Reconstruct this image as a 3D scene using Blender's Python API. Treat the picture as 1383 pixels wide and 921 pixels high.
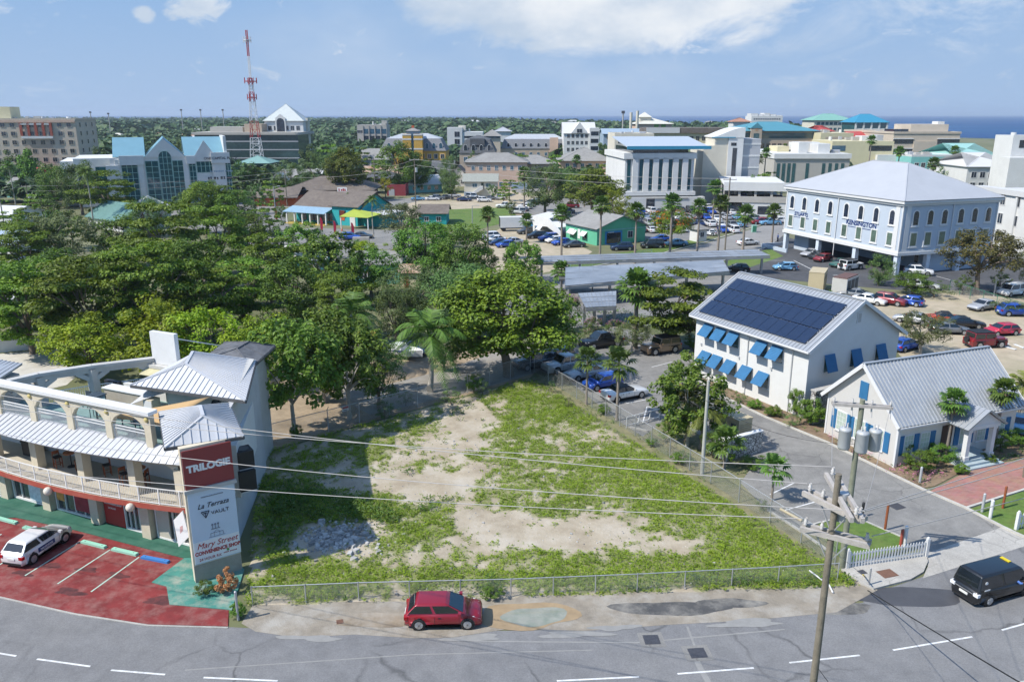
import bpy,bmesh,math,random
import numpy as np
from mathutils import Vector,Matrix
R=math.radians
random.seed(7)
SC=bpy.context.scene
COL=SC.collection
for _o in list(bpy.data.objects):bpy.data.objects.remove(_o)
FPX=28/36*1383;CAMH=26.0
PITCH=math.atan((460.5-155)/FPX)
cam=bpy.data.cameras.new('camera');camo=bpy.data.objects.new('camera',cam);COL.objects.link(camo)
cam.lens=28;cam.sensor_width=36;cam.clip_start=0.5;cam.clip_end=60000
camo.location=(0,0,CAMH);camo.rotation_euler=(math.pi/2-PITCH,0,0)
SC.camera=camo
SUN_EL=48.0
SUN_DIR=Vector((-0.92,-0.39,0)).normalized()
W=bpy.data.worlds.new('World');SC.world=W;W.use_nodes= True
nt=W.node_tree;nt.nodes.clear()
wo=nt.nodes.new('ShaderNodeOutputWorld');bg=nt.nodes.new('ShaderNodeBackground')
sky=nt.nodes.new('ShaderNodeTexSky');sky.sky_type='NISHITA';sky.sun_disc= False
sky.sun_elevation=R(SUN_EL);sky.sun_rotation=math.atan2(SUN_DIR.x,SUN_DIR.y)%(2*math.pi)
sky.air_density=1.0;sky.dust_density=0.3;sky.ozone_density=3.0
bg.inputs['Strength'].default_value=0.15
def _n(t,**k):
	n=nt.nodes.new(t)
	for a,b in k.items():setattr(n,a,b)
	return n
def _mth(op,a,b= None,c= None,clamp= False):
	n=_n('ShaderNodeMath',operation=op,use_clamp=clamp)
	for i,v in enumerate((a,b,c)):
		if v is None: continue
		if isinstance(v,(int,float)):n.inputs[i].default_value=v
		else:nt.links.new(v,n.inputs[i])
	return n.outputs[0]
tc=_n('ShaderNodeTexCoord');sx=_n('ShaderNodeSeparateXYZ');nt.links.new(tc.outputs['Generated'],sx.inputs[0])
dx,dy,dz=sx.outputs
az=_mth('ARCTAN2',dx,dy);el=_mth('ARCSINE',dz)
cmb=_n('ShaderNodeCombineXYZ');nt.links.new(_mth('MULTIPLY',az,6.0),cmb.inputs[0]);nt.links.new(_mth('MULTIPLY',el,11.0),cmb.inputs[1])
def _noise(scale,det,rough,off,dist=0.0):
	mp=_n('ShaderNodeMapping');mp.inputs['Location'].default_value=off
	nt.links.new(cmb.outputs[0],mp.inputs[0])
	n=_n('ShaderNodeTexNoise');n.inputs['Scale'].default_value=scale;n.inputs['Detail'].default_value=det
	n.inputs['Roughness'].default_value=rough;n.inputs['Distortion'].default_value=dist
	nt.links.new(mp.outputs[0],n.inputs['Vector']);return n.outputs['Fac']
def _bump(a0,e0,ra,re):
	a=_mth('DIVIDE',_mth('SUBTRACT',az,R(a0)),R(ra));e=_mth('DIVIDE',_mth('SUBTRACT',el,R(e0)),R(re))
	d=_mth('ADD',_mth('MULTIPLY',a,a),_mth('MULTIPLY',e,e))
	return _mth('MAXIMUM',_mth('SUBTRACT',1.0,d),0.0)
def _ramp(v,lo,hi):
	n=_n('ShaderNodeMapRange',interpolation_type='SMOOTHSTEP');n.inputs['From Min'].default_value=lo;n.inputs['From Max'].default_value=hi
	nt.links.new(v,n.inputs[0]);return n.outputs[0]
fine2=_noise(3.2,8,0.65,(1,9,0),0.5);fine=_noise(1.3,8,0.62,(3,7,0),0.4);broad=_noise(0.55,4,0.5,(11,2,0))
bank=_mth('MAXIMUM',_mth('MAXIMUM',_bump(6,8.3,18,5.6),_bump(14,9.5,12,4.5)),_bump(22,11,12,4))
bank=_ramp(_mth('ADD',_mth('MULTIPLY',bank,0.75),_mth('MULTIPLY',_mth('SUBTRACT',fine,0.5),1.5)),0.12,0.5)
wisps=_mth('MULTIPLY',_ramp(_noise(1.0,9,.66,(21,4,0),.8),.45,.72),_mth('MAXIMUM',_bump(28,5.2,13,3.2),_bump(12,4.2,16,2.6)))
haze_band=_mth('MULTIPLY',_ramp(broad,0.42,0.66),_bump(8,4.5,30,6.5))
puff= None
for (a0,e0,ra,re) in ((-32,6.7,2.1,1.9),(-20.2,6.7,2.3,1.9),(-23.3,5.9,.8,.7),(-29.6,7.0,1.2,.8)):
	b=_bump(a0,e0,ra,re);puff=b if puff is None else _mth('MAXIMUM',puff,b)
puff=_ramp(_mth('ADD',_mth('MULTIPLY',puff,0.62),_mth('MULTIPLY',_mth('SUBTRACT',fine2,0.5),2.0)),0.15,0.6)
mask=_mth('MAXIMUM',_mth('MULTIPLY',bank,0.95),_mth('MAXIMUM',_mth('MULTIPLY',haze_band,0.4),_mth('MAXIMUM',_mth('MULTIPLY',puff,0.95),_mth('MULTIPLY',wisps,0.6))))
mix=_n('ShaderNodeMix',data_type='RGBA')
shade=_ramp(_noise(0.9,6,0.6,(5,1.5,0)),0.3,0.7)
cc=_n('ShaderNodeMix',data_type='RGBA');cc.inputs['A'].default_value=(2.15,2.6,3.2,1);cc.inputs['B'].default_value=(3.8,3.9,4.0,1)
nt.links.new(shade,cc.inputs['Factor'])
hz=_n('ShaderNodeMix',data_type='RGBA');hz.inputs['A'].default_value=(1.62,2.25,3.2,1);hz.inputs['B'].default_value=(.58,1.58,3.2,1);nt.links.new(_ramp(el,R(-1),R(19)),hz.inputs['Factor'])
low=_n('ShaderNodeMix',data_type='RGBA');nt.links.new(_ramp(el,R(18),R(48)),low.inputs['Factor']);nt.links.new(hz.outputs['Result'],low.inputs['A']);nt.links.new(sky.outputs[0],low.inputs['B'])
nt.links.new(mask,mix.inputs['Factor']);nt.links.new(low.outputs['Result'],mix.inputs['A']);nt.links.new(cc.outputs['Result'],mix.inputs['B'])
nt.links.new(mix.outputs['Result'],bg.inputs['Color']);nt.links.new(bg.outputs[0],wo.inputs[0])
sun=bpy.data.lights.new('sun','SUN');sun.energy=3.4;sun.angle=R(0.5);sun.color=(1.0,0.955,0.88)
suno=bpy.data.objects.new('sun',sun);COL.objects.link(suno);suno.location=(-40,-20,80)
_sd=Vector((SUN_DIR.x*math.cos(R(SUN_EL)),SUN_DIR.y*math.cos(R(SUN_EL)),math.sin(R(SUN_EL))))
suno.rotation_euler=_sd.to_track_quat('Z','Y').to_euler()
vs=SC.view_settings;vs.view_transform='Standard';vs.look='None';vs.exposure=0.7;vs.gamma=1;vs.use_curve_mapping= False
SC.cycles.max_bounces=6;SC.cycles.diffuse_bounces=3;SC.cycles.glossy_bounces=2;SC.cycles.transmission_bounces=3
SC.cycles.transparent_max_bounces=6;SC.cycles.volume_bounces=0;SC.cycles.use_denoising= True
SC.cycles.use_adaptive_sampling= True;SC.cycles.adaptive_threshold=0.02;SC.cycles.caustics_reflective= False;SC.cycles.caustics_refractive= False
CP,SP=math.cos(PITCH),math.sin(PITCH)
def _ray(px,py):
	u=(px-691.5)/FPX;v=(py-460.5)/FPX
	return u,CP-v*SP,-(SP+v*CP)
def G(px,py,z=0.0):
	x,y,d=_ray(px,py);t=(CAMH-z)/-d
	return Vector((x*t,y*t,z))
def ZAT(py,Y):
	x,y,d=_ray(0,py);return CAMH+Y*d/y
def XAT(px,py,Y):
	x,y,d=_ray(px,py);return x*Y/y
def PXM(py):
	x,y,d=_ray(691.5,py);return FPX/(CAMH/-d)
MATS={}
def mat(name,col,rough=0.7,metal=0.0,var=0.12,scale=1.5,bump=0.0,spec=0.4,dirt= None,dirt_amt=0.0,dscale=0.35,coat=0.0,bscale= None,island=0.0):
	"""procedural surface: base colour broken up by two noises, optional stains of a second colour"""
	if name in MATS: return MATS[name]
	m=bpy.data.materials.new(name);m.use_nodes= True;t=m.node_tree
	b=t.nodes['Principled BSDF'];L=t.links.new
	b.inputs['Roughness'].default_value=rough;b.inputs['Metallic'].default_value=metal
	b.inputs['Specular IOR Level'].default_value=spec;b.inputs['Coat Weight'].default_value=coat
	tcn=t.nodes.new('ShaderNodeTexCoord')
	c=tuple(col[:3])
	n1=t.nodes.new('ShaderNodeTexNoise');n1.inputs['Scale'].default_value=scale;n1.inputs['Detail'].default_value=6;n1.inputs['Roughness'].default_value=0.65
	L(tcn.outputs['Object'],n1.inputs['Vector'])
	r1=t.nodes.new('ShaderNodeValToRGB');r1.color_ramp.elements[0].position=0.3;r1.color_ramp.elements[1].position=0.72
	r1.color_ramp.elements[0].color=tuple(max(0,x*(1-var)) for x in c)+(1,)
	r1.color_ramp.elements[1].color=tuple(min(1,x*(1+var)) for x in c)+(1,)
	L(n1.outputs['Fac'],r1.inputs[0]);out=r1.outputs[0]
	if dirt is not None:
		n2=t.nodes.new('ShaderNodeTexNoise');n2.inputs['Scale'].default_value=dscale;n2.inputs['Detail'].default_value=9;n2.inputs['Roughness'].default_value=0.7
		L(tcn.outputs['Object'],n2.inputs['Vector'])
		mr=t.nodes.new('ShaderNodeMapRange');mr.inputs['From Min'].default_value=0.45;mr.inputs['From Max'].default_value=0.68;mr.inputs['To Max'].default_value=dirt_amt
		L(n2.outputs['Fac'],mr.inputs[0])
		mx=t.nodes.new('ShaderNodeMix');mx.data_type='RGBA';mx.inputs['B'].default_value=tuple(dirt[:3])+(1,)
		L(mr.outputs[0],mx.inputs['Factor']);L(out,mx.inputs['A']);out=mx.outputs['Result']
	if island:
		ge=t.nodes.new('ShaderNodeNewGeometry');hs=t.nodes.new('ShaderNodeHueSaturation')
		mr2=t.nodes.new('ShaderNodeMapRange');mr2.inputs['To Min'].default_value=1-island;mr2.inputs['To Max'].default_value=1+island
		L(ge.outputs['Random Per Island'],mr2.inputs[0]);L(mr2.outputs[0],hs.inputs['Value']);L(out,hs.inputs['Color']);out=hs.outputs[0]
	L(out,b.inputs['Base Color'])
	if bump:
		bp=t.nodes.new('ShaderNodeBump');bp.inputs['Strength'].default_value=bump;bp.inputs['Distance'].default_value=0.05
		n3=t.nodes.new('ShaderNodeTexNoise');n3.inputs['Scale'].default_value=bscale or scale*8;n3.inputs['Detail'].default_value=4
		L(tcn.outputs['Object'],n3.inputs['Vector']);L(n3.outputs['Fac'],bp.inputs['Height']);L(bp.outputs[0],b.inputs['Normal'])
	MATS[name]=m;return m
def glass(name,col,rough=0.08):
	"""dark reflective glazing; panes vary a little"""
	m=mat(name,col,rough,0.0,0.35,0.6,spec=0.9,coat=0.3);return m
def leafmat(name,lo,hi,trans=0.22,tip= None):
	if name in MATS: return MATS[name]
	m=bpy.data.materials.new(name);m.use_nodes= True;t=m.node_tree;L=t.links.new
	b=t.nodes['Principled BSDF'];b.inputs['Roughness'].default_value=0.55;b.inputs['Specular IOR Level'].default_value=0.35
	ge=t.nodes.new('ShaderNodeNewGeometry');oi=t.nodes.new('ShaderNodeObjectInfo');tcn=t.nodes.new('ShaderNodeTexCoord')
	n=t.nodes.new('ShaderNodeTexNoise');n.inputs['Scale'].default_value=0.5;n.inputs['Detail'].default_value=3
	L(tcn.outputs['Object'],n.inputs['Vector'])
	a=t.nodes.new('ShaderNodeMath');a.operation='MULTIPLY_ADD';a.inputs[1].default_value=0.55;L(ge.outputs['Random Per Island'],a.inputs[0]);
	a2=t.nodes.new('ShaderNodeMath');a2.operation='MULTIPLY_ADD';a2.inputs[1].default_value=1.1;a2.inputs[2].default_value=-0.3;L(n.outputs['Fac'],a2.inputs[0]);L(a2.outputs[0],a.inputs[2])
	r=t.nodes.new('ShaderNodeValToRGB');e=r.color_ramp.elements
	e[0].position=0.1;e[0].color=tuple(lo)+(1,);e[1].position=0.85;e[1].color=tuple(hi)+(1,)
	if tip:q=e.new(0.97);q.color=tuple(tip)+(1,)
	L(a.outputs[0],r.inputs[0])
	hs=t.nodes.new('ShaderNodeHueSaturation');mr=t.nodes.new('ShaderNodeMapRange');mr.inputs['To Min'].default_value=0.75;mr.inputs['To Max'].default_value=1.35
	L(oi.outputs['Random'],mr.inputs[0]);L(mr.outputs[0],hs.inputs['Value']);L(r.outputs[0],hs.inputs['Color'])
	mr3=t.nodes.new('ShaderNodeMapRange');mr3.inputs['To Min'].default_value=0.475;mr3.inputs['To Max'].default_value=0.512
	L(oi.outputs['Random'],mr3.inputs[0]);L(mr3.outputs[0],hs.inputs['Hue'])
	L(hs.outputs[0],b.inputs['Base Color'])
	tr=t.nodes.new('ShaderNodeBsdfTranslucent');L(hs.outputs[0],tr.inputs[0])
	ms=t.nodes.new('ShaderNodeMixShader');ms.inputs[0].default_value=trans
	L(b.outputs[0],ms.inputs[1]);L(tr.outputs[0],ms.inputs[2]);L(ms.outputs[0],t.nodes['Material Output'].inputs[0])
	MATS[name]=m;return m
class MB:
	def __init__(s):s.v=[];s.f=[];s.mi=[];s.sm=[];s.cur=0;s.smooth= False
	def add(s,vs,fs):
		o=len(s.v);s.v+=[tuple(p) for p in vs]
		for f in fs:s.f.append(tuple(i+o for i in f));s.mi.append(s.cur);s.sm.append(s.smooth)
		return s
	def box(s,x0,x1,y0,y1,z0,z1):
		return s.add([(x0,y0,z0),(x1,y0,z0),(x1,y1,z0),(x0,y1,z0),(x0,y0,z1),(x1,y0,z1),(x1,y1,z1),(x0,y1,z1)],[(0,3,2,1),(4,5,6,7),(0,1,5,4),(1,2,6,5),(2,3,7,6),(3,0,4,7)])
	def beam(s,a,b,w,h,up=(0,0,1)):
		a=Vector(a);b=Vector(b);d=(b-a).normalized();u=Vector(up)
		if abs(d.dot(u))>0.99:u=Vector((1,0,0))
		sd=d.cross(u).normalized()*(w/2);u2=sd.cross(d).normalized()*(h/2)
		P=[a-sd-u2,a+sd-u2,a+sd+u2,a-sd+u2,b-sd-u2,b+sd-u2,b+sd+u2,b-sd+u2]
		return s.add(P,[(0,1,2,3),(7,6,5,4),(0,4,5,1),(1,5,6,2),(2,6,7,3),(3,7,4,0)])
	def prism(s,pts,z0,z1):
		n=len(pts);a=sum(pts[i][0]*pts[(i+1)%n][1]-pts[(i+1)%n][0]*pts[i][1] for i in range(n))
		if a<0:pts=pts[::-1]
		z0f=z0 if callable(z0) else ( lambda x,y:z0);z1f=z1 if callable(z1) else ( lambda x,y:z1)
		P=[(p[0],p[1],z0f(p[0],p[1])) for p in pts]+[(p[0],p[1],z1f(p[0],p[1])) for p in pts]
		return s.add(P,[tuple(range(n-1,-1,-1)),tuple(range(n,2*n))]+[(i,(i+1)%n,n+(i+1)%n,n+i) for i in range(n)])
	def vprism(s,pts,y0,y1):
		n=len(pts);a=sum(pts[i][0]*pts[(i+1)%n][1]-pts[(i+1)%n][0]*pts[i][1] for i in range(n))
		if a<0:pts=pts[::-1]
		P=[(p[0],y0,p[1]) for p in pts]+[(p[0],y1,p[1]) for p in pts]
		return s.add(P,[tuple(range(n)),tuple(range(2*n-1,n-1,-1))]+[((i+1)%n,i,n+i,n+(i+1)%n) for i in range(n)])
	def tube(s,pts,r,n=8,caps= True):
		pts=[Vector(p) for p in pts];k=len(pts);rs=r if isinstance(r,(list,tuple)) else [r]*k
		d0=(pts[1]-pts[0]).normalized();up=Vector((0,0,1)) if abs(d0.z)<0.95 else Vector((1,0,0))
		P=[]
		for i,p in enumerate(pts):
			d=(pts[min(i+1,k-1)]-pts[max(i-1,0)]).normalized()
			x=d.cross(up).normalized();y=x.cross(d).normalized()
			if x.length<.5:x=Vector((1,0,0));y=Vector((0,1,0))
			for j in range(n):
				a=2*math.pi*j/n;P.append(p+x*(math.cos(a)*rs[i])+y*(math.sin(a)*rs[i]))
		F=[(i*n+j,i*n+(j+1)%n,(i+1)*n+(j+1)%n,(i+1)*n+j) for i in range(k-1) for j in range(n)]
		sm=s.smooth;s.smooth= True;s.add(P,[f[::-1] for f in F]);s.smooth=sm
		if caps:
			s.add(P[:n],[tuple(range(n))]);s.add(P[-n:],[tuple(range(n-1,-1,-1))])
		return s
	def cyl(s,x,y,z0,z1,r,n=16,r1= None): return s.tube([(x,y,z0),(x,y,z1)],[r,r if r1 is None else r1],n)
	def lathe(s,x,y,prof,n=16):
		P=[];F=[]
		for (r,z) in prof:
			for j in range(n):a=2*math.pi*j/n;P.append((x+math.cos(a)*r,y+math.sin(a)*r,z))
		for i in range(len(prof)-1):
			for j in range(n):F.append((i*n+j,i*n+(j+1)%n,(i+1)*n+(j+1)%n,(i+1)*n+j))
		sm=s.smooth;s.smooth= True;s.add(P,F);s.smooth=sm;return s
	def ball(s,c,r,n=12,m=8,sq=(1,1,1)):
		P=[];F=[]
		for i in range(m+1):
			t=math.pi*i/m
			for j in range(n):
				a=2*math.pi*j/n;P.append((c[0]+r*sq[0]*math.sin(t)*math.cos(a),c[1]+r*sq[1]*math.sin(t)*math.sin(a),c[2]-r*sq[2]*math.cos(t)))
		for i in range(m):
			for j in range(n):F.append((i*n+j,i*n+(j+1)%n,(i+1)*n+(j+1)%n,(i+1)*n+j))
		sm=s.smooth;s.smooth= True;s.add(P,F);s.smooth=sm;return s
	def quad(s,a,b,c,d): return s.add([a,b,c,d],[(0,1,2,3)])
	def slab(s,pts,t):
		p=[Vector(q) for q in pts];n=(p[1]-p[0]).cross(p[2]-p[0]).normalized()
		if n.z<0:p=p[::-1];n=-n
		k=len(p);P=p+[q-n*t for q in p]
		return s.add(P,[tuple(range(k)),tuple(range(2*k-1,k-1,-1))]+[((i+1)%k,i,k+i,k+(i+1)%k) for i in range(k)])
	def mesh(s,name,mats):
		me=bpy.data.meshes.new(name);me.from_pydata([tuple(v) for v in s.v],[],s.f)
		for m in (mats if isinstance(mats,(list,tuple)) else [mats]):me.materials.append(m)
		me.polygons.foreach_set('material_index',s.mi);me.polygons.foreach_set('use_smooth',s.sm);me.update();return me
	def obj(s,name,mats,parent= None,loc= None,rz= None):
		o=bpy.data.objects.new(name,s.mesh(name,mats));COL.objects.link(o)
		if parent is not None:o.parent=parent
		if loc is not None:o.location=loc
		if rz is not None:o.rotation_euler=(0,0,rz)
		return o
def npmesh(name,V,F,mats,mi= None,smooth= False):
	"""V (n,3), F (m,k) arrays"""
	me=bpy.data.meshes.new(name);V=np.asarray(V,dtype=np.float32);F=np.asarray(F,dtype=np.int32)
	me.vertices.add(len(V));me.vertices.foreach_set('co',V.ravel());k=F.shape[1]
	me.loops.add(F.size);me.loops.foreach_set('vertex_index',F.ravel());me.polygons.add(len(F))
	me.polygons.foreach_set('loop_start',np.arange(len(F),dtype=np.int32)*k)
	for m in (mats if isinstance(mats,(list,tuple)) else [mats]):me.materials.append(m)
	if mi is not None:me.polygons.foreach_set('material_index',np.asarray(mi,dtype=np.int32))
	me.polygons.foreach_set('use_smooth',np.full(len(F),smooth));me.update(calc_edges= True);return me
def link(name,data,parent= None,loc= None,rz= None):
	o=bpy.data.objects.new(name,data);COL.objects.link(o)
	if parent is not None:o.parent=parent
	if loc is not None:o.location=loc
	if rz is not None:o.rotation_euler=(0,0,rz)
	return o
def tag(o,label,cat,group= None):
	o['label']=label;o['category']=cat
	if group:o['group']=group
	return o
def thing(name,label,cat,loc=(0,0,0),rz=0.0,group= None):
	o=bpy.data.objects.new(name, None);COL.objects.link(o);o.empty_display_size=0.5
	o.location=loc;o.rotation_euler=(0,0,rz);return tag(o,label,cat,group)
def struct(o,kind='structure'):o['kind']=kind;return o
def dup(root,loc,rz= None,label= None,group= None,scale= None,name= None):
	c=root.copy();COL.objects.link(c);c.location=loc
	if rz is not None:c.rotation_euler=(0,0,rz)
	if scale is not None:c.scale=scale if not isinstance(scale,(int,float)) else (scale,)*3
	if label:c['label']=label
	if group:c['group']=group
	for ch in list(root.children):
		d=ch.copy();COL.objects.link(d);d.parent=c
		for g in list(ch.children):
			e=g.copy();COL.objects.link(e);e.parent=d
	return c
def paint(root,col):
	for o in [root]+list(root.children_recursive):o.color=tuple(col)+(1,)
def text_mesh(txt,size,depth=0.01,shear=0.0,align='CENTER',squeeze=1.0,bold=0.0):
	cu=bpy.data.curves.new('lettering','FONT');cu.body=txt;cu.size=size;cu.extrude=depth;cu.shear=shear;cu.align_x=align;cu.offset=bold;cu.resolution_u=3
	ob=bpy.data.objects.new('lettering',cu);COL.objects.link(ob);bpy.context.view_layer.update()
	me=bpy.data.meshes.new_from_object(ob.evaluated_get(bpy.context.evaluated_depsgraph_get()))
	bpy.data.objects.remove(ob)
	if squeeze!=1.0:
		for v in me.vertices:v.co.x*=squeeze
	return me
def text(txt,size,m,parent,loc,rot=(math.pi/2,0,0),**k):
	me=text_mesh(txt,size,**k);me.materials.clear();me.materials.append(m)
	o=link('lettering',me,parent,loc);o.rotation_euler=rot;return o
def frame2(p0,p1):
	"""origin and z-rotation of the line between two ground points"""
	d=p1-p0;return Vector((p0.x,p0.y,0)),math.atan2(d.y,d.x),math.hypot(d.x,d.y)
# == ground, sea, paving
M_asph=mat('asphalt',(0.185,0.184,0.184),0.9,var=0.16,scale=0.9,bump=0.25,bscale=40,dirt=(0.25,0.245,0.235),dirt_amt=0.6,dscale=0.13)
M_asph_old=mat('old_asphalt',(0.24,0.232,0.215),0.92,var=0.14,scale=1.1,bump=0.25,bscale=40,dirt=(0.11,0.108,0.105),dirt_amt=0.6,dscale=0.22)
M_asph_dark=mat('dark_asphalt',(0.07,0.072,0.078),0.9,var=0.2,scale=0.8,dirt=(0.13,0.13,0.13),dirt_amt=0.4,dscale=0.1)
M_conc=mat('concrete_paving',(0.42,0.4,0.36),0.9,var=0.1,scale=1.3,bump=0.2,dirt=(0.25,0.235,0.21),dirt_amt=0.5,dscale=0.4)
M_dirt=mat('tan_dirt',(0.43,0.36,0.26),0.95,var=0.16,scale=0.7,bump=0.4,bscale=9,dirt=(0.2,0.2,0.1),dirt_amt=0.5,dscale=0.12)
M_sand=mat('shade_tinted_sand',(0.36,0.28,0.19),0.95,var=0.22,scale=0.8,bump=0.4,bscale=7,dirt=(0.16,0.12,0.075),dirt_amt=0.75,dscale=0.3)  # tree shade is put into the sand colour
M_lawn=mat('lawn',(0.1,0.17,0.03),0.9,var=0.3,scale=2.2,bump=0.6,bscale=30,dirt=(0.2,0.2,0.07),dirt_amt=0.5,dscale=0.35)
M_verge=mat('dry_verge',(0.22,0.2,0.11),0.95,var=0.3,scale=1.2,bump=0.5,bscale=12,dirt=(0.09,0.13,0.035),dirt_amt=0.8,dscale=0.4)
M_land=mat('land',(0.14,0.15,0.07),0.95,var=0.35,scale=0.05,dirt=(0.26,0.23,0.16),dirt_amt=0.6,dscale=0.02)
def cracked(m,sc,amt):
	t=m.node_tree;b=t.nodes['Principled BSDF'];src=b.inputs['Base Color'].links[0].from_socket;tcn=[n for n in t.nodes if n.type=='TEX_COORD'][0];L=t.links.new
	n=t.nodes.new('ShaderNodeTexNoise');n.inputs['Scale'].default_value=.6;n.inputs['Detail'].default_value=5;L(tcn.outputs['Object'],n.inputs['Vector']);va=t.nodes.new('ShaderNodeVectorMath');va.operation='MULTIPLY_ADD';va.inputs[1].default_value=(1.5,1.5,0);L(n.outputs['Color'],va.inputs[0]);L(tcn.outputs['Object'],va.inputs[2])
	v=t.nodes.new('ShaderNodeTexVoronoi');v.feature='DISTANCE_TO_EDGE';v.inputs['Scale'].default_value=sc;L(va.outputs[0],v.inputs['Vector']);mr=t.nodes.new('ShaderNodeMapRange');mr.inputs['From Max'].default_value=.018;mr.inputs['To Min'].default_value=1-amt;mr.inputs['To Max'].default_value=1;L(v.outputs[0],mr.inputs[0])
	n2=t.nodes.new('ShaderNodeTexNoise');n2.inputs['Scale'].default_value=.12;n2.inputs['Detail'].default_value=3;L(tcn.outputs['Object'],n2.inputs['Vector']);m2=t.nodes.new('ShaderNodeMapRange');m2.inputs['From Min'].default_value=.45;m2.inputs['From Max'].default_value=.6;L(n2.outputs['Fac'],m2.inputs[0])
	n3=t.nodes.new('ShaderNodeTexNoise');n3.inputs['Scale'].default_value=14;n3.inputs['Detail'].default_value=4;L(tcn.outputs['Object'],n3.inputs['Vector']);m3=t.nodes.new('ShaderNodeMapRange');m3.inputs['From Min'].default_value=.3;m3.inputs['From Max'].default_value=.7;m3.inputs['To Min'].default_value=.86;m3.inputs['To Max'].default_value=1.14;L(n3.outputs['Fac'],m3.inputs[0])
	mx=t.nodes.new('ShaderNodeMix');mx.data_type='FLOAT';mx.inputs['A'].default_value=1;L(m2.outputs[0],mx.inputs['Factor']);L(mr.outputs[0],mx.inputs['B']);mm=t.nodes.new('ShaderNodeMath');mm.operation='MULTIPLY';L(mx.outputs['Result'],mm.inputs[0]);L(m3.outputs[0],mm.inputs[1]);sc_=t.nodes.new('ShaderNodeVectorMath');sc_.operation='SCALE';L(src,sc_.inputs[0]);L(mm.outputs[0],sc_.inputs['Scale']);L(sc_.outputs[0],b.inputs['Base Color'])
cracked(M_conc,.5,.35);cracked(M_asph,.16,.45);cracked(M_asph_old,.3,.4);cracked(M_asph_dark,.2,.3)
M_red=mat('red_paint_paving',(0.2,0.028,0.027),0.8,var=0.3,scale=0.7,bump=0.15,bscale=30,dirt=(0.29,0.15,0.13),dirt_amt=0.75,dscale=0.9)
M_green=mat('green_paint_paving',(0.03,0.125,0.085),0.75,var=0.16,scale=0.8,dirt=(0.12,0.2,0.15),dirt_amt=0.4,dscale=0.4)
M_teal=mat('worn_teal_paving',(0.06,0.23,0.185),0.75,var=0.2,scale=0.9,dirt=(0.36,0.35,0.28),dirt_amt=0.75,dscale=1.1)
M_line=mat('worn_white_paint',(0.72,0.72,0.7),0.8,var=0.06,scale=3,dirt=(0.35,0.35,0.34),dirt_amt=0.7,dscale=2.2)
M_gline=mat('pale_green_paint',(0.42,0.6,0.5),0.8,var=0.08,scale=3,dirt=(0.34,0.2,0.18),dirt_amt=0.5,dscale=2.5)
M_kerb=mat('kerb_concrete',(0.5,0.48,0.43),0.9,var=0.1,scale=2,dirt=(0.28,0.26,0.23),dirt_amt=0.5,dscale=1.2)
def brickmat(name,c1,c2,mortar,sx,sy):
	m=bpy.data.materials.new(name);m.use_nodes= True;t=m.node_tree;b=t.nodes['Principled BSDF'];b.inputs['Roughness'].default_value=0.9
	tcn=t.nodes.new('ShaderNodeTexCoord');br=t.nodes.new('ShaderNodeTexBrick');br.inputs['Color1'].default_value=c1+(1,);br.inputs['Color2'].default_value=c2+(1,);br.inputs['Mortar'].default_value=mortar+(1,)
	br.inputs['Scale'].default_value=1.0;br.inputs['Brick Width'].default_value=sx;br.inputs['Row Height'].default_value=sy;br.inputs['Mortar Size'].default_value=0.012
	t.links.new(tcn.outputs['Object'],br.inputs['Vector'])
	n=t.nodes.new('ShaderNodeTexNoise');n.inputs['Scale'].default_value=0.9;n.inputs['Detail'].default_value=7;t.links.new(tcn.outputs['Object'],n.inputs['Vector'])
	mx=t.nodes.new('ShaderNodeMix');mx.data_type='RGBA';mx.blend_type='MULTIPLY';mx.inputs['Factor'].default_value=0.5
	t.links.new(br.outputs[0],mx.inputs['A']);t.links.new(n.outputs['Color'],mx.inputs['B']);
	hs=t.nodes.new('ShaderNodeHueSaturation');hs.inputs['Value'].default_value=1.35;hs.inputs['Saturation'].default_value=0.95
	t.links.new(mx.outputs['Result'],hs.inputs['Color']);t.links.new(hs.outputs[0],b.inputs['Base Color']);return m
M_brickpath=brickmat('brick_pavers',(0.36,0.17,0.13),(0.3,0.13,0.1),(0.3,0.22,0.18),0.42,0.21)
def sheet(name,pts,m,z,px= True,thick= None):
	P=[G(*p) for p in pts] if px else [Vector((p[0],p[1],0)) for p in pts]
	a=sum(P[i].x*P[(i+1)%len(P)].y-P[(i+1)%len(P)].x*P[i].y for i in range(len(P)))
	if a<0:P=P[::-1]
	mb=MB()
	if thick:mb.prism([(p.x,p.y) for p in P],z-thick,z)
	else:mb.add([(p.x,p.y,z) for p in P],[tuple(range(len(P)))])
	return struct(mb.obj(name,m))
def strip(mb,pts,w,z,h=0.0,close= False):
	"""ribbon along ground points (x,y); with h a raised kerb"""
	P=[Vector((p[0],p[1])) for p in pts];n=len(P);Lr=[];Rr=[]
	for i in range(n):
		d=(P[min(i+1,n-1)]-P[max(i-1,0)]).normalized();s=Vector((-d.y,d.x))*(w/2)
		Lr.append(P[i]+s);Rr.append(P[i]-s)
	if not h:
		V=[(p.x,p.y,z) for p in Rr]+[(p.x,p.y,z) for p in Lr]
		return mb.add(V,[(i,i+1,n+i+1,n+i) for i in range(n-1)])
	for i in range(n-1):
		q=[Rr[i],Rr[i+1],Lr[i+1],Lr[i]]
		V=[(p.x,p.y,z) for p in q]+[(p.x,p.y,z+h) for p in q]
		F=[(4,5,6,7),(0,1,5,4),(2,3,7,6)]
		if i==0:F.append((3,0,4,7))
		if i==n-2:F.append((1,2,6,5))
		mb.add(V,F)
	return mb
def kerb(name,pts,w=0.16,h=0.13,z=0.0,m= None,px= True):
	mb=MB();strip(mb,[(G(*p).x,G(*p).y) for p in pts] if px else pts,w,z,h)
	return struct(mb.obj(name,m or M_kerb))
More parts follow.
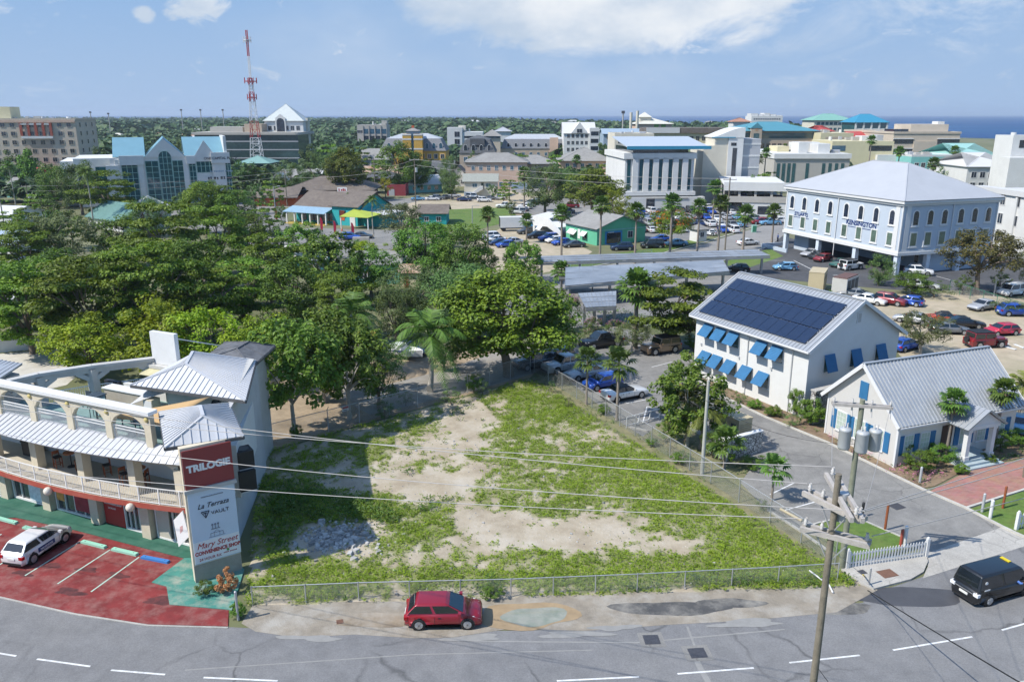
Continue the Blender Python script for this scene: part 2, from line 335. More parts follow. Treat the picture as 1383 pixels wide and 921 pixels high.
coast=[(-9000,-400),(9000,-400),(9000,500),(900,780),(560,880),(430,1130),(330,1500),(250,1900),(60,2350),(-300,2750),(-900,3100),(-2200,3500),(-9000,4200)]
mb=MB();mb.add([(x,y,0.0) for x,y in coast],[tuple(range(len(coast)))]);struct(mb.obj('ground',M_land))
M_sea=mat('sea',(0.006,0.05,0.16),0.45,var=0.2,scale=0.004,spec=0.12,dirt=(0.02,0.12,0.25),dirt_amt=0.6,dscale=0.0016,bump=0.5,bscale=0.15)
mb=MB();mb.add([(-30000,-500,-1.2),(30000,-500,-1.2),(30000,22000,-1.2),(-30000,22000,-1.2)],[(0,1,2,3)]);struct(mb.obj('sea',M_sea))
CL=[(-60,47.0),(-45,41.2),(-33,36.9)]+[tuple(G(*p)[:2]) for p in ((0,882),(86,895),(187,908),(325,917.5),(560,922),(807,917),(966,906),(1113,890),(1260,869),(1368,847))]+[(31,37.9),(38,41.0),(50,47.5),(70,60)]
def offset(pts,d):
	P=[Vector(p) for p in pts];out=[]
	for i in range(len(P)):
		t=(P[min(i+1,len(P)-1)]-P[max(i-1,0)]).normalized();out.append((P[i].x-t.y*d,P[i].y+t.x*d))
	return out
def dense(pts,k=6):
	P=[Vector(p) for p in pts];out=[]
	for i in range(len(P)-1):
		p0=P[max(i-1,0)];p1=P[i];p2=P[i+1];p3=P[min(i+2,len(P)-1)]
		for j in range(k):
			t=j/k;out.append(tuple(0.5*((2*p1)+(p2-p0)*t+(2*p0-5*p1+4*p2-p3)*t*t+(3*p1-p0-3*p2+p3)*t**3)))
	return out+[tuple(P[-1])]
CLD=dense(CL)
mb=MB();up=offset(CLD,3.9);dn=offset(CLD,-3.5)
V=[(x,y,0.02) for x,y in dn]+[(x,y,0.02) for x,y in up];k=len(dn)
mb.add(V,[(i,i+1,k+i+1,k+i) for i in range(k-1)]);struct(mb.obj('road',M_asph))
mb=MB();strip(mb,offset(CLD,-3.65),0.3,0.0,0.13);struct(mb.obj('road_kerb',M_kerb))
mb=MB();strip(mb,offset(CLD,-5.0),2.4,0.10);struct(mb.obj('pavement',M_conc))
mb=MB()
for a,b in (((-8,881),(22,886)),((50,890),(122,900)),((150,905),(223,911)),((275,915),(375,919.5)),((752,919.5),(863,914)),((915,910),(1018,902)),((1066,895),(1161,885)),((1206,878),(1313,860)),((1353,851),(1420,832))):
	strip(mb,[G(*a)[:2],G(*b)[:2]],0.11,0.026)
struct(mb.obj('road_marking',M_line))
sheet('road',[(1165,806),(1246,779),(1383,735),(1560,680),(1560,760),(1383,800),(1170,836)],M_asph,0.018)
M_shoulder=mat('broken_shoulder',(0.27,0.235,0.185),0.95,var=0.25,scale=0.9,bump=0.5,bscale=14,dirt=(0.4,0.375,0.33),dirt_amt=0.9,dscale=0.42)
sheet('shoulder',[(326,842),(345,812),(485,806),(690,801),(860,793),(1050,783),(1166,777),(1185,797),(1130,827),(1010,838),(900,844),(790,852),(690,849),(610,861),(560,862),(480,857),(400,861),(345,853)],M_shoulder,0.028)
M_patch=mat('wet_asphalt_patch',(0.085,0.082,0.078),0.6,var=0.25,scale=1.2,dirt=(0.3,0.28,0.24),dirt_amt=0.9,dscale=0.55)
def blob(name,cx,cy,rx,ry,m,z,seed=0,n=26,rough=0.2):
	rnd=random.Random(seed);pts=[]
	ph=[rnd.uniform(0,6.28) for _ in range(4)]
	for i in range(n):
		a=2*math.pi*i/n;r=1+rough*(math.sin(2*a+ph[0])*.5+math.sin(3*a+ph[1])*.4+math.sin(5*a+ph[2])*.3)
		pts.append((cx+rx*r*math.cos(a),cy+ry*r*math.sin(a)))
	return sheet(name,pts,m,z)
blob('shoulder',905,822,75,10,M_patch,0.033,3)
blob('shoulder',985,815,45,7,M_patch,0.034,4)
blob('shoulder',500,838,60,9,mat('brown_shoulder',(0.25,0.2,0.14),0.95,var=0.25,scale=1,dirt=(0.4,0.37,0.32),dirt_amt=0.7,dscale=0.6),0.0335,6)
M_pud_rim=mat('puddle_mud',(0.33,0.24,0.14),0.7,var=0.2,scale=1)
blob('puddle_rim',712,832,66,19,M_pud_rim,0.037,9)
M_pud=mat('puddle_water',(0.3,0.3,0.24),0.06,var=0.12,scale=1.2,spec=0.8,dirt=(0.16,0.2,0.14),dirt_amt=0.7,dscale=0.9)
blob('puddle',722,833,43,13,M_pud,0.041,11)
blob('road_stain',1130,822,45,9,M_patch,0.024,13)
blob('road_stain',1225,806,75,14,mat('damp_asphalt',(0.075,0.075,0.08),0.6,var=0.15,scale=0.8),0.0245,14)
M_rpatch=mat('pale_road_repair',(.27,.265,.25),.95,var=.12,scale=2)
M_stain=mat('oil_stain',(.085,.03,.03),.6,var=.3,scale=2,dirt=(.2,.05,.045),dirt_amt=.8,dscale=1.6)
mb=MB();strip(mb,[G(*p)[:2] for p in ((940,890),(946,903),(962,930))],.3,.0255);strip(mb,[G(*p)[:2] for p in ((928,846),(938,872))],.12,.0255);strip(mb,[G(*p)[:2] for p in ((250,905),(560,884),(800,878))],.08,.0255);strip(mb,[G(*p)[:2] for p in ((640,866),(860,868),(1060,850))],.1,.0256);struct(mb.obj('road_repair',M_rpatch))
for i,(x,y,rx,ry) in enumerate(((32,775,14,4),(118,770,12,4),(160,778,13,4),(95,800,20,5),(215,812,22,5),(70,765,12,4))):blob('oil_stain',x,y,rx,ry,M_stain,.053,20+i,rough=.45)
for i,(x,y,rx,ry) in enumerate(((640,862,34,5),(775,857,40,5),(1010,842,50,5),(420,862,40,4),(830,848,30,4))):blob('shoulder',x,y,rx,ry,M_rpatch,.0345,40+i,rough=.5)
M_iron=mat('iron_cover',(0.1,0.1,0.11),0.6,0.5,var=0.2,scale=6)
M_rusty=mat('rusty_cover',(0.17,0.09,0.06),0.8,var=0.2,scale=5)
def lid(cx,cy,rx,ry,rot,label,m=M_iron,z=0.022,pad= True):
	c=G(cx,cy);w=rx;d=ry
	t=thing('manhole_cover',label,'manhole cover',(c.x,c.y,z),rot)
	if pad:MB().box(-w*.8,w*.8,-d*.8,d*.8,0.0,0.006).obj('surround',M_asph_old,t)
	mb=MB();mb.box(-w/2,w/2,-d/2,d/2,0.007,0.016)
	for i in range(5):x=-w/2+w*(i+.5)/5;mb.box(x-.02,x+.02,-d*.45,d*.45,0.0165,0.021)
	mb.obj('lid',m,t)
lid(880,864,.8,.75,.05,'square iron cover set in the street, the upper of two by the shoulder')
lid(942,882,.85,.75,.1,'square iron cover in the street just above a lane dash')
lid(1198,777,1.0,.75,.3,'rusty brown inspection cover in the corner pavement by the picket fence',M_rusty,0.135, False)
lid(1211,684,.9,.8,.4,'dark drain grate in the driveway opposite the brick path',M_iron,0.024, False)
lid(1164,775,.45,.4,.3,'small dark cover at the end of the corner pavement by the pole',M_iron,0.135, False)
lid(459,826+14,.35,.35,.3,'small round-edged cover in the dirt shoulder left of the red hatchback',M_rusty,0.034, False)
RED=[(-70,715),(0,701),(22,700),(102,717),(198,742),(249,755),(205,787.5),(225,793),(229,817.5),(309,824.5),(308,846),(200,843.5),(100,828),(0,806),(-70,790)]
sheet('parking_apron',RED,M_red,0.05,thick=0.1)
sheet('walkway',[(-70,668),(0,664),(60,678),(120,690),(180,704),(262,728),(268,755),(249,755),(198,742),(102,717),(22,700),(0,701),(-70,715)],M_green,0.10,thick=0.12)
sheet('walkway',[(249,755),(300,738),(330,770),(313,826),(309,824.5),(229,817.5),(225,793),(205,787.5)],M_teal,0.09,thick=0.12)
mb=MB()
for a,b in (((-3,765),(33,743)),((34,778),(108,732)),((78,789),(149,743)),((123,800),(188,753)),((-30,742),(2,722))):
	strip(mb,[G(*a)[:2],G(*b)[:2]],0.1,0.055)
struct(mb.obj('bay_marking',M_gline))
mb=MB();strip(mb,offset([(G(*p).x,G(*p).y) for p in ((-40,798),(0,807),(100,829.5),(200,845),(308,848))],0),0.12,0.0,0.055);struct(mb.obj('apron_kerb',M_conc))
sheet('driveway',[(742,494),(775,470),(822,440),(935,463),(936,508),(979,537),(1033,563.5),(1117,598),(1196,637),(1245,661),(1304,686),(1353,713),(1253,748),(1150,697),(1105,707),(1078,716),(1037,690),(1000,652),(1022,622),(940,585),(905,562),(868,590),(840,572)],M_asph_old,0.02)
sheet('driveway_apron',[(1253,747),(1353,712),(1383,700),(1480,668),(1500,700),(1383,738),(1246,781),(1253,765)],M_conc,0.024)
sheet('corner_pavement',[(1133,768),(1165,762),(1250,746),(1253,760),(1247,774),(1230,784),(1180,797),(1163,790)],M_conc,0.13,thick=0.15)
kerb('driveway_kerb',[(936,510),(979,537),(1033,563.5),(1117,598),(1196,637),(1245,661),(1304,686.5),(1353,712),(1383,726),(1420,735)],0.2,0.13)
sheet('planting_bed',[(936,506),(979,535),(1033,562),(1117,597),(1196,636),(1245,660),(1262,657),(1310,632),(1284,618),(1205,625),(1115,580),(1082,560)],mat('bark_soil',(0.2,0.14,0.09),0.95,var=0.3,scale=2,bump=.5,dirt=(0.36,0.28,0.17),dirt_amt=0.6,dscale=0.6),0.05)
sheet('planting_bed',[(1332,628),(1383,618),(1450,605),(1450,580),(1345,596),(1308,616)],bpy.data.materials['bark_soil'],0.05)
sheet('brick_path',[(1256,664),(1313,633),(1383,621),(1480,604),(1480,640),(1383,661),(1304,686)],M_brickpath,0.055)
kerb('path_kerb',[(1304,687),(1383,662),(1480,641)],0.18,0.12)
sheet('lawn',[(1307,689),(1383,664),(1480,645),(1480,700),(1383,725),(1353,711)],M_lawn,0.06)
sheet('lawn',[(1105,707),(1150,697),(1218,726),(1222,741),(1140,762),(1118,735)],M_lawn,0.05)
kerb('driveway_kerb',[(1078,716),(1105,707),(1150,697),(1218,726),(1226,740)],0.14,0.1)
kerb('driveway_kerb',[(1037,690),(1078,716),(1120,746)],0.16,0.12)
sheet('verge',[(716,511),(742,494),(840,572),(868,590),(905,562),(940,585),(1022,622),(1000,652),(1037,690),(1078,716),(1105,707),(1118,735),(1140,762),(1133,770),(1166,794)],M_verge,0.012)
mb=MB()
for a,b in (((1040,668),(1073,652)),((1057,690),(1108,676)),((880,496),(908,489)),((846,545),(872,540)),((822,526),(850,520)),((800,512),(828,507)),((868,571),(874,549)),((874,549),(893,555))):strip(mb,[G(*a)[:2],G(*b)[:2]],0.1,0.026)
struct(mb.obj('bay_marking',M_line))
sheet('dirt_car_park',[(1135,395),(1200,398),(1300,396),(1383,404),(1500,420),(1500,590),(1383,605),(1345,592),(1330,560),(1270,520),(1215,480),(1190,440)],M_dirt,0.014)
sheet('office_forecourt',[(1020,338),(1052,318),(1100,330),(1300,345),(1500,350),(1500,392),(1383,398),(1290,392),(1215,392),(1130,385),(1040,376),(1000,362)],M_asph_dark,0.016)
mb=MB()
for a,b in (((1072,352),(1100,366)),((1095,362),(1118,364)),((1125,372),(1150,371)),((1030,352),(1060,352)),((1225,378),(1250,386)),((1260,372),(1290,380))):strip(mb,[G(*a)[:2],G(*b)[:2]],0.15,0.022)
struct(mb.obj('bay_marking',M_line))
sheet('cross_street',[(640,398),(700,376),(800,362),(880,347),(950,330),(1030,305),(1062,296),(1066,312),(1040,332),(985,350),(900,366),(800,385),(690,404)],mat('pale_street',(0.27,0.26,0.245),0.92,var=0.1,scale=0.5,dirt=(0.18,0.175,0.17),dirt_amt=0.5,dscale=0.1),0.02)
kerb('street_kerb',[(770,366),(880,346),(950,328.5),(1030,303.5)],0.3,0.13)
kerb('street_kerb',[(800,386),(900,367),(985,351),(1040,333)],0.3,0.13)
sheet('lawn',[(765,357),(820,344),(880,336),(940,322),(945,327),(880,345),(772,364)],M_lawn,0.018)
sheet('lawn',[(900,368),(985,352),(1040,336),(1058,346),(1010,362),(920,372)],M_lawn,0.018)
sheet('canopy_car_park',[(660,420),(700,402),(800,387),(920,373),(1000,362),(1040,376),(960,400),(930,440),(822,440),(740,445)],M_asph_old,0.013)
sheet('dirt_yard',[(640,330),(690,300),(760,322),(800,340),(770,362),(700,375),(640,385)],M_dirt,0.016)
sheet('dirt_car_park',[(540,278),(600,263),(690,258),(735,268),(722,292),(660,304),(560,300)],M_dirt,0.016)
sheet('lawn',[(575,292),(610,283),(690,280),(700,296),(640,312),(580,312)],M_lawn,0.02)
sheet('car_park',[(722,270),(760,268),(840,275),(842,310),(790,322),(745,318),(700,300)],M_asph_old,0.017)
sheet('car_park',[(820,300),(845,268),(960,272),(1060,284),(1062,296),(1030,303),(945,322),(880,334),(845,320)],M_asph_old,0.018)
sheet('store_forecourt',[(380,314),(420,308),(560,312),(560,345),(520,352),(400,345)],M_asph_old,0.017)
sheet('back_street',[(200,290),(300,276),(400,268),(500,272),(600,264),(700,254),(760,250),(760,256),(690,262),(560,278),(480,282),(380,280),(300,290)],M_asph_old,0.014)
sheet('back_street',[(200,290),(380,280),(400,330),(350,345),(290,320)],M_asph_old,0.0135)
sheet('white_yard',[(-80,500),(0,478),(90,470),(130,485),(90,520),(-80,560)],mat('crushed_shell',(0.55,0.52,0.46),0.95,var=0.12,scale=1,dirt=(0.35,0.31,0.24),dirt_amt=0.6,dscale=0.3),0.014)
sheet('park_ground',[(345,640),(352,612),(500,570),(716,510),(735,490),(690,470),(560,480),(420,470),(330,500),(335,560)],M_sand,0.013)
sheet('lane',[(500,560),(545,550),(640,528),(720,505),(742,494),(775,470),(735,455),(690,468),(600,500),(520,520),(470,505),(520,480),(560,466),(500,455),(420,500),(470,545)],mat('worn_lane',(0.3,0.28,0.25),0.95,var=0.15,scale=.8,dirt=(0.2,0.17,0.13),dirt_amt=.6,dscale=.3),0.018)
LOT=[G(*p) for p in ((331,820),(352,613),(716,511),(1166,793))]
def in_poly(x,y,P):
	c= False;n=len(P);j=n-1
	for i in range(n):
		if (P[i][1]>y)!=(P[j][1]>y) and x<(P[j][0]-P[i][0])*(y-P[i][1])/(P[j][1]-P[i][1])+P[i][0]:c= not c
		j=i
	return c
def vnoise(X,Y,seed=0,oct=4):
	"""value noise on arrays"""
	out=np.zeros_like(X);amp=1.0;tot=0
	for o in range(oct):
		f=2.0**o;x=X*f;y=Y*f;xi=np.floor(x).astype(np.int64);yi=np.floor(y).astype(np.int64);fx=x-xi;fy=y-yi
		fx=fx*fx*(3-2*fx);fy=fy*fy*(3-2*fy)
		def h(a,b):
			q=np.sin(a*127.1+b*311.7+seed*74.7+o*17.3)*43758.5453;return q-np.floor(q)
		out+=amp*((h(xi,yi)*(1-fx)+h(xi+1,yi)*fx)*(1-fy)+(h(xi,yi+1)*(1-fx)+h(xi+1,yi+1)*fx)*fy);tot+=amp;amp*=0.55
	return out/tot
COVER=[(640,555,90,26,.35),(760,560,90,32,.55),(700,600,60,34,.35),(800,640,130,22,.3),(900,690,160,30,.35),(960,720,150,40,.55),(1030,750,100,34,.6),(900,660,90,26,.55),(850,620,70,20,.45),(700,530,30,14,.5),(430,690,70,26,.95),(500,690,45,18,.75),(380,720,30,50,.6),(400,640,80,26,.35),(560,690,60,14,.45),(545,730,55,26,.6),(500,765,90,22,.45),(390,770,40,26,.45),(620,715,60,14,.25),(720,640,60,12,.3),(680,688,60,8,.3),(760,690,60,10,.25),(700,755,90,16,.35),(820,760,90,18,.45),(900,765,80,16,.45),(640,780,260,12,.4),(900,785,220,10,.75),(420,800,80,12,.7),(1080,775,60,16,.8),(560,620,60,20,.2),(480,610,60,20,.25),(590,785,20,8,.4),(735,670,60,10,.3),(632,572,34,22,-.85),(600,645,80,16,-.3),(650,700,50,12,-.5),(560,660,50,14,-.35),(850,722,90,22,-.7),(880,750,60,10,-.3),(800,700,80,14,-.35),(780,732,100,12,-.4),(600,745,70,14,-.55),(455,725,45,22,-1.0),(700,725,60,14,-.4),(540,755,40,10,-.3),(720,570,22,10,-.4),(920,745,40,20,-.4),(640,765,60,8,-.4),(580,610,40,14,-.3)]
COVER=[(px,py,rx,ry,a) for px,py,rx,ry,a in COVER]
def cover(X,Y):
	"""how much grows at ground points X, Y: read from the survey patches plus noise"""
	f=Y*CP+CAMH*SP;px=691.5+FPX*X/f;py=460.5+FPX*(-(Y*SP-CAMH*CP))/f
	c=np.full_like(X,0.36)
	for a,b,rx,ry,w in COVER:
		d=((px-a)/rx)**2+((py-b)/ry)**2;c+=w*np.exp(-d*0.9)
	return c+(vnoise(X*0.45,Y*0.45,3)-0.5)*1.3+(vnoise(X*1.7,Y*1.7,5,3)-0.5)*1.5
def lot_z(X,Y): return 0.03+0.28*(vnoise(X*0.16,Y*0.16,8,3)-0.3)+0.10*(vnoise(X*0.9,Y*0.9,9,3)-0.5)
_step=0.3
xs=np.arange(-20.5,20.6,_step);ys=np.arange(37.4,78.2,_step);GX,GY=np.meshgrid(xs,ys)
GXf,GYf=GX.ravel(),GY.ravel()
inside=np.array([in_poly(x,y,LOT) for x,y in zip(GXf,GYf)])
_cv=np.clip(cover(GXf,GYf),0,1)
_ed=np.full(len(GXf),99.0)
for _i in range(4):
	_a,_b=LOT[_i],LOT[(_i+1)%4];_d=_b-_a;_t=np.clip(((GXf-_a.x)*_d.x+(GYf-_a.y)*_d.y)/(_d.x**2+_d.y**2),0,1);_ed=np.minimum(_ed,np.hypot(GXf-_a.x-_t*_d.x,GYf-_a.y-_t*_d.y))
_z=np.where(inside,.033+np.maximum(lot_z(GXf,GYf)-.033,0)*np.clip(_ed/1.6,0,1),-.12)
nx_=len(xs);idx=np.arange(len(GXf)).reshape(GX.shape)
Fq=np.stack([idx[:-1,:-1].ravel(),idx[:-1,1:].ravel(),idx[1:,1:].ravel(),idx[1:,:-1].ravel()],1);Fq=Fq[inside[Fq].any(1)]
used=np.unique(Fq);remap=-np.ones(len(GXf),int);remap[used]=np.arange(len(used))
m_lot=bpy.data.materials.new('lot_dirt');m_lot.use_nodes= True
def _lotmat(m):
	t=m.node_tree;L=t.links.new;b=t.nodes['Principled BSDF'];b.inputs['Roughness'].default_value=0.97;b.inputs['Specular IOR Level'].default_value=0.15
	tcn=t.nodes.new('ShaderNodeTexCoord');at=t.nodes.new('ShaderNodeAttribute');at.attribute_name='cover'
	def noise(s,d=8,r=0.65):
		n=t.nodes.new('ShaderNodeTexNoise');n.inputs['Scale'].default_value=s;n.inputs['Detail'].default_value=d;n.inputs['Roughness'].default_value=r;L(tcn.outputs['Object'],n.inputs['Vector']);return n.outputs['Fac']
	r=t.nodes.new('ShaderNodeValToRGB');e=r.color_ramp.elements;e[0].position=.28;e[0].color=(.29,.235,.165,1);e[1].position=.75;e[1].color=(.54,.49,.41,1);q=e.new(.5);q.color=(.42,.36,.27,1)
	L(noise(0.35,10,.68),r.inputs[0])
	st=t.nodes.new('ShaderNodeTexVoronoi');st.inputs['Scale'].default_value=4.5;L(tcn.outputs['Object'],st.inputs['Vector'])
	mr=t.nodes.new('ShaderNodeMapRange');mr.inputs['From Min'].default_value=.1;mr.inputs['From Max'].default_value=.22;mr.inputs['To Min'].default_value=.75;mr.inputs['To Max'].default_value=0;L(st.outputs['Distance'],mr.inputs[0])
	mm=t.nodes.new('ShaderNodeMath');mm.operation='MULTIPLY';L(mr.outputs[0],mm.inputs[0])
	mr2=t.nodes.new('ShaderNodeMapRange');mr2.inputs['From Min'].default_value=.5;mr2.inputs['From Max'].default_value=.62;L(noise(1.1),mr2.inputs[0]);L(mr2.outputs[0],mm.inputs[1])
	mx=t.nodes.new('ShaderNodeMix');mx.data_type='RGBA';L(mm.outputs[0],mx.inputs['Factor']);L(r.outputs[0],mx.inputs['A']);mx.inputs['B'].default_value=(.6,.57,.52,1)
	mg=t.nodes.new('ShaderNodeMix');mg.data_type='RGBA';mg.inputs['B'].default_value=(.2,.22,.075,1)
	ad=t.nodes.new('ShaderNodeMath');ad.operation='ADD';L(at.outputs['Fac'],ad.inputs[0])
	sb=t.nodes.new('ShaderNodeMath');sb.operation='MULTIPLY_ADD';sb.inputs[1].default_value=.7;sb.inputs[2].default_value=-.35;L(noise(3.5,5),sb.inputs[0]);L(sb.outputs[0],ad.inputs[1])
	mr3=t.nodes.new('ShaderNodeMapRange');mr3.inputs['From Min'].default_value=.35;mr3.inputs['From Max'].default_value=.8;mr3.inputs['To Max'].default_value=.85;L(ad.outputs[0],mr3.inputs[0])
	L(mr3.outputs[0],mg.inputs['Factor']);L(mx.outputs['Result'],mg.inputs['A']);L(mg.outputs['Result'],b.inputs['Base Color'])
	bp=t.nodes.new('ShaderNodeBump');bp.inputs['Strength'].default_value=.7;bp.inputs['Distance'].default_value=.08;L(noise(6,6),bp.inputs['Height']);L(bp.outputs[0],b.inputs['Normal'])
_lotmat(m_lot)
me=npmesh('vacant_lot',np.stack([GXf,GYf,_z],1)[used],remap[Fq],m_lot,smooth= True)
at=me.attributes.new('cover','FLOAT','POINT');at.data.foreach_set('value',_cv[used].astype(np.float32))
struct(link('vacant_lot',me))
rng=np.random.default_rng(5)
def leaf_cards(C,N,U,ln,wd,fold=0.25):
	"""diamond leaves: centre C, normal N, long axis U (arrays); folded along the midrib"""
	S=np.cross(N,U);S/=np.linalg.norm(S,axis=1,keepdims= True)+1e-9
	a=C-U*ln[:, None]*.5;b=C+U*ln[:, None]*.5
	l=C+S*wd[:, None]*.5+N*(wd*fold)[:, None];r=C-S*wd[:, None]*.5+N*(wd*fold)[:, None]
	V=np.stack([a,r,b,l],1).reshape(-1,3);n=len(C);F=np.arange(n*4).reshape(n,4);return V,F
def unit(A): return A/(np.linalg.norm(A,axis=1,keepdims= True)+1e-9)
def weeds(n,hmin,hmax,thr,pw,leaves,ls,seed,extra= None):
	g=np.random.default_rng(seed);X=g.uniform(-20,20,n);Y=g.uniform(38,77.5,n)
	ok=np.array([in_poly(x,y,LOT) for x,y in zip(X,Y)]);X,Y=X[ok],Y[ok]
	c=cover(X,Y) if extra is None else extra(X,Y);keep=g.random(len(X))<np.clip((c-thr)*pw,0,1);X,Y,c=X[keep],Y[keep],c[keep]
	Z=np.maximum(lot_z(X,Y),.02);H=g.uniform(hmin,hmax,len(X))*np.clip(.5+c*.6,.5,1.4)
	k=leaves;n=len(X)*k;ii=np.repeat(np.arange(len(X)),k)
	a=g.uniform(0,6.283,n);rr=np.sqrt(g.random(n))*H[ii]*.75;t=g.random(n)**.7
	C=np.stack([X[ii]+np.cos(a)*rr,Y[ii]+np.sin(a)*rr,Z[ii]+H[ii]*t*(1-.35*rr/(H[ii]+.01))],1)
	U=unit(np.stack([np.cos(a)+g.normal(0,.4,n),np.sin(a)+g.normal(0,.4,n),g.uniform(-.1,1.1,n)],1));N=unit(np.stack([g.normal(0,.5,n),g.normal(0,.5,n),np.ones(n)],1));N=unit(N-U*(N*U).sum(1)[:, None])
	ln=g.uniform(.7,1.3,n)*ls;return leaf_cards(C,N,U,ln,ln*.42)
M_weed=leafmat('weed_leaves',(.12,.21,.018),(.31,.47,.035),.28,(.42,.46,.09))
M_weed_dk=leafmat('tall_weed_leaves',(.05,.11,.02),(.14,.26,.04),.25)
V1,F1=weeds(72000,.08,.27,.33,1.2,8,.115,21);V2,F2=weeds(34000,.04,.12,.1,.7,5,.08,22)
me=npmesh('weeds',np.concatenate([V1,V2]),np.concatenate([F1,F2+len(V1)]),M_weed);o=link('weeds',me);o['kind']='stuff'
def _dark(X,Y):
	f=Y*CP+CAMH*SP;px=691.5+FPX*X/f;py=460.5+FPX*(-(Y*SP-CAMH*CP))/f;c=np.zeros_like(X)
	for a,b,rx,ry,w in ((430,688,60,20,1.1),(500,690,40,13,.9),(380,715,26,40,.8),(400,665,60,20,.5),(630,570,30,8,.3),(520,705,18,8,.7),(595,680,20,7,.8),(575,690,25,6,.8),(640,555,60,8,.4),(640,800,60,6,.4),(1040,788,130,6,.9),(420,808,80,7,.6),(820,798,120,5,.5),(600,600,10,5,.5),(664,795,14,8,1.2),(548,640,12,5,.6)):c+=w*np.exp(-(((px-a)/rx)**2+((py-b)/ry)**2))
	return c+(vnoise(X,Y,15,3)-.5)*.8
V3,F3=weeds(15000,.3,.75,.3,1.6,12,.2,23,_dark)
o=link('tall_weeds',npmesh('tall_weeds',V3,F3,M_weed_dk));o['kind']='stuff'
def stones(n,fn,smin,smax,seed):
	g=np.random.default_rng(seed);V=[];F=[]
	base=np.array([(-1,-1,-1),(1,-1,-1),(1,1,-1),(-1,1,-1),(-1,-1,1),(1,-1,1),(1,1,1),(-1,1,1)],float)
	faces=np.array([(0,3,2,1),(4,5,6,7),(0,1,5,4),(1,2,6,5),(2,3,7,6),(3,0,4,7)])
	for i in range(n):
		x,y=fn(g);s=g.uniform(smin,smax)*(1 if g.random()<.85 else 1.8);p=base*g.uniform(.6,1.1,(8,3))*s*np.array([1,.8,.5]);p[4:]*=[[.75,.75,1]]
		a=g.uniform(0,6.28);ca,sa=math.cos(a),math.sin(a);p=np.stack([p[:,0]*ca-p[:,1]*sa,p[:,0]*sa+p[:,1]*ca,p[:,2]],1)
		z=max(float(lot_z(np.array([x]),np.array([y]))[0]),.02);V.append(p+[x,y,z+s*.3]);F.append(faces+8*i)
	return np.concatenate(V),np.concatenate(F)
def _heap(g):
	while True:
		p=G(*(np.array((457,727))+g.normal(0,1,2)*(26,11)));
		if in_poly(p.x,p.y,LOT): return p.x,p.y
def _scat(g):
	while True:
		x,y=g.uniform(-18,18),g.uniform(39,76)
		if in_poly(x,y,LOT) and g.random()<.2+.8*(vnoise(np.array([x*.4]),np.array([y*.4]),31)[0]>.52): return x,y
Va,Fa=stones(420,_heap,.05,.17,2);Vb,Fb=stones(900,_scat,.02,.07,3)
M_rub=mat('broken_concrete',(.36,.35,.33),.95,var=.2,scale=3,island=.4)
o=link('rubble',npmesh('rubble',np.concatenate([Va,Vb]),np.concatenate([Fa,Fb+len(Va)]),M_rub));o['kind']='stuff'
# == near buildings
M_white=mat('white_render',(0.66,0.66,0.64),0.85,var=0.03,scale=0.8,dirt=(0.58,0.56,0.52),dirt_amt=0.35,dscale=0.35,bump=0.08,bscale=25)
M_white2=mat('white_trim',(0.66,0.66,0.65),0.7,var=0.03,scale=2)
M_cream=mat('cream_stucco',(0.62,0.55,0.42),0.9,var=0.06,scale=1.0,dirt=(0.4,0.34,0.25),dirt_amt=0.4,dscale=0.6,bump=0.15,bscale=30)
M_greywall=mat('grey_stucco',(0.5,0.49,0.46),0.9,var=0.06,scale=0.7,dirt=(0.33,0.31,0.28),dirt_amt=0.45,dscale=0.4)
M_blockwall=mat('bare_blockwork',(0.36,0.32,0.26),0.95,var=0.12,scale=1.5,bump=0.3)
M_wroof=mat('white_metal_roof',(0.5,0.51,0.53),0.5,0.0,var=0.05,scale=0.7,dirt=(0.45,0.44,0.42),dirt_amt=0.35,dscale=0.4)
M_groof=mat('grey_metal_roof',(0.42,0.44,0.46),0.4,0.35,var=0.06,scale=0.8,dirt=(0.3,0.31,0.33),dirt_amt=0.3,dscale=0.5)
M_gutter=mat('dark_gutter',(0.1,0.1,0.1),0.6,var=0.1)
M_redfas=mat('red_fascia',(0.36,0.07,0.045),0.75,var=0.12,scale=1.2,dirt=(0.45,0.25,0.2),dirt_amt=0.35,dscale=0.8)
M_redsign=mat('red_sign_board',(0.27,0.05,0.045),0.7,var=0.06,scale=1.5)
M_shadesign=mat('shade_blue_sign_board',(0.56,0.64,0.72),0.6,var=0.03,scale=1.0)  # white board, the bluish tone of its shade put into the colour
M_signwhite=mat('sign_white',(0.78,0.77,0.75),0.6,var=0.02)
M_ink=mat('dark_ink',(0.03,0.032,0.04),0.6,var=0.05)
M_inkblue=mat('navy_ink',(0.015,0.04,0.16),0.5,var=0.05)
M_inkred=mat('red_ink',(0.4,0.035,0.03),0.6,var=0.05)
M_bars=mat('white_railing',(0.74,0.73,0.71),0.5,var=0.04,scale=3)
M_glassd=glass('shop_glass',(0.035,0.042,0.048))
M_glassg=glass('green_tinted_glass',(0.05,0.09,0.075))
M_blue=mat('blue_shutter_paint',(0.03,0.15,0.31),0.6,var=0.1,scale=1.5)
M_alu=mat('aluminium_frame',(0.6,0.61,0.62),0.45,0.3,var=0.05)
M_wood=mat('reddish_timber',(0.28,0.085,0.035),0.55,var=0.2,scale=4)
M_blackplastic=mat('black_plastic',(0.025,0.025,0.027),0.55,var=0.15)
M_globe=mat('frosted_globe',(0.66,0.6,0.5),0.4,var=0.08,scale=3)
M_tan=mat('tan_shade_cloth',(0.5,0.33,0.16),0.9,var=0.08,scale=1)
M_greysail=mat('grey_shade_cloth',(0.5,0.5,0.5),0.9,var=0.06)
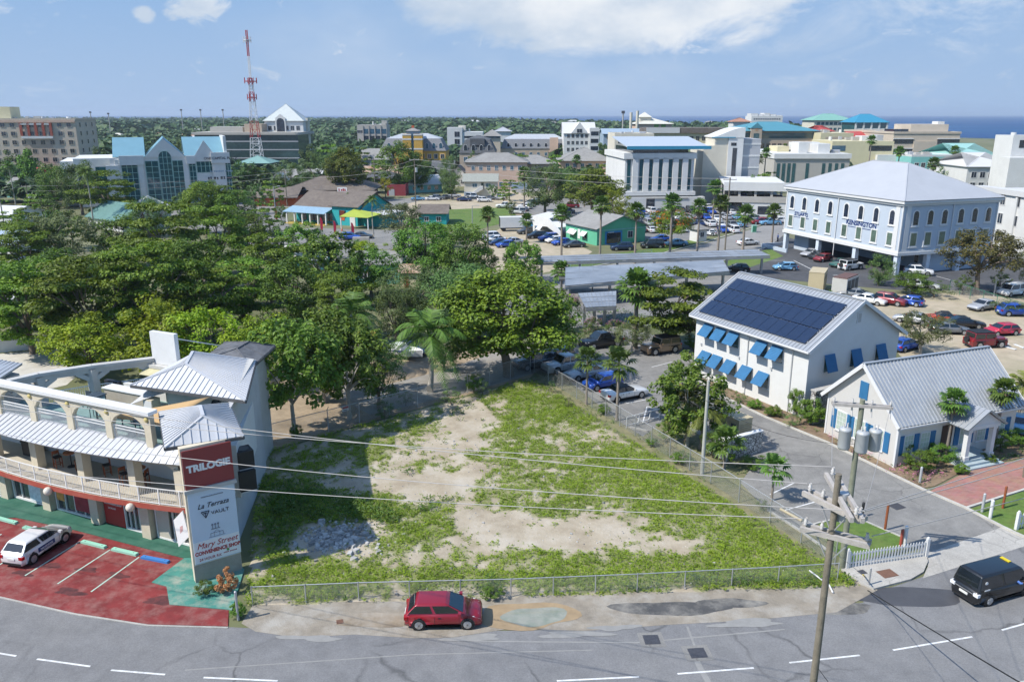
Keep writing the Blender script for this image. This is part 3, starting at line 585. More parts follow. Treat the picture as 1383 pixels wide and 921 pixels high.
M_shingle=mat('dark_shingles',(0.11,0.115,0.125),0.9,var=0.3,scale=2.2,dirt=(0.2,0.2,0.2),dirt_amt=0.6,dscale=0.8)
M_terr=mat('terrace_tiles',(0.2,0.3,0.28),0.7,var=0.15,scale=1.2)
M_tilefl=mat('balcony_tiles',(0.5,0.45,0.36),0.8,var=0.08,scale=1.5)
def seams(mb,quadpts,spacing,h=0.05,w=0.05,along='v'):
	"""standing seams as real ribs on a flat quad a-b-c-d (a-b eave, d-c ridge)"""
	a,b,c,d=[Vector(p) for p in quadpts];n=(b-a).cross(d-a).normalized()
	if n.z<0:n=-n
	L=(b-a).length;k=max(2,int(L/spacing))
	for i in range(k+1):
		t=i/k;p=a.lerp(b,t);q=d.lerp(c,t)
		if (p-q).length<0.15: continue
		mb.beam(p+n*h*.5,q+n*h*.5,w,h,n)
def tri_seams(mb,tri,spacing,h=0.05,w=0.05):
	"""ribs running up a triangular hip face a-b (eave), c apex: parallel to the fall line"""
	a,b,c=[Vector(p) for p in tri];e=(b-a);L=e.length;e.normalize();n=e.cross(c-a).normalized()
	if n.z<0:n=-n
	tc_=(c-a).dot(e);fall=(c-a)-e*tc_;k=int(L/spacing)
	for i in range(1,k):
		s=L*i/k;r=s/tc_ if s<tc_ else (L-s)/(L-tc_)
		p=a+e*s;q=p+fall*r
		if (q-p).length>.2:mb.beam(p+n*h*.5,q+n*h*.5,w,h,n)
def railing(mb,pts,z0,z1,post=1.4,bar=0.13,t=0.03):
	"""top and bottom rails, posts and thin bars along (x,y) points"""
	P=[Vector((p[0],p[1],0)) for p in pts]
	for i in range(len(P)-1):
		a,b=P[i],P[i+1];L=(b-a).length
		for z in (z1,z0+.08):mb.beam(a+Vector((0,0,z)),b+Vector((0,0,z)),.05,.05)
		k=max(1,round(L/post))
		for j in range(k+(i==len(P)-2)):p=a.lerp(b,j/k);mb.beam(p+Vector((0,0,z0)),p+Vector((0,0,z1+.02)),.06,.06)
		k=max(1,int(L/bar))
		for j in range(k):p=a.lerp(b,(j+.5)/k);mb.beam(p+Vector((0,0,z0+.08)),p+Vector((0,0,z1)),t*.6,t*.6)
def arch_strip(mb,x0,x1,zs,zc,ztop,y0,y1,n=10):
	"""wall over an arched opening between x0..x1: springs at zs, crown at zc, top at ztop"""
	pts=[(x0,ztop),(x0,zs)]
	for i in range(1,n):t=i/n;pts.append((x0+(x1-x0)*t,zs+(zc-zs)*math.sin(math.pi*t)**.6))
	pts+=[(x1,zs),(x1,ztop)]
	lo=pts[1:-1]
	for i in range(len(lo)-1):
		(xa,za),(xb,zb)=lo[i],lo[i+1]
		mb.add([(xa,y0,za),(xb,y0,zb),(xb,y0,ztop),(xa,y0,ztop),(xa,y1,za),(xb,y1,zb),(xb,y1,ztop),(xa,y1,ztop)],[(0,1,2,3),(5,4,7,6),(0,4,5,1),(3,2,6,7)])
	return mb
TA,TB=Vector((-36.15,51.07,0)),Vector((-19.86,43.84,0))
TRZ=math.atan2(TB.y-TA.y,TB.x-TA.x)
tri=thing('shop_building','cream and white shop building with arched roof terrace, curved balcony and red name board','shop building',TA,TRZ)
def TW(s,d,z=0.0):
	c,n=math.cos(TRZ),math.sin(TRZ);return Vector((TA.x+s*c-d*n,TA.y+s*n+d*c,z))
def yb(s): return -1.6+0.0095*(s-7.0)**2
S0,S1=-9.0,19.3
SS=[S0+(S1-S0)*i/20 for i in range(21)]
def sidex(d): return 21.2-0.62*(d+0.3)
mb=MB();mb.box(S0,19.5,0.55,0.8,0.1,3.0)
for s in (-3.2,0.6,4.95,9.6,14.2,18.2):mb.box(s-.38,s+.38,-.05,.62,0.1,3.0)
mb.box(S0,19.5,-.02,.6,2.78,3.02)
mb.prism([(S0,.8),(19.4,.8),(sidex(0.9),.9),(sidex(11.3),11.3),(9.2,11.3),(7.1,8.4),(4.5,5.3),(2.8,2.5),(S0,2.5)],0.1,3.0)
mb.obj('wall',M_cream,tri)
def shopfront(s0,s1,kind):
	f=MB();w=s1-s0
	for x in (s0,s1-.09):f.box(x,x+.09,.3,.52,.12,2.72)
	f.box(s0+.09,s1-.09,.3,.52,2.6,2.72);f.box(s0+.09,s1-.09,.3,.52,.12,.24)
	n=4
	for i in range(1,n):x=s0+w*i/n;f.box(x-.035,x+.035,.34,.5,.24,2.6)
	o=f.obj('shop_window',M_bars,tri);MB().box(s0+.09,s1-.09,.43,.47,.24,2.6).obj('pane',M_glassd,o);return o
for s0,s1,k in ((1.15,4.45,0),(5.5,9.1,1),(12.0,13.7,2),(14.75,17.7,3)):shopfront(s0,s1,k)
p=MB().box(10.15,11.95,.32,.5,.15,2.6).obj('shop_panel',M_inkred,tri);p['label']='red panel with white shop lettering beside the glass door'
M_sg=M_signwhite
text('Mary Street',.26,M_sg,tri,(11.05,.31,1.95),shear=.35);text('CONVENIENCE SHOP',.19,M_sg,tri,(11.05,.31,1.62),bold=.004,squeeze=.85);text('24 HOUR',.17,M_sg,tri,(10.9,.31,1.3))
MB().box(7.4,8.8,.3,.42,.5,2.3).obj('shop_poster',mat('dark_red_poster',(.3,.03,.05),.6,var=.3,scale=2),tri)
MB().box(5.65,6.35,.31,.42,.9,2.3).obj('shop_poster',mat('orange_poster',(.55,.3,.08),.6,var=.5,scale=3),tri)
MB().box(14.85,15.9,.33,.42,.24,2.55).obj('roller_shutter',mat('cream_shutter',(.5,.46,.38),.6,var=.05),tri)
MB().box(2.9,4.3,.3,.42,.3,1.5).obj('shop_poster',mat('fridge_white',(.66,.7,.74),.5,var=.2,scale=4),tri)
g=MB()
for i in range(16):x=-2.7+i*.2;g.box(x-.02,x+.02,-.05,0,.1,2.7)
for i in range(14):z=.2+i*.19;g.box(-2.75,.3,-.06,-.01,z,z+.06)
g.obj('lattice_gate',M_bars,tri)
mb=MB();mb.prism([(s,yb(s)) for s in SS]+[(S1,2.4),(S0,2.4)],3.02,3.24);mb.obj('balcony_floor',M_tilefl,tri)
mb=MB()
for a,b in zip(SS[:-1],SS[1:]):mb.add([(a,yb(a)-.04,2.92),(b,yb(b)-.04,2.92),(b,yb(b)-.04,3.27),(a,yb(a)-.04,3.27),(a,yb(a)-.005,2.92),(b,yb(b)-.005,2.92),(b,yb(b)-.005,3.27),(a,yb(a)-.005,3.27)],[(0,1,2,3),(4,7,6,5),(3,2,6,7),(0,4,5,1)])
mb.obj('fascia',M_redfas,tri)
mb=MB();railing(mb,[(s,yb(s)+.08) for s in SS],3.25,4.3,1.4,.12);r=mb.obj('railing',M_bars,tri);
mb=MB();mb.box(S0,19.6,2.2,2.4,3.24,6.5);mb.prism([(S0,2.4),(20.0,2.4),(sidex(11.3)-.05,11.25),(9.2,11.25),(7.1,8.4),(4.5,5.3),(2.8,2.5),(S0,2.45)],3.0,6.5);mb.obj('wall',M_white,tri)
for s in (0.6,4.9,9.3,13.9,17.8):
	MB().box(s-.3,s+.3,-.3,.3,3.24,5.6).obj('pillar',M_cream,tri)
mb=MB();ps=(-3.7,.6,4.9,9.3,13.9,17.8)
for a,b in zip(ps[:-1],ps[1:]):arch_strip(mb,a,b,5.0,5.85,6.1,-.16,.16)
mb.obj('arch_fascia',M_cream,tri)
for s,kind in ((1.9,'d'),(6.6,'d'),(11.3,'d'),(16.3,'d'),(3.7,'w'),(8.2,'w'),(14.9,'w')):
	f=MB()
	if kind=='d':f.box(s-.5,s+.5,2.13,2.2,3.25,5.5);o=f.obj('door',M_white2,tri);MB().box(s-.38,s+.38,2.11,2.128,3.5,5.35).obj('leaf',mat('pale_grey_door',(.5,.52,.55),.6,var=.05),o)
	else:f.box(s-.6,s+.6,2.14,2.2,4.2,5.3);o=f.obj('window',M_white2,tri);MB().box(s-.52,s+.52,2.125,2.139,4.28,5.22).obj('pane',glass('pale_blue_glass',(.16,.22,.28)),o)
mb=MB()
for i in range(20):
	a,b=SS[i],SS[i+1];ya,ybb=yb(a)-.12,yb(b)-.12
	mb.slab([(a,ya,6.12),(b,ybb,6.12),(b,.12,6.82),(a,.12,6.82)],.06);seams(mb,[(a,ya,6.12),(b,ybb,6.12),(b,.12,6.82),(a,.12,6.82)],.47,.045,.04)
mb.obj('canopy_roof',M_wroof,tri)
mb=MB()
for i in range(58):
	a=S0+(S1-S0)*i/58;b=a+(S1-S0)/58;m_=(a+b)/2
	mb.beam((a,yb(a)-.02,6.04),(m_,yb(m_)+.3,5.85),.05,.05);mb.beam((m_,yb(m_)+.3,5.85),(b,yb(b)-.02,6.04),.05,.05)
mb.obj('canopy_truss',M_cream,tri)
mb=MB();mb.prism([(S0,.16),(20.0,.16),(sidex(11.3)-.1,11.2),(9.3,11.2),(7.2,8.3),(4.6,5.2),(2.9,2.4),(S0,2.4)],6.5,6.62);mb.obj('terrace_floor',M_terr,tri)
cols=(-1.5,1.95,5.4,8.9,12.35,15.7)
mb=MB()
for s in cols:mb.box(s-.27,s+.27,-.18,.16,6.4,8.2)
for a,b in zip(cols[:-1],cols[1:]):arch_strip(mb,a+.27,b-.27,7.75,8.55,8.78,-.17,.15)
for s in cols:mb.box(s-.27,s+.27,-.17,.15,8.2,8.78)
mb.obj('arcade',M_cream,tri)
MB().box(-2.2,16.1,-.36,.34,8.783,9.0).obj('arcade_coping',M_white2,tri)
for s in cols[1:6]:
	MB().ball((s,-.2,8.45),.16,10,6,(1,.6,1)).obj('medallion',mat('yellow_boss',(.55,.45,.18),.7,var=.1),tri)
mb=MB()
for a,b in zip(cols[:-1],cols[1:]):railing(mb,[(a+.27,-.02),(b-.27,-.02)],6.62,7.62,9,.1);mb.beam((a+.27,-.02,7.42),(b-.27,-.02,7.42),.04,.04)
mb.obj('railing',M_bars,tri)
rear=[(2.6,.4),(3.05,2.2),(4.8,5.0),(7.4,8.1)]
mb=MB()
for a,b in zip(rear[:-1],rear[1:]):
	mb.beam((a[0],a[1],8.9),(b[0],b[1],8.9),.55,.22);mb.beam((a[0],a[1],8.62),(b[0],b[1],8.62),.3,.34)
for p_ in rear[1:]:mb.box(p_[0]-.28,p_[0]+.28,p_[1]-.28,p_[1]+.28,6.5,8.7)
for a,b in zip(rear[:-1],rear[1:]):
	for e,f_ in ((a,b),(b,a)):
		u=Vector((f_[0]-e[0],f_[1]-e[1])).normalized();mb.beam((e[0]+u.x*.1,e[1]+u.y*.1,7.9),(e[0]+u.x*1.0,e[1]+u.y*1.0,8.5),.28,.3)
mb.obj('arcade',M_greywall,tri)
mb=MB();railing(mb,rear[1:],6.62,7.5,2.5,.14);mb.obj('railing',M_bars,tri)
MB().box(6.2,10.3,6.2,6.45,6.62,7.5).obj('parapet',M_white,tri)
MB().box(4.7,6.1,5.9,6.2,6.62,7.6).obj('parapet',M_ink,tri)
mb=MB();TWR=[(12.2,4.6),(sidex(4.6)-.05,4.6),(sidex(11.0)-.05,11.0),(10.8,11.0)]
mb.prism(TWR,6.4,8.9);mb.obj('tower_wall',M_greywall,tri)
mb=MB();mb.prism([(19.3,.3),(21.15,-.25),(sidex(11.3)+.05,11.33),(sidex(11.3)-.25,11.33),(20.0,.9)],.0,8.5);mb.obj('side_wall',mat('side_wall_grey',(.5,.5,.5),.9,var=.05,scale=.5,dirt=(.34,.34,.34),dirt_amt=.5,dscale=.3),tri)
def hip(parent,E,zE,r0,r1,zR,m,name='roof',sp=.42,th=.08,eave=M_gutter):
	"""hip roof: eave corners E (4, front-left first, counter-clockwise from above), ridge r0 (front) to r1 (back)"""
	e=[Vector((p[0],p[1],zE)) for p in E];a=Vector((r0[0],r0[1],zR));b=Vector((r1[0],r1[1],zR));mb=MB()
	for f in ((e[0],e[1],a),(e[2],e[3],b)):mb.slab(f,th);tri_seams(mb,f,sp)
	for f in ((e[1],e[2],b,a),(e[3],e[0],a,b)):mb.slab(f,th);seams(mb,f,sp)
	mb.beam(a,b,.2,.12)
	for p,q in ((e[0],a),(e[1],a),(e[2],b),(e[3],b)):mb.beam(p,q,.14,.1)
	o=mb.obj(name,m,parent)
	if eave:
		g_=MB()
		for i in range(4):p,q=e[i],e[(i+1)%4];g_.beam(p-Vector((0,0,.12)),q-Vector((0,0,.12)),.12,.16)
		g_.obj('gutter',eave,o)
	return o
hip(tri,[(10.2,3.55),(19.3,4.3),(14.1,11.2),(9.3,11.0)],8.72,(13.2,5.6),(11.4,8.0),9.95,M_wroof)
hip(tri,[(19.9,-2.75),(22.7,.3),(18.15,4.1),(15.3,1.15)],8.42,(20.35,-.25),(18.95,.95),9.45,M_wroof)
hip(tri,[(10.2,9.5),(14.6,10.2),(12.5,15.2),(8.2,14.3)],8.62,(11.8,11.8),(11.3,13.6),9.2,M_shingle,sp=99)
MB().prism([(10.0,11.34),(13.6,11.34),(12.0,14.6),(8.7,14.0)],0,8.6).obj('rear_wall',M_greywall,tri)
mb=MB();mb.box(16.4,17.0,4.5,4.59,7.3,7.9);o=MB().tube([(16.6,4.57,7.9),(16.6,4.5,7.9)],.42,18).obj('round_window',M_glassd,tri)
mb=MB();mb.slab([(-6,-2.6,8.6),(1.75,-.7,8.6),(1.0,2.6,9.3),(-6,2.6,9.3)],.1);seams(mb,[(-6,-2.6,8.6),(1.75,-.7,8.6),(1.0,2.6,9.3),(-6,2.6,9.3)],.45);o=mb.obj('roof',M_groof,tri)
MB().box(-6,.8,0.6,2.4,6.6,8.6).obj('tower_wall',M_greywall,tri)
mb=MB();mb.box(7.4,9.75,8.0,8.35,8.6,11.0);mb.obj('roof_board',M_white2,tri)
mb=MB();mb.box(6.9,10.4,7.6,8.6,8.35,8.58);mb.box(8.3,9.6,7.9,8.9,6.6,8.35);mb.obj('board_plinth',M_greywall,tri)
mb=MB();mb.slab([(7.0,7.0,8.0),(10.3,7.0,8.0),(10.3,7.75,8.38),(7.0,7.75,8.38)],.06);mb.obj('small_awning',mat('yellowed_metal',(.5,.46,.28),.6,var=.12),tri)
mb=MB();
for x in (8.9,9.7):mb.beam((x,8.35,10.6),(x+.9,11.4,9.4),.06,.06)
mb.obj('stay',M_alu,tri)
PB_,PZ,PL_=frame2(Vector((-18.2,40.29,0)),Vector((-16.06,41.76,0)))
def py_obj(name,mb,m):
	o=mb.obj(name,m,tri);o.matrix_local=tri_inv@Matrix.Translation(PB_)@Matrix.Rotation(PZ,4,'Z');return o
bpy.context.view_layer.update();tri_inv=tri.matrix_world.inverted()
py_obj('pylon',MB().box(0,2.66,0,.42,0,8.4),M_cream)
py_obj('pylon',MB().box(.02,2.64,-.012,0,0.05,1.15),M_blockwall)
nb=py_obj('name_board',MB().box(.06,2.72,-.1,-.02,5.95,8.25),M_redsign)
py_obj('ledge',MB().box(-.05,2.8,-.2,-.01,5.72,5.93),M_greywall)
tb=py_obj('tenant_board',MB().box(.1,2.68,-.07,-.015,1.25,5.68),M_shadesign)
py_obj('tenant_board',MB().box(.12,2.66,-.082,-.0705,1.3,2.62),M_signwhite)
def ptext(txt,size,m,x,z,**k):
	me=text_mesh(txt,size,**k);me.materials.clear();me.materials.append(m);o=link('lettering',me,tri);
	o.matrix_local=tri_inv@Matrix.Translation(PB_)@Matrix.Rotation(PZ,4,'Z')@Matrix.Translation((x,-.105 if z>5.8 else -.088,z))@Matrix.Rotation(math.pi/2,4,'X');return o
ptext('TRILOGIE',.55,M_signwhite,1.4,6.95,bold=.03,squeeze=1.0)
M_inkg=mat('grey_ink',(.2,.22,.26),.6,var=.05)
def scribble(n,w,h,seed):
	r_=random.Random(seed);k=MB();x=-w/2
	while x<w/2:
		a=w/n*r_.uniform(.5,1.0);k.box(x,x+a,-.012,0,r_.uniform(0,.15)*h,h*r_.uniform(.75,1));x+=a+w/n*(.3 if r_.random()<.8 else .9)
	return k
py_obj('faint_lettering',( lambda k:(setattr(k,'v',[(p[0]+1.4,p[1]-.075,p[2]+5.25) for p in k.v]),k)[1])(scribble(18,1.2,.08,1)),M_inkg)
ptext('La Terraza',.42,M_ink,1.4,4.62,shear=.4,squeeze=.95)
ptext('VAULT',.3,M_ink,1.75,4.12,squeeze=1.1)
mb=MB()
for a,b in (((.72,4.4),(1.16,4.4)),((1.16,4.4),(.94,4.0)),((.94,4.0),(.72,4.4)),((.83,4.3),(1.05,4.3)),((.94,4.05),(.94,4.3))):mb.beam((a[0],-.085,a[1]),(b[0],-.085,b[1]),.03,.06,(0,1,0))
py_obj('emblem',mb,M_ink)
mb=MB()
for x in (1.24,1.4,1.56):
	mb.tube([(x,-.08,3.48),(x,-.1,3.48)],.06,10);mb.beam((x,-.085,3.2),(x,-.085,3.44),.03,.05,(0,1,0))
mb.beam((1.15,-.085,3.2),(1.65,-.085,3.2),.03,.03);py_obj('emblem',mb,M_inkg)
mb=MB()
for a,b in (((1.0,2.72),(1.9,2.72)),((1.1,2.72),(1.1,2.95)),((1.8,2.72),(1.8,2.95)),((1.1,2.95),(1.8,2.95)),((1.25,2.95),(1.45,3.1)),((1.45,3.1),(1.65,2.95)),((1.3,2.72),(1.3,2.95)),((1.6,2.72),(1.6,2.95))):mb.beam((a[0],-.08,a[1]),(b[0],-.08,b[1]),.018,.018)
py_obj('emblem',mb,M_inkg)
ptext('Mary Street',.5,M_inkred,1.4,2.16,shear=.35,squeeze=.95);ptext('CONVENIENCE SHOP',.31,M_inkred,1.4,1.78,bold=.012,squeeze=.84);ptext('24 HOUR RX',.24,M_inkred,.95,1.4,squeeze=.9)
MB_=MB();MB_.tube([(1.95,-.085,1.68),(1.95,-.1,1.68)],.08,12);py_obj('emblem',MB_,mat('leaf_green',(.1,.3,.08),.6))
py_obj('faint_lettering',( lambda k:(setattr(k,'v',[(p[0]+2.1,p[1]-.083,p[2]+1.5) for p in k.v]),k)[1])(scribble(12,.8,.07,2)),M_inkred)
for s in (2.0,8.0,14.6):
	t=thing('globe_lamp',{2.0:'round frosted globe lamp under the red balcony edge nearest the lattice gate',8.0:'round frosted globe lamp on the red balcony edge between the dark shop windows',14.6:'round frosted globe lamp on the red balcony edge beside the red shop panel'}[s],'lamp',TW(s,yb(s)-.2,2.95),TRZ,'globe lamps under the balcony')
	MB().ball((0,0,0),.27,14,10).obj('globe',M_globe,t);MB().beam((0,.02,.1),(0,.25,.12),.06,.06).obj('bracket',M_alu,t)
def chair_mesh(t):
	mb=MB()
	for x in (-.2,.2):
		mb.beam((x,-.2,0),(x,-.2,.72),.05,.05);mb.beam((x,.2,0),(x,.2,1.15),.05,.05);mb.beam((x,-.2,.3),(x,.2,.3),.03,.03)
	mb.beam((-.2,-.2,.3),(.2,-.2,.3),.03,.03);mb.beam((-.2,.2,.3),(.2,.2,.3),.03,.03)
	mb.obj('frame',M_wood,t);MB().box(-.23,.23,-.23,.23,.72,.79).obj('seat',M_blackplastic,t)
	mb=MB();mb.box(-.2,.2,.18,.22,.92,1.15);mb.obj('backrest',M_wood,t)
def stool(loc,rz,lab):
	t=thing('bar_chair',lab,'bar chair',loc,rz,'bar chairs on the balcony');chair_mesh(t);return t
def btable(loc,lab):
	t=thing('bar_table',lab,'table',loc,TRZ,'tables on the balcony');MB().cyl(0,0,1.0,1.05,.42,18).obj('tabletop',mat('orange_tabletop',(.42,.13,.04),.45,var=.15,scale=3),t);MB().cyl(0,0,.03,1.0,.04,8).obj('pedestal',M_blackplastic,t);MB().cyl(0,0,0,.03,.28,14).obj('base',M_blackplastic,t)
s0_=stool(TW(6.0,.55,3.24),TRZ+1.3,'dark-seated bar chair on the street side of the first balcony table')
for (s,d,a,l) in ((7.7,.9,-1.2,'dark-seated bar chair pushed against the pillar side of the first balcony table'),(8.6,.6,.4,'bar chair with an orange cloth on it beside the balcony pillar'),(10.1,1.0,-.5,'single bar chair standing between the two balcony tables'),(12.2,.5,1.3,'dark-seated bar chair left of the second balcony table'),(13.55,.9,-1.3,'dark-seated bar chair tucked by the pillar right of the second balcony table')):
	c_=dup(s0_,TW(s,d,3.24),TRZ+a,l)
btable(TW(6.7,1.0,3.24),'round orange bar table on the balcony near the bin');btable(TW(12.9,1.1,3.24),'round orange bar table on the balcony between two bar chairs')
t=thing('waste_bin','black lidded bin at the left end of the balcony','bin',TW(2.4,1.3,3.24),TRZ);MB().prism([(-.5,-.35),(.5,-.35),(.5,.35),(-.5,.35)],0,.95).obj('body',M_blackplastic,t);MB().box(-.55,.55,-.4,.4,.951,1.05).obj('lid',M_blackplastic,t)
for s,d,z,l in ((21.9,3.1,4.9,'upper black air conditioner unit on the side wall behind the name board'),(21.5,3.0,3.5,'larger black air conditioner unit bracketed low on the side wall behind the tenant board')):
	t=thing('air_conditioner',l,'air conditioner',TW(sidex(d)+.75,d,z),TRZ+math.radians(-32),'air conditioners on the side wall');w_=.55 if z>4 else .7
	MB().box(-w_,w_,-.5,.5,0,1.1 if z>4 else 1.3).obj('casing',M_blackplastic,t);MB().cyl(0,0,1.101 if z>4 else 1.301,1.14 if z>4 else 1.34,.36,16).obj('fan_guard',M_gutter,t);MB().beam((-w_-.5,0,-.05),(w_,0,-.05),.9,.06).obj('bracket',M_alu,t)
t=thing('shade_sail','tan triangular shade sail stretched over the roof terrace','shade sail',TW(13.0,2.5,8.2),TRZ)
def sail(pts,m,t):
	a,b,c=[Vector(p) for p in pts];n=8;V=[];F=[];ix={}
	for i in range(n+1):
		for j in range(n+1-i):
			u,v=i/n,j/n;w=1-u-v;ctr=(a+b+c)/3;p=a*w+b*u+c*v;e=min(u,v,w);edge=1-0.18*(4*u*v+4*v*w+4*w*u-12*u*v*w)
			p=ctr+(p-ctr)*edge;p.z-=.35*9*u*v*w;ix[i,j]=len(V);V.append(p)
	for i in range(n):
		for j in range(n-i):
			F.append((ix[i,j],ix[i+1,j],ix[i,j+1]))
			if j<n-i-1:F.append((ix[i+1,j],ix[i+1,j+1],ix[i,j+1]))
	mb=MB();mb.smooth= True;mb.add(V,F);k=mb.obj('cloth',m,t);md=k.modifiers.new('thickness','SOLIDIFY');md.thickness=.02
sail([(-2.2,-1.9,-.1),(3.2,-1.4,-.2),(4.1,1.6,1.0)],M_tan,t);t.location=TW(12.6,2.4,7.7)
t=thing('shade_sail','pale grey shade sail hung under the edge of the hipped tower roof','shade sail',TW(10.0,3.6,7.4),TRZ);sail([(0,-.3,-.1),(2.6,.7,.9),(.7,1.6,1.1)],M_greysail,t)
t=thing('bar_counter','pale topped bar counter on the roof terrace','bar counter',TW(8.3,4.9,6.62),TRZ);MB().box(-2,2,-.35,.35,0,1.0).obj('body',M_blockwall,t);MB().box(-2.1,2.1,-.45,.45,1.003,1.08).obj('countertop',M_white2,t)
t=thing('bar_fridge','cream cabinet standing at the end of the terrace bar counter','cabinet',TW(11.2,4.2,6.62),TRZ);MB().box(-.4,.4,-.35,.35,0,1.1).obj('body',M_cream,t);MB().box(-.36,.36,-.37,-.352,.1,1.0).obj('door',M_white2,t)
M_dk=mat('dark_blue_metal',(.05,.07,.09),.5,var=.2)
tt0= None
for i,(s,d,l) in enumerate(((9.2,2.2,'dark terrace table seen through the third roof arch from the pylon'),(13.7,1.3,'dark terrace table seen through the roof arch nearest the pylon'),(11.0,1.9,'dark terrace table below the tip of the tan sail'),(7.0,3.4,'dark terrace table in front of the bar counter'))):
	if tt0 is None:
		t=thing('terrace_table',l,'table',TW(s,d,6.62),TRZ,'dark tables on the roof terrace');MB().box(-.5,.5,-.4,.4,.98,1.03).obj('tabletop',M_dk,t);tt0=t
		for a in (-1,1):
			for b in (-1,1):MB().beam((a*.42,b*.32,0),(a*.42,b*.32,.98),.05,.05).obj('leg',M_dk,t)
	else:dup(tt0,TW(s,d,6.62),TRZ,l)
ts0= None
for i,(s,d,a,l) in enumerate(((8.4,2.0,.4,'dark terrace chair left of the third-arch table'),(10.0,2.6,2.0,'dark terrace chair behind the third-arch table'),(13.0,1.9,.2,'dark terrace chair left of the table nearest the pylon'),(14.4,1.0,3,'dark terrace chair right of the table nearest the pylon'),(11.7,2.4,1,'dark terrace chair under the tan sail'),(6.2,3.2,.1,'dark terrace chair at the far end by the bar counter'))):
	if ts0 is None:
		t=thing('terrace_chair',l,'chair',TW(s,d,6.62),TRZ+a,'dark chairs on the roof terrace');ts0=t
		MB().box(-.22,.22,-.22,.22,.7,.74).obj('seat',M_dk,t);MB().box(-.22,.22,.19,.22,.8,1.15).obj('backrest',M_dk,t)
		for x in (-1,1):
			for y in (-1,1):MB().beam((x*.2,y*.2,0),(x*.2,y*.2,.7),.035,.035).obj('leg',M_dk,t)
	else:dup(ts0,TW(s,d,6.62),TRZ+a,l)
t=thing('hanging_banner','white flag-shaped sign tilted out from the pylon edge over the walkway','sign',TW(18.45,-1.5,0),TRZ);MB().vprism([(0,3.07),(.82,3.87),(1.09,2.25),(.15,1.35)],-.04,.04).obj('board',M_signwhite,t);MB().vprism([(.42,2.3),(.66,2.55),(.7,2.9),(.46,2.75)],-.046,-.041).obj('emblem',mat('faded_pink',(.6,.35,.33),.7),t)
ws0= None
for (a,b,l,m) in (((-8,700),(26,709),'pale green wheel stop at the head of the bay left of the white hatchback','g'),((34,714),(60,721),'pale green wheel stop half hidden by the white hatchback','g'),((111,733),(143,741),'pale green wheel stop just right of the white hatchback','g'),((152,743),(186,751),'pale green wheel stop next to the blue one','g'),((192,754),(228,761),'blue wheel stop at the last bay before the pylon','b')):
	p0,a_,L_=frame2(G(*a),G(*b));c=(G(*a)+G(*b))/2
	t=thing('wheel_stop',l,'wheel stop',(c.x,c.y,.05),a_,'wheel stops on the red parking apron')
	MB().vprism([(-1,0),(1,0),(.96,.14),(-.96,.14)],-.13,.13).obj('block',mat('pale_green_concrete',(.3,.6,.45),.8,var=.1,dirt=(.4,.4,.35),dirt_amt=.4) if m=='g' else mat('blue_concrete',(.05,.2,.5),.7,var=.1),t)
	for x in (-.7,.7):MB().cyl(x,0,.141,.15,.03,8).obj('fixing',M_iron,t)
O,RZ,LN=frame2(G(936,505),G(1084,565));LN=14.44;WD=12.0;EV=6.5;RG=10.0
sh=thing('solar_house','white two-storey house with blue awning shutters and solar panels on its grey roof','house',O,RZ)
mb=MB();mb.box(0,LN,0,WD,0,EV);mb.vprism([(0,EV),(WD,EV),(WD/2,RG)],0,LN)
mb=MB();P_=[(0,0),(WD,0),(WD,EV),(WD/2,RG),(0,EV)]
V=[(0,y,z) for y,z in P_]+[(LN,y,z) for y,z in P_];mb.add(V,[(4,3,2,1,0),(5,6,7,8,9)]+[(i,(i+1)%5,5+(i+1)%5,5+i) for i in (0,1,4)]);mb.obj('wall',M_white,sh)
OV=.55;sl=(RG-EV)/(WD/2)
def gable_roof(parent,LN,WD,EV,RG,OV,OVG,m,sp=.4,th=.12,name='roof',lift=.02):
	sl=(RG-EV)/(WD/2);zE=EV-OV*sl+lift;mb=MB()
	A=[(-OVG,-OV,zE),(LN+OVG,-OV,zE),(LN+OVG,WD/2,RG+lift),(-OVG,WD/2,RG+lift)]
	B=[(LN+OVG,WD+OV,zE),(-OVG,WD+OV,zE),(-OVG,WD/2,RG+lift),(LN+OVG,WD/2,RG+lift)]
	for q in (A,B):
		mb.slab([Vector(p)+Vector((0,0,th)) for p in q],th)
		if sp:seams(mb,[Vector(p)+Vector((0,0,th)) for p in q],sp,.06,.07)
	mb.beam((-OVG,WD/2,RG+lift+th+.03),(LN+OVG,WD/2,RG+lift+th+.03),.3,.08);return mb.obj(name,m,parent)
rf=gable_roof(sh,LN,WD,EV,RG,OV,.45,M_groof)
g_=MB();zE=EV-OV*sl
for x in (-.5,LN+.47):
	g_=MB();g_.beam((x,-OV,zE+.06),(x,WD/2,RG+.06),.06,.3);g_.beam((x,WD/2,RG+.06),(x,WD+OV,zE+.06),.06,.3);g_.obj('bargeboard',M_white2,sh)
g_=MB();g_.beam((-.45,-OV-.06,zE+.06),(LN+.42,-OV-.06,zE+.06),.12,.14);g_.obj('gutter',M_white2,sh)
M_pv=bpy.data.materials.new('solar_cells');M_pv.use_nodes= True
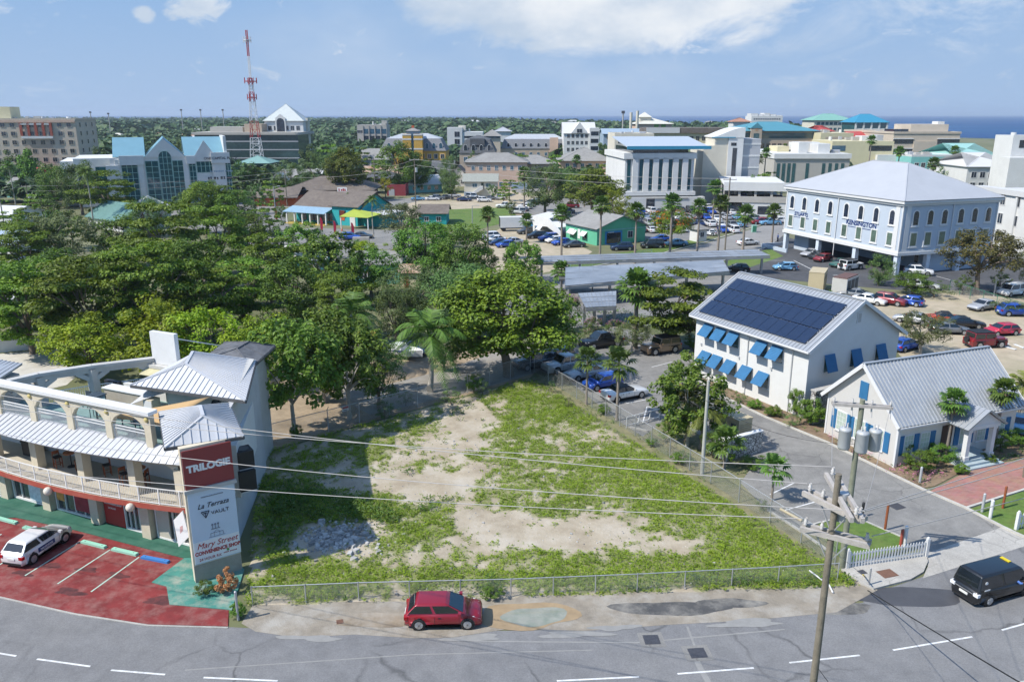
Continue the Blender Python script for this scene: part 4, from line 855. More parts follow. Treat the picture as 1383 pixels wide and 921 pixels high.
def _pv(m):
	t=m.node_tree;b=t.nodes['Principled BSDF'];b.inputs['Roughness'].default_value=.12;b.inputs['Specular IOR Level'].default_value=.6;b.inputs['Coat Weight'].default_value=.4
	tcn=t.nodes.new('ShaderNodeTexCoord');br=t.nodes.new('ShaderNodeTexBrick');br.offset=0;br.inputs['Scale'].default_value=1;br.inputs['Brick Width'].default_value=.17;br.inputs['Row Height'].default_value=.17;br.inputs['Mortar Size'].default_value=.006
	br.inputs['Color1'].default_value=(.006,.014,.04,1);br.inputs['Color2'].default_value=(.008,.018,.05,1);br.inputs['Mortar'].default_value=(.05,.07,.1,1)
	t.links.new(tcn.outputs['Object'],br.inputs['Vector'])
	ge=t.nodes.new('ShaderNodeNewGeometry');hs=t.nodes.new('ShaderNodeHueSaturation');mr=t.nodes.new('ShaderNodeMapRange');mr.inputs['To Min'].default_value=.7;mr.inputs['To Max'].default_value=1.5
	t.links.new(ge.outputs['Random Per Island'],mr.inputs[0]);t.links.new(mr.outputs[0],hs.inputs['Value']);t.links.new(br.outputs[0],hs.inputs['Color']);t.links.new(hs.outputs[0],b.inputs['Base Color'])
_pv(M_pv)
sa=math.atan(sl);nP=Vector((0,-math.sin(sa),math.cos(sa)))
def onroof(x,u,lift): return Vector((x,-OV+u*math.cos(sa),zE+.14+u*math.sin(sa)))+nP*lift
px0,px1=.25,13.85;rows=((.7,2.65),(2.75,4.7),(4.8,6.45));NP=12
for ri,(u0,u1) in enumerate(rows):
	for k in range(NP):
		a=px0+(px1-px0)*k/NP+.022;b=px0+(px1-px0)*(k+1)/NP-.022;mb=MB()
		mb.slab([onroof(a,u0,.16),onroof(b,u0,.16),onroof(b,u1,.16),onroof(a,u1,.16)],.05);mb.obj('solar_panel',M_pv,sh)
mb=MB()
for u0,u1 in rows:
	for u in (u0+.3,u1-.3):mb.beam(onroof(px0-.1,u,.09),onroof(px1+.1,u,.09),.05,.05,nP)
mb.obj('panel_rail',M_alu,sh)
def awning_window(x,z0,w,h,face='front',open_=.75,parent=sh):
	"""window with a top-hung blue shutter propped open; built on the long wall (front) or gable (end)"""
	f=MB();f.box(x-w/2-.07,x+w/2+.07,-.05,.0,z0-.07,z0+h+.05);f.box(x-w/2-.1,x+w/2+.1,-.1,-.0,z0-.16,z0-.08)
	t_=f.obj('window',M_white2,parent);gl=MB().box(x-w/2,x+w/2,-.065,-.052,z0,z0+h).obj('pane',M_glassg,t_)
	s=MB();P0=Vector((x-w/2-.1,-.1,z0+h+.1));P1=Vector((x+w/2+.1,-.1,z0+h+.1));dn_=Vector((0,-math.sin(open_),-math.cos(open_)))*(h+.1)
	s.slab([P0,P1,P1+dn_,P0+dn_],.05)
	nn=Vector((0,-math.cos(open_),math.sin(open_)))
	for i in range(9):q=dn_*((i+.7)/9.4);s.beam(P0+q+nn*.015+Vector((.06,0,0)),P1+q+nn*.015-Vector((.06,0,0)),.05,.03,nn)
	for P in (P0,P1):s.beam(Vector((P.x,-.06,z0+.2)),P+dn_*.85,.025,.025)
	sob=s.obj('awning_shutter',M_blue,parent)
	if face=='end':
		for o in (t_,sob):o.location=(LN,0,0);o.rotation_euler=(0,0,math.pi/2)
	return t_
for x in (2.0,3.75,5.5,9.1,11.0):awning_window(x,4.35,1.15,1.35)
for x in (1.9,3.5,5.4,7.5,9.6):awning_window(x,1.5,1.15,1.35)
for y in (2.55,6.0,9.4):awning_window(y,4.0,1.1,1.5,'end',.35)
o=MB().box(WD/2-.28,WD/2+.28,-.06,0,8.0,9.0).obj('vent',M_white2,sh);o.location=(LN,0,0);o.rotation_euler=(0,0,math.pi/2)
o=MB().box(WD/2-.2,WD/2+.2,-.08,-.062,8.1,8.9).obj('vent_slats',mat('vent_grey',(.45,.44,.42),.7),sh);o.location=(LN,0,0);o.rotation_euler=(0,0,math.pi/2)
mb=MB()
for x in (7.35,12.7):mb.tube([(x,-.6,zE+.02),(x,-.08,zE-.4),(x,-.08,.1)],.05,8)
mb.obj('downpipe',M_white2,sh)
mb=MB();
for x in (1.0,6.3,10.4):mb.box(x-.08,x+.08,-.14,0,3.4,3.62)
mb.obj('wall_light',M_alu,sh)
M_stone=brickmat('field_stone',(0.5,0.47,0.42),(0.32,0.3,0.28),(0.2,0.19,0.18),0.55,0.33)
def stonemat():
	m=bpy.data.materials.new('rubble_stone');m.use_nodes= True;t=m.node_tree;b=t.nodes['Principled BSDF'];b.inputs['Roughness'].default_value=.9
	tcn=t.nodes.new('ShaderNodeTexCoord');v=t.nodes.new('ShaderNodeTexVoronoi');v.feature='DISTANCE_TO_EDGE';v.inputs['Scale'].default_value=3.2;v2=t.nodes.new('ShaderNodeTexVoronoi');v2.inputs['Scale'].default_value=3.2
	t.links.new(tcn.outputs['Object'],v.inputs['Vector']);t.links.new(tcn.outputs['Object'],v2.inputs['Vector'])
	r=t.nodes.new('ShaderNodeValToRGB');r.color_ramp.elements[0].position=.03;r.color_ramp.elements[0].color=(.12,.115,.11,1);r.color_ramp.elements[1].position=.09;r.color_ramp.elements[1].color=(1,1,1,1);t.links.new(v.outputs[0],r.inputs[0])
	bw=t.nodes.new('ShaderNodeSeparateColor');t.links.new(v2.outputs['Color'],bw.inputs[0]);r2=t.nodes.new('ShaderNodeValToRGB');r2.color_ramp.elements[0].color=(.3,.28,.26,1);r2.color_ramp.elements[1].color=(.62,.6,.56,1);t.links.new(bw.outputs[0],r2.inputs[0])
	mx=t.nodes.new('ShaderNodeMix');mx.data_type='RGBA';mx.blend_type='MULTIPLY';mx.inputs['Factor'].default_value=1;t.links.new(r.outputs[0],mx.inputs['A']);t.links.new(r2.outputs[0],mx.inputs['B']);t.links.new(mx.outputs['Result'],b.inputs['Base Color'])
	bp=t.nodes.new('ShaderNodeBump');bp.inputs['Strength'].default_value=.6;t.links.new(r.outputs[0],bp.inputs['Height']);t.links.new(bp.outputs[0],b.inputs['Normal']);return m
M_rstone=stonemat()
O2,RZ2,_l=frame2(G(1114,585),G(1205,631));GW=7.3;LN2=12.6;EV2=3.75;RG2=7.15
M_clap=bpy.data.materials.new('white_clapboard');M_clap.use_nodes= True
def _clap(m):
	t=m.node_tree;b=t.nodes['Principled BSDF'];b.inputs['Base Color'].default_value=(.72,.7,.66,1);b.inputs['Roughness'].default_value=.8
	tcn=t.nodes.new('ShaderNodeTexCoord');w=t.nodes.new('ShaderNodeTexWave');w.bands_direction='Z';w.wave_profile='SAW';w.inputs['Scale'].default_value=1.9;t.links.new(tcn.outputs['Object'],w.inputs['Vector'])
	bp=t.nodes.new('ShaderNodeBump');bp.inputs['Strength'].default_value=.8;bp.inputs['Distance'].default_value=.05;t.links.new(w.outputs['Fac'],bp.inputs['Height']);t.links.new(bp.outputs[0],b.inputs['Normal'])
_clap(M_clap)
ch=thing('clapboard_house','small white clapboard house with grey metal roof, blue shutters and a columned porch','house',O2,RZ2)
mb=MB();mb.vprism([(0,0),(GW,0),(GW,EV2),(GW/2,RG2),(0,EV2)],0,LN2);mb.obj('wall',M_clap,ch)
class RotRoof: pass
mb=MB();sl2=(RG2-EV2)/(GW/2);ov=.45;ze=EV2-ov*sl2
for q in ([(GW+ov,-.4,ze),(GW+ov,LN2+.4,ze),(GW/2,LN2+.4,RG2),(GW/2,-.4,RG2)],[(-ov,LN2+.4,ze),(-ov,-.4,ze),(GW/2,-.4,RG2),(GW/2,LN2+.4,RG2)]):
	q=[Vector(p)+Vector((0,0,.14)) for p in q];mb.slab(q,.12);seams(mb,q,.36,.07,.12)
mb.beam((GW/2,-.4,RG2+.18),(GW/2,LN2+.4,RG2+.18),.3,.08);mb.obj('roof',M_groof,ch)
g_=MB()
for y in (-.44,LN2+.42):
	g_=MB();g_.beam((-ov,y,ze+.06),(GW/2,y,RG2+.06),.06,.3,(0,0,1));g_.beam((GW/2,y,RG2+.06),(GW+ov,y,ze+.06),.06,.3,(0,0,1));g_.obj('bargeboard',M_white2,ch)
mb=MB();mb.box(GW-.02,GW+.16,-.06,.2,0,EV2-.1);mb.box(-.06,.1,-.06,.14,0,EV2-.1);mb.beam((GW+ov+.05,-.3,ze+.02),(GW+ov+.05,LN2+.3,ze+.02),.1,.12);mb.obj('corner_trim',M_white2,ch)
M_sash=mat('pale_green_sash',(.42,.5,.42),.4,var=.1,scale=3)
def sash(t_parent,x,z0,w,h,shut= True,end= False,sides=(1,1)):
	f=MB();f.box(x-w/2-.09,x+w/2+.09,-.05,0,z0-.09,z0+h+.09);f.box(x-w/2-.14,x+w/2+.14,-.12,0,z0-.17,z0-.095);o=f.obj('window',M_white2,t_parent)
	g2=MB();g2.box(x-w/2,x+w/2,-.062,-.052,z0,z0+h);pn=g2.obj('pane',M_glassg if False else M_sash,o)
	b_=MB();
	for i in (1,2):b_.box(x-w/2+w*i/3-.015,x-w/2+w*i/3+.015,-.075,-.063,z0,z0+h)
	for i in (1,2,3):b_.box(x-w/2,x+w/2,-.077,-.0635,z0+h*i/4-.015,z0+h*i/4+.015)
	b_.obj('muntin',M_white2,o);sh_=[]
	for sd in (-1,1):
		if not sides[(sd+1)//2]: continue
		s_=MB();cx=x+sd*(w/2+.09+.28);s_.box(cx-.26,cx+.26,-.07,-.005,z0-.05,z0+h+.05)
		for i in range(10):zz=z0+h*(i+.5)/10;s_.box(cx-.21,cx+.21,-.085,-.071,zz-.035,zz+.03)
		sh_.append(s_.obj('shutter',M_blue,t_parent))
	if end:
		for q in [o]+sh_:q.location=(GW,0,0);q.rotation_euler=(0,0,math.pi/2)
for x in (1.7,3.65,5.6):sash(ch,x,.95,.95,1.55)
s_=MB();s_.box(GW/2-.42,GW/2+.42,-.07,-.0,4.35,5.75);s_.obj('shutter',M_blue,ch)
for x,sd in ((1.25,(1,1)),(2.9,(0,1)),(7.0,(1,1)),(8.9,(0,1)),(11.0,(1,1))):sash(ch,x,.95,.8,1.5,end= True,sides=sd)
mb=MB()
for i in range(3):mb.box(GW+.02,GW+2.3-i*.35+.35,5.0-.3*(2-i)*.5,8.2+.3*(2-i)*.5,.17*i,.17*(i+1)-(.0 if i==2 else .002))
mb.obj('porch_steps',mat('blue_grey_step',(.36,.43,.45),.8,var=.12),ch)
for y in (5.3,7.9):
	mb=MB();mb.box(GW+1.52,GW+1.88,y-.18,y+.18,.51,3.0);mb.box(GW+1.46,GW+1.94,y-.24,y+.24,.511,.8);mb.box(GW+1.47,GW+1.93,y-.23,y+.23,2.8,3.001);mb.obj('porch_column',M_white2,ch)
mb=MB();mb.box(GW+.02,GW+2.0,4.95,8.25,3.0,3.3)
mb.add([(GW+1.98,4.9,3.3),(GW+1.98,8.3,3.3),(GW+1.98,6.6,4.35),(GW-.5,4.9,3.3),(GW-.5,8.3,3.3),(GW-.5,6.6,4.35)],[(0,1,2),(5,4,3)]);mb.obj('pediment',M_white2,ch)
mb=MB()
for q in ([(GW+2.25,4.55,3.22),(GW-1.6,4.55,3.22),(GW-1.6,6.6,4.55),(GW+2.25,6.6,4.55)],[(GW-1.6,8.65,3.22),(GW+2.25,8.65,3.22),(GW+2.25,6.6,4.55),(GW-1.6,6.6,4.55)]):
	mb.slab(q,.1);seams(mb,q,.42,.05,.06)
mb.obj('porch_roof',M_groof,ch)
f=MB();f.box(4.6,5.7,-.05,0,.5,2.75);d_=f.obj('door',mat('dark_brown_door',(.06,.035,.025),.5),ch);d_.location=(GW,0,0);d_.rotation_euler=(0,0,math.pi/2)
t=thing('stone_wall','rubble stone wall panel between the solar house and the clapboard house','wall',G(1088,572),RZ);MB().box(0,.5,.3,4.5,0,3.0).obj('stonework',M_rstone,t);MB().box(-.06,.56,.25,4.55,3.002,3.12).obj('coping',M_conc,t)
t=thing('stone_wall','low L-shaped stone wall screening the tan generator by the driveway','wall',G(985,622),0)
a=G(987,622);b=G(1030,610);c=G(992,600)
d_=b-a;t.rotation_euler=(0,0,math.atan2(d_.y,d_.x));L_=d_.length
mb=MB();mb.box(0,L_,0,.35,0,1.75);mb.obj('stonework',M_rstone,t);MB().box(-.3,0,-.02,2.6,0,1.75).obj('return_wall',M_white,t);MB().box(-.32,L_+.04,-.04,.4,1.752,1.84).obj('coping',M_white2,t)
M_gen=mat('tan_generator_paint',(.5,.42,.27),.6,var=.05,scale=1.5)
def generator(px,py,ang,L,Wd,H,label,m,vents= True):
	p=G(px,py);t=thing('generator',label,'generator',p,ang, None);MB().box(-L/2,L/2,-Wd/2,Wd/2,.15,H).obj('enclosure',m,t);MB().box(-L/2-.05,L/2+.05,-Wd/2-.05,Wd/2+.05,0,.149).obj('plinth',M_conc,t);MB().box(-L/2-.04,L/2+.04,-Wd/2-.04,Wd/2+.04,H+.001,H+.08).obj('lid',m,t)
	for i in range(3):
		x=-L/2+L*(i+.5)/3;mb=MB();mb.box(x-L*.14,x+L*.14,-Wd/2-.02,-Wd/2-.001,.3,H-.2);dd=mb.obj('door',m,t);MB().box(x-L*.08,x+L*.08,-Wd/2-.03,-Wd/2-.0205,H*.6,H*.8).obj('louvre',M_gutter,dd)
	mb=MB();
	for i in range(8):z=.35+(H-.6)*i/8;mb.box(L/2+.001,L/2+.03,-Wd*.4,Wd*.4,z,z+.06)
	mb.obj('louvre',mat('generator_louvre',(.38,.32,.2),.6),t)
generator(985,588,RZ,3.4,1.5,2.0,'tan generator box behind the low stone wall',M_gen)
generator(1103,391,RZ+1.57+.6,4.6,2.2,3.0,'large tan generator box behind the solar roof ridge',M_gen)
t=thing('chiller_unit','grey rooftop-style chiller with dark fan deck beside the large tan generator','air conditioner',G(1140,397),RZ+1.9)
MB().box(-2.4,2.4,-1.1,1.1,.3,2.7).obj('casing',M_greywall,t)
mb=MB();mb.box(-2.3,2.3,-1.0,1.0,2.702,2.85);mb.obj('fan_deck',mat('brown_fan_deck',(.14,.08,.07),.8,var=.3,scale=4),t)
for x in (-1.5,0,1.5):MB().box(x-.6,x+.6,-1.13,-1.101,.6,2.4).obj('coil',M_gutter,t)
K0,KZ,KL=frame2(G(1057,336),G(1208.6,372.5));KW=20.5;KE=12.3;KB=3.5
M_ken=mat('pale_blue_render',(.46,.52,.59),.85,var=.03,scale=.6,dirt=(.42,.48,.56),dirt_amt=.3,dscale=.25)
kn=thing('office_building','pale blue office with arched windows and white hip roof raised over parked cars','office building',K0,KZ)
MB().box(0.0,KL,0,KW,KB,KE).obj('wall',M_ken,kn)
mb=MB()
for x in (.3,9.9,19.6,KL-.4):
	for y in (.4,6.8,13.6,KW-.4):
		if x in (.3,KL-.4) or y in (.4,KW-.4):mb=MB();mb.box(x-.38,x+.38,y-.38,y+.38,0,KB-.02);mb.obj('column',mat('column_white_blue',(.6,.66,.73),.8),kn)
mb=MB();mb.box(.8,KL-1.2,8.5,KW-.9,0,KB-.01);mb.box(0.6,4.8,2.2,8.5,0,KB-.01);mb.obj('core_wall',M_ken,kn)
mb=MB()
for x in (11.5,15.5,22.0,25.5):
	mb=MB();mb.box(x-.5,x+.5,8.42,8.5,1.0,2.6);o=mb.obj('window',M_white2,kn);MB().box(x-.38,x+.38,8.4,8.419,1.1,2.5).obj('pane',M_glassd,o)
for z0,z1,d in ((KB-.15,KB+.35,.25),(KB+.36,KB+.6,.12)):
	mb=MB();mb.box(-d,KL+d,-d,KW+d,z0,z1);mb.obj('floor_band',M_white2,kn)
mb=MB();mb.box(-.3,KL+.3,-.3,KW+.3,KE-.75,KE-.35);mb.box(-.6,KL+.6,-.6,KW+.6,KE-.349,KE-.02);mb.obj('cornice',M_white2,kn)
mb=MB()
for (x,y) in ((0,0),(KL,0),(KL,KW)):
	mb.box(x-.12,x+.12,y-.12,y+.12,KB+.6,KE-.76)
mb.box(KL-1.5,KL-.6,-.1,.0,KB+.6,KE-.76);mb.box(KL,KL+.1,.7,1.6,KB+.6,KE-.76);mb.obj('quoin',M_white2,kn)
def archpts(x,z0,w,h,n=8):
	r=w/2;return [(x-r,z0),(x+r,z0)]+[(x+r*math.cos(math.pi*i/n),z0+h-r+r*math.sin(math.pi*i/n)) for i in range(n+1)]
M_gblue=glass('navy_glass',(.02,.03,.055));M_gblind=glass('blind_glass',(.1,.15,.12))
def kwin(x,z0,w,h,arch,end):
	f=MB();f.vprism(archpts(x,z0-.22,w+.5,h+.45) if arch else [(x-w/2-.22,z0-.22),(x+w/2+.22,z0-.22),(x+w/2+.22,z0+h+.22),(x-w/2-.22,z0+h+.22)],-.09,-.0);f.box(x-w/2-.35,x+w/2+.35,-.16,-.0,z0-.34,z0-.221)
	o=f.obj('window',M_white2,kn);g2=MB();g2.vprism(archpts(x,z0,w,h) if arch else [(x-w/2,z0),(x+w/2,z0),(x+w/2,z0+h),(x-w/2,z0+h)],-.11,-.0905)
	g2.obj('pane',M_gblue if arch else M_gblind,o);
	if end:o.location=(KL,0,0);o.rotation_euler=(0,0,math.pi/2)
for i in range(8):
	x=1.9+(KL-4.4)*i/7+(.35 if i>3 else -.2);kwin(x,8.35,1.0,2.3, True, False);kwin(x,4.9,1.1,2.0, False, False)
for i in range(6):
	x=3.0+(KW-5.2)*i/5+(.3 if i>2 else -.2);kwin(x,8.35,1.05,2.3, True, True);kwin(x,4.9,1.2,2.1, False, True)
hip(kn,[(-.75,-.75),(KL+.75,-.75),(KL+.75,KW+.75),(-.75,KW+.75)],KE+.02,(KL/2-3.5,KW/2),(KL/2+4.5,KW/2),KE+5.6,mat('pale_grey_roof',(.4,.415,.44),.6,var=.03,scale=.3),sp=99,th=.15,eave=M_white2) if False else None
def hip2(parent,L,W_,z,ridge,h,m,ov=.7,name='roof',th=.15,sp=0):
	"""hip roof on a rectangle, ridge along x inset by `ridge` from each end"""
	e=[Vector(p) for p in ((-ov,-ov,z),(L+ov,-ov,z),(L+ov,W_+ov,z),(-ov,W_+ov,z))];a=Vector((ridge,W_/2,z+h));b=Vector((L-ridge,W_/2,z+h));mb=MB()
	F=[(e[0],e[1],b,a),(e[2],e[3],a,b),(e[1],e[2],b),(e[3],e[0],a)]
	for f in F:
		mb.slab([p+Vector((0,0,th)) for p in f],th)
		if sp:(seams if len(f)==4 else tri_seams)(mb,[p+Vector((0,0,th)) for p in f],sp)
	up_=Vector((0,0,th+.02));mb.beam(a+up_,b+up_,.25,.1)
	for p,q in ((e[0],a),(e[1],b),(e[2],b),(e[3],a)):mb.beam(p+up_,q+up_,.18,.1)
	return mb.obj(name,m,parent)
hip2(kn,KL,KW,KE,KL/2-4.2,5.3,mat('pale_grey_roof',(.4,.415,.44),.6,var=.05,scale=.3))
mb=MB();
for x in (14.6,):mb.tube([(x,-.16,KE-.5),(x,-.16,.2)],.08,8)
mb.tube([(KL+.16,10.6,KE-.5),(KL+.16,10.6,KB)],.08,8);mb.obj('downpipe',M_white2,kn)
text('STUARTS',1.0,M_inkblue,kn,(4.6,-.03,7.05),bold=.02,squeeze=.95,depth=.03);MB().box(2.3,6.9,-.05,0,6.72,6.8).obj('sign_rule',M_inkblue,kn)
text('KENSINGTON',1.15,M_inkblue,kn,(20.6,-.03,7.15),bold=.025,squeeze=1.0,depth=.03);MB().box(17.0,24.3,-.05,0,6.75,6.84).obj('sign_rule',M_inkblue,kn)
mb=MB();mb.box(-3.5,4.5,-2.6,-2.3,0,.7);mb.box(-3.5,-3.2,-2.3,3,0,.7);mb.obj('ramp_wall',M_ken,kn)
# == the town: every building behind the lot
def wallmat(n,c,dirt= None,**k): return mat(n,c,.88,var=.04,scale=.5,dirt=dirt or tuple(x*.75 for x in c),dirt_amt=.35,dscale=.15,**k)
C_white=wallmat('town_white',(.64,.64,.62));C_beige=wallmat('town_beige',(.55,.47,.37));C_tan=wallmat('town_tan',(.46,.37,.28));C_cream=wallmat('town_cream',(.62,.58,.48));C_conc=wallmat('town_concrete',(.43,.41,.37))
C_grey=wallmat('town_grey',(.42,.43,.45));C_pink=wallmat('town_pink',(.6,.43,.33));C_yel=wallmat('town_ochre',(.55,.33,.07));C_pale=wallmat('town_pale_yellow',(.62,.56,.36));C_turq=wallmat('turquoise_paint',(.03,.36,.38));C_mint=wallmat('mint_paint',(.12,.45,.28));C_aqua=wallmat('aqua_paint',(.2,.48,.45));C_maroon=wallmat('maroon_paint',(.28,.05,.06));C_blueg=wallmat('blue_grey',(.3,.38,.46));C_orng=wallmat('orange_red_paint',(.5,.12,.05))
R_teal=mat('teal_metal_roof',(.09,.28,.34),.5,.1,var=.06,scale=.3);R_pteal=mat('pale_teal_roof',(.17,.33,.4),.5,.1,var=.06,scale=.3);R_green=mat('green_metal_roof',(.22,.38,.34),.5,.1,var=.06,scale=.4);R_blue=mat('bright_blue_roof',(.04,.26,.4),.5,.1,var=.06);R_dark=mat('charcoal_roof',(.1,.105,.11),.85,var=.2,scale=1.0);R_brown=mat('brown_shingle_roof',(.15,.125,.105),.9,var=.2,scale=1.2,dirt=(.22,.19,.16),dirt_amt=.5,dscale=.3);R_grey=mat('grey_shingle_roof',(.27,.265,.25),.9,var=.15,scale=1.0,dirt=(.18,.17,.16),dirt_amt=.5,dscale=.2);R_white=mat('white_flat_roof',(.58,.58,.57),.7,var=.05,scale=.3,dirt=(.5,.49,.47),dirt_amt=.5,dscale=.15);R_red=mat('red_roof',(.42,.07,.06),.7,var=.12);R_rust=mat('rusted_tin_roof',(.4,.3,.22),.8,var=.2,scale=.8,dirt=(.3,.11,.04),dirt_amt=.9,dscale=.5);R_lime=mat('lime_awning',(.35,.42,.06),.8,var=.1);R_aqua=mat('aqua_roof',(.3,.52,.48),.6,var=.05);R_olive=mat('olive_grey_roof',(.3,.31,.27),.8,var=.12)
W_dark=glass('window_dark',(.025,.032,.045));W_teal=glass('window_teal',(.02,.085,.1));W_blue=glass('window_blue',(.05,.12,.18))
_wm={}
def winmesh(w,h,pm,fm,arch= False):
	k=(round(w,2),round(h,2),pm.name,fm.name,arch)
	if k in _wm: return _wm[k]
	mb=MB();mb.cur=1;e=.12
	if arch:mb.vprism(archpts(0,-e,w+2*e,h+2*e),-.06,0);mb.cur=0;mb.vprism(archpts(0,0,w,h),-.09,-.0605)
	else:
		mb.box(-w/2-e,w/2+e,-.07,0,-e,0);mb.box(-w/2-e,w/2+e,-.07,0,h,h+e);mb.box(-w/2-e,-w/2,-.07,0,0,h);mb.box(w/2,w/2+e,-.07,0,0,h)
		if w>.8:mb.box(-.03,.03,-.05,0,0,h)
		mb.cur=0;mb.box(-w/2,w/2,-.03,0,0,h)
	_wm[k]=mb.mesh('window',[pm,fm]);return _wm[k]
BL={}
class Bld:
	"""a building on a ground line p0 -> p1 (its front, seen left to right), depth W away from the viewer"""
	def __init__(s,name,label,cat,p0,p1,W,group= None,y= None):
		a=G(*p0) if y is None else Vector((XAT(p0[0],p0[1],y),y,0));b=G(*p1) if y is None else Vector((XAT(p1[0],p1[1],y),y if len(p1)<3 else y+p1[2],0))
		s.o,s.rz,s.L=frame2(a,b);s.W=W;BL[name]=s;s.H=0;s.t=thing(name,label,cat,s.o,s.rz,group)
	def plant(s,z,n,seed):
		r=random.Random(seed)
		for i in range(n):
			x,y,w,h=r.uniform(.08,.9)*s.L,r.uniform(.15,.8)*s.W,r.uniform(.6,1.5),r.uniform(.7,1.6)
			if i%3==2:MB().cyl(x,y,z,z+h+.6,w*.6,12).obj('water_tank',C_grey if i%2 else C_white,s.t)
			else:s.box('condenser',(C_conc,C_grey,C_white)[i%3],x-w,x+w,y-w*.7,y+w*.7,z,z+h)
	def h(s,py): return ZAT(py,s.o.y)
	def box(s,name,m,x0,x1,y0,y1,z0,z1): return MB().box(x0,x1,y0,y1,z0,z1).obj(name,m,s.t)
	def body(s,m,h,name='wall'):s.H=h;return s.box(name,m,0,s.L,0,s.W,0,h)
	def wins(s,face,z0,dz,rows,n,w,h,pm=W_dark,fm= None,x0= None,x1= None,arch= False,off=0.0):
		L=s.L if face in 'fb' else s.W;x0=L*.06 if x0 is None else x0;x1=L*.94 if x1 is None else x1;me=winmesh(w,h,pm,fm or M_white2,arch)
		for r in range(rows):
			for i in range(n):
				x=x0+(x1-x0)*(i+.5)/n;z=z0+dz*r
				if face=='f':o=link('window',me,s.t,(x,-.004-off,z))
				elif face=='r':o=link('window',me,s.t,(s.L+.004+off,x,z),math.pi/2)
				else:o=link('window',me,s.t,(-.004-off,s.W-x,z),-math.pi/2)
		return s
	def strip(s,face,z0,h,m=W_dark,x0= None,x1= None,d=.05,name='window_strip'):
		L=s.L if face=='f' else s.W;x0=.0 if x0 is None else x0;x1=L if x1 is None else x1
		if face=='f': return s.box(name,m,x0,x1,-d,-.003,z0,z0+h)
		if face=='r': return s.box(name,m,s.L+.003,s.L+d,x0,x1,z0,z0+h)
		return s.box(name,m,-d,-.003,x0,x1,z0,z0+h)
	def parapet(s,m,z,h=.9,t=.3,ov=.0):
		mb=MB();L,W=s.L,s.W
		mb.box(-ov,L+ov,-ov,t,z,z+h);mb.box(-ov,L+ov,W-t,W+ov,z,z+h);mb.box(-ov,t,t,W-t,z,z+h);mb.box(L-t,L+ov,t,W-t,z,z+h);mb.obj('parapet',m,s.t)
		return s.box('roof',R_white,t,L-t,t,W-t,z-.2,z+.05)
	def hip(s,z,h,m,ridge= None,ov=.6,sp=0): return hip2(s.t,s.L,s.W,z,s.W/2 if ridge is None else ridge,h,m,ov,sp=sp)
	def gable(s,z,h,m,along='x',ov=.5,wm= None,sp=0):
		L,W=s.L,s.W;mb=MB()
		if along=='x':
			A=[(-ov,-ov,z-ov*h/(W/2)),(L+ov,-ov,z-ov*h/(W/2)),(L+ov,W/2,z+h),(-ov,W/2,z+h)];B=[(L+ov,W+ov,z-ov*h/(W/2)),(-ov,W+ov,z-ov*h/(W/2)),(-ov,W/2,z+h),(L+ov,W/2,z+h)]
		else:
			A=[(-ov,W+ov,z-ov*h/(L/2)),(-ov,-ov,z-ov*h/(L/2)),(L/2,-ov,z+h),(L/2,W+ov,z+h)];B=[(L+ov,-ov,z-ov*h/(L/2)),(L+ov,W+ov,z-ov*h/(L/2)),(L/2,W+ov,z+h),(L/2,-ov,z+h)]
		for q in (A,B):
			q=[Vector(p)+Vector((0,0,.15)) for p in q];mb.slab(q,.13)
			if sp:seams(mb,q,sp,.08,.1)
		r=mb.obj('roof',m,s.t)
		if wm:
			if along=='x':
				for x in (0,L):MB().add([(x,0,z),(x,W,z),(x,W/2,z+h),(x+.2*(1 if x==0 else -1),0,z),(x+.2*(1 if x==0 else -1),W,z),(x+.2*(1 if x==0 else -1),W/2,z+h)],[(0,1,2),(5,4,3)]).obj('gable',wm,s.t)
			else:
				for y in (0,W):MB().add([(0,y,z),(L,y,z),(L/2,y,z+h),(0,y+.2*(1 if y==0 else -1),z),(L,y+.2*(1 if y==0 else -1),z),(L/2,y+.2*(1 if y==0 else -1),z+h)],[(0,1,2),(5,4,3)]).obj('gable',wm,s.t)
		return r
	def mansard(s,z,h,m,inset=1.2,top=.8,tm= None):
		L,W=s.L,s.W;e=[(-.3,-.3,z),(L+.3,-.3,z),(L+.3,W+.3,z),(-.3,W+.3,z)];u=[(inset,inset,z+h),(L-inset,inset,z+h),(L-inset,W-inset,z+h),(inset,W-inset,z+h)]
		mb=MB();mb.add(e+u,[(0,1,5,4),(1,2,6,5),(2,3,7,6),(3,0,4,7),(4,5,6,7),(3,2,1,0)]);r=mb.obj('mansard_roof',m,s.t)
		p=MB();a=(min(W,L)/2*.9,W/2,z+h+top);b=(L-min(W,L)/2*.9,W/2,z+h+top);q=[Vector(v)+Vector((0,0,.01)) for v in u]
		for f in ((q[0],q[1],Vector(b),Vector(a)),(q[2],q[3],Vector(a),Vector(b)),(q[1],q[2],Vector(b)),(q[3],q[0],Vector(a))):p.slab([v+Vector((0,0,.1)) for v in f],.1)
		p.obj('roof',tm or m,s.t);return r
	def text(s,txt,size,x,z,m=M_inkblue,y=-.06,**k): return text(txt,size,m,s.t,(x,y,z),depth=.03,**k)
b=Bld('glass_office','white office with tall teal windows, three gables and blue-green roofs behind the trees','office building',(157,283),(316,276.5),24);L=b.L;EH=b.h(214)
b.body(C_white,EH)
Tp=b.h(187)-EH
for i in range(3):
	pass
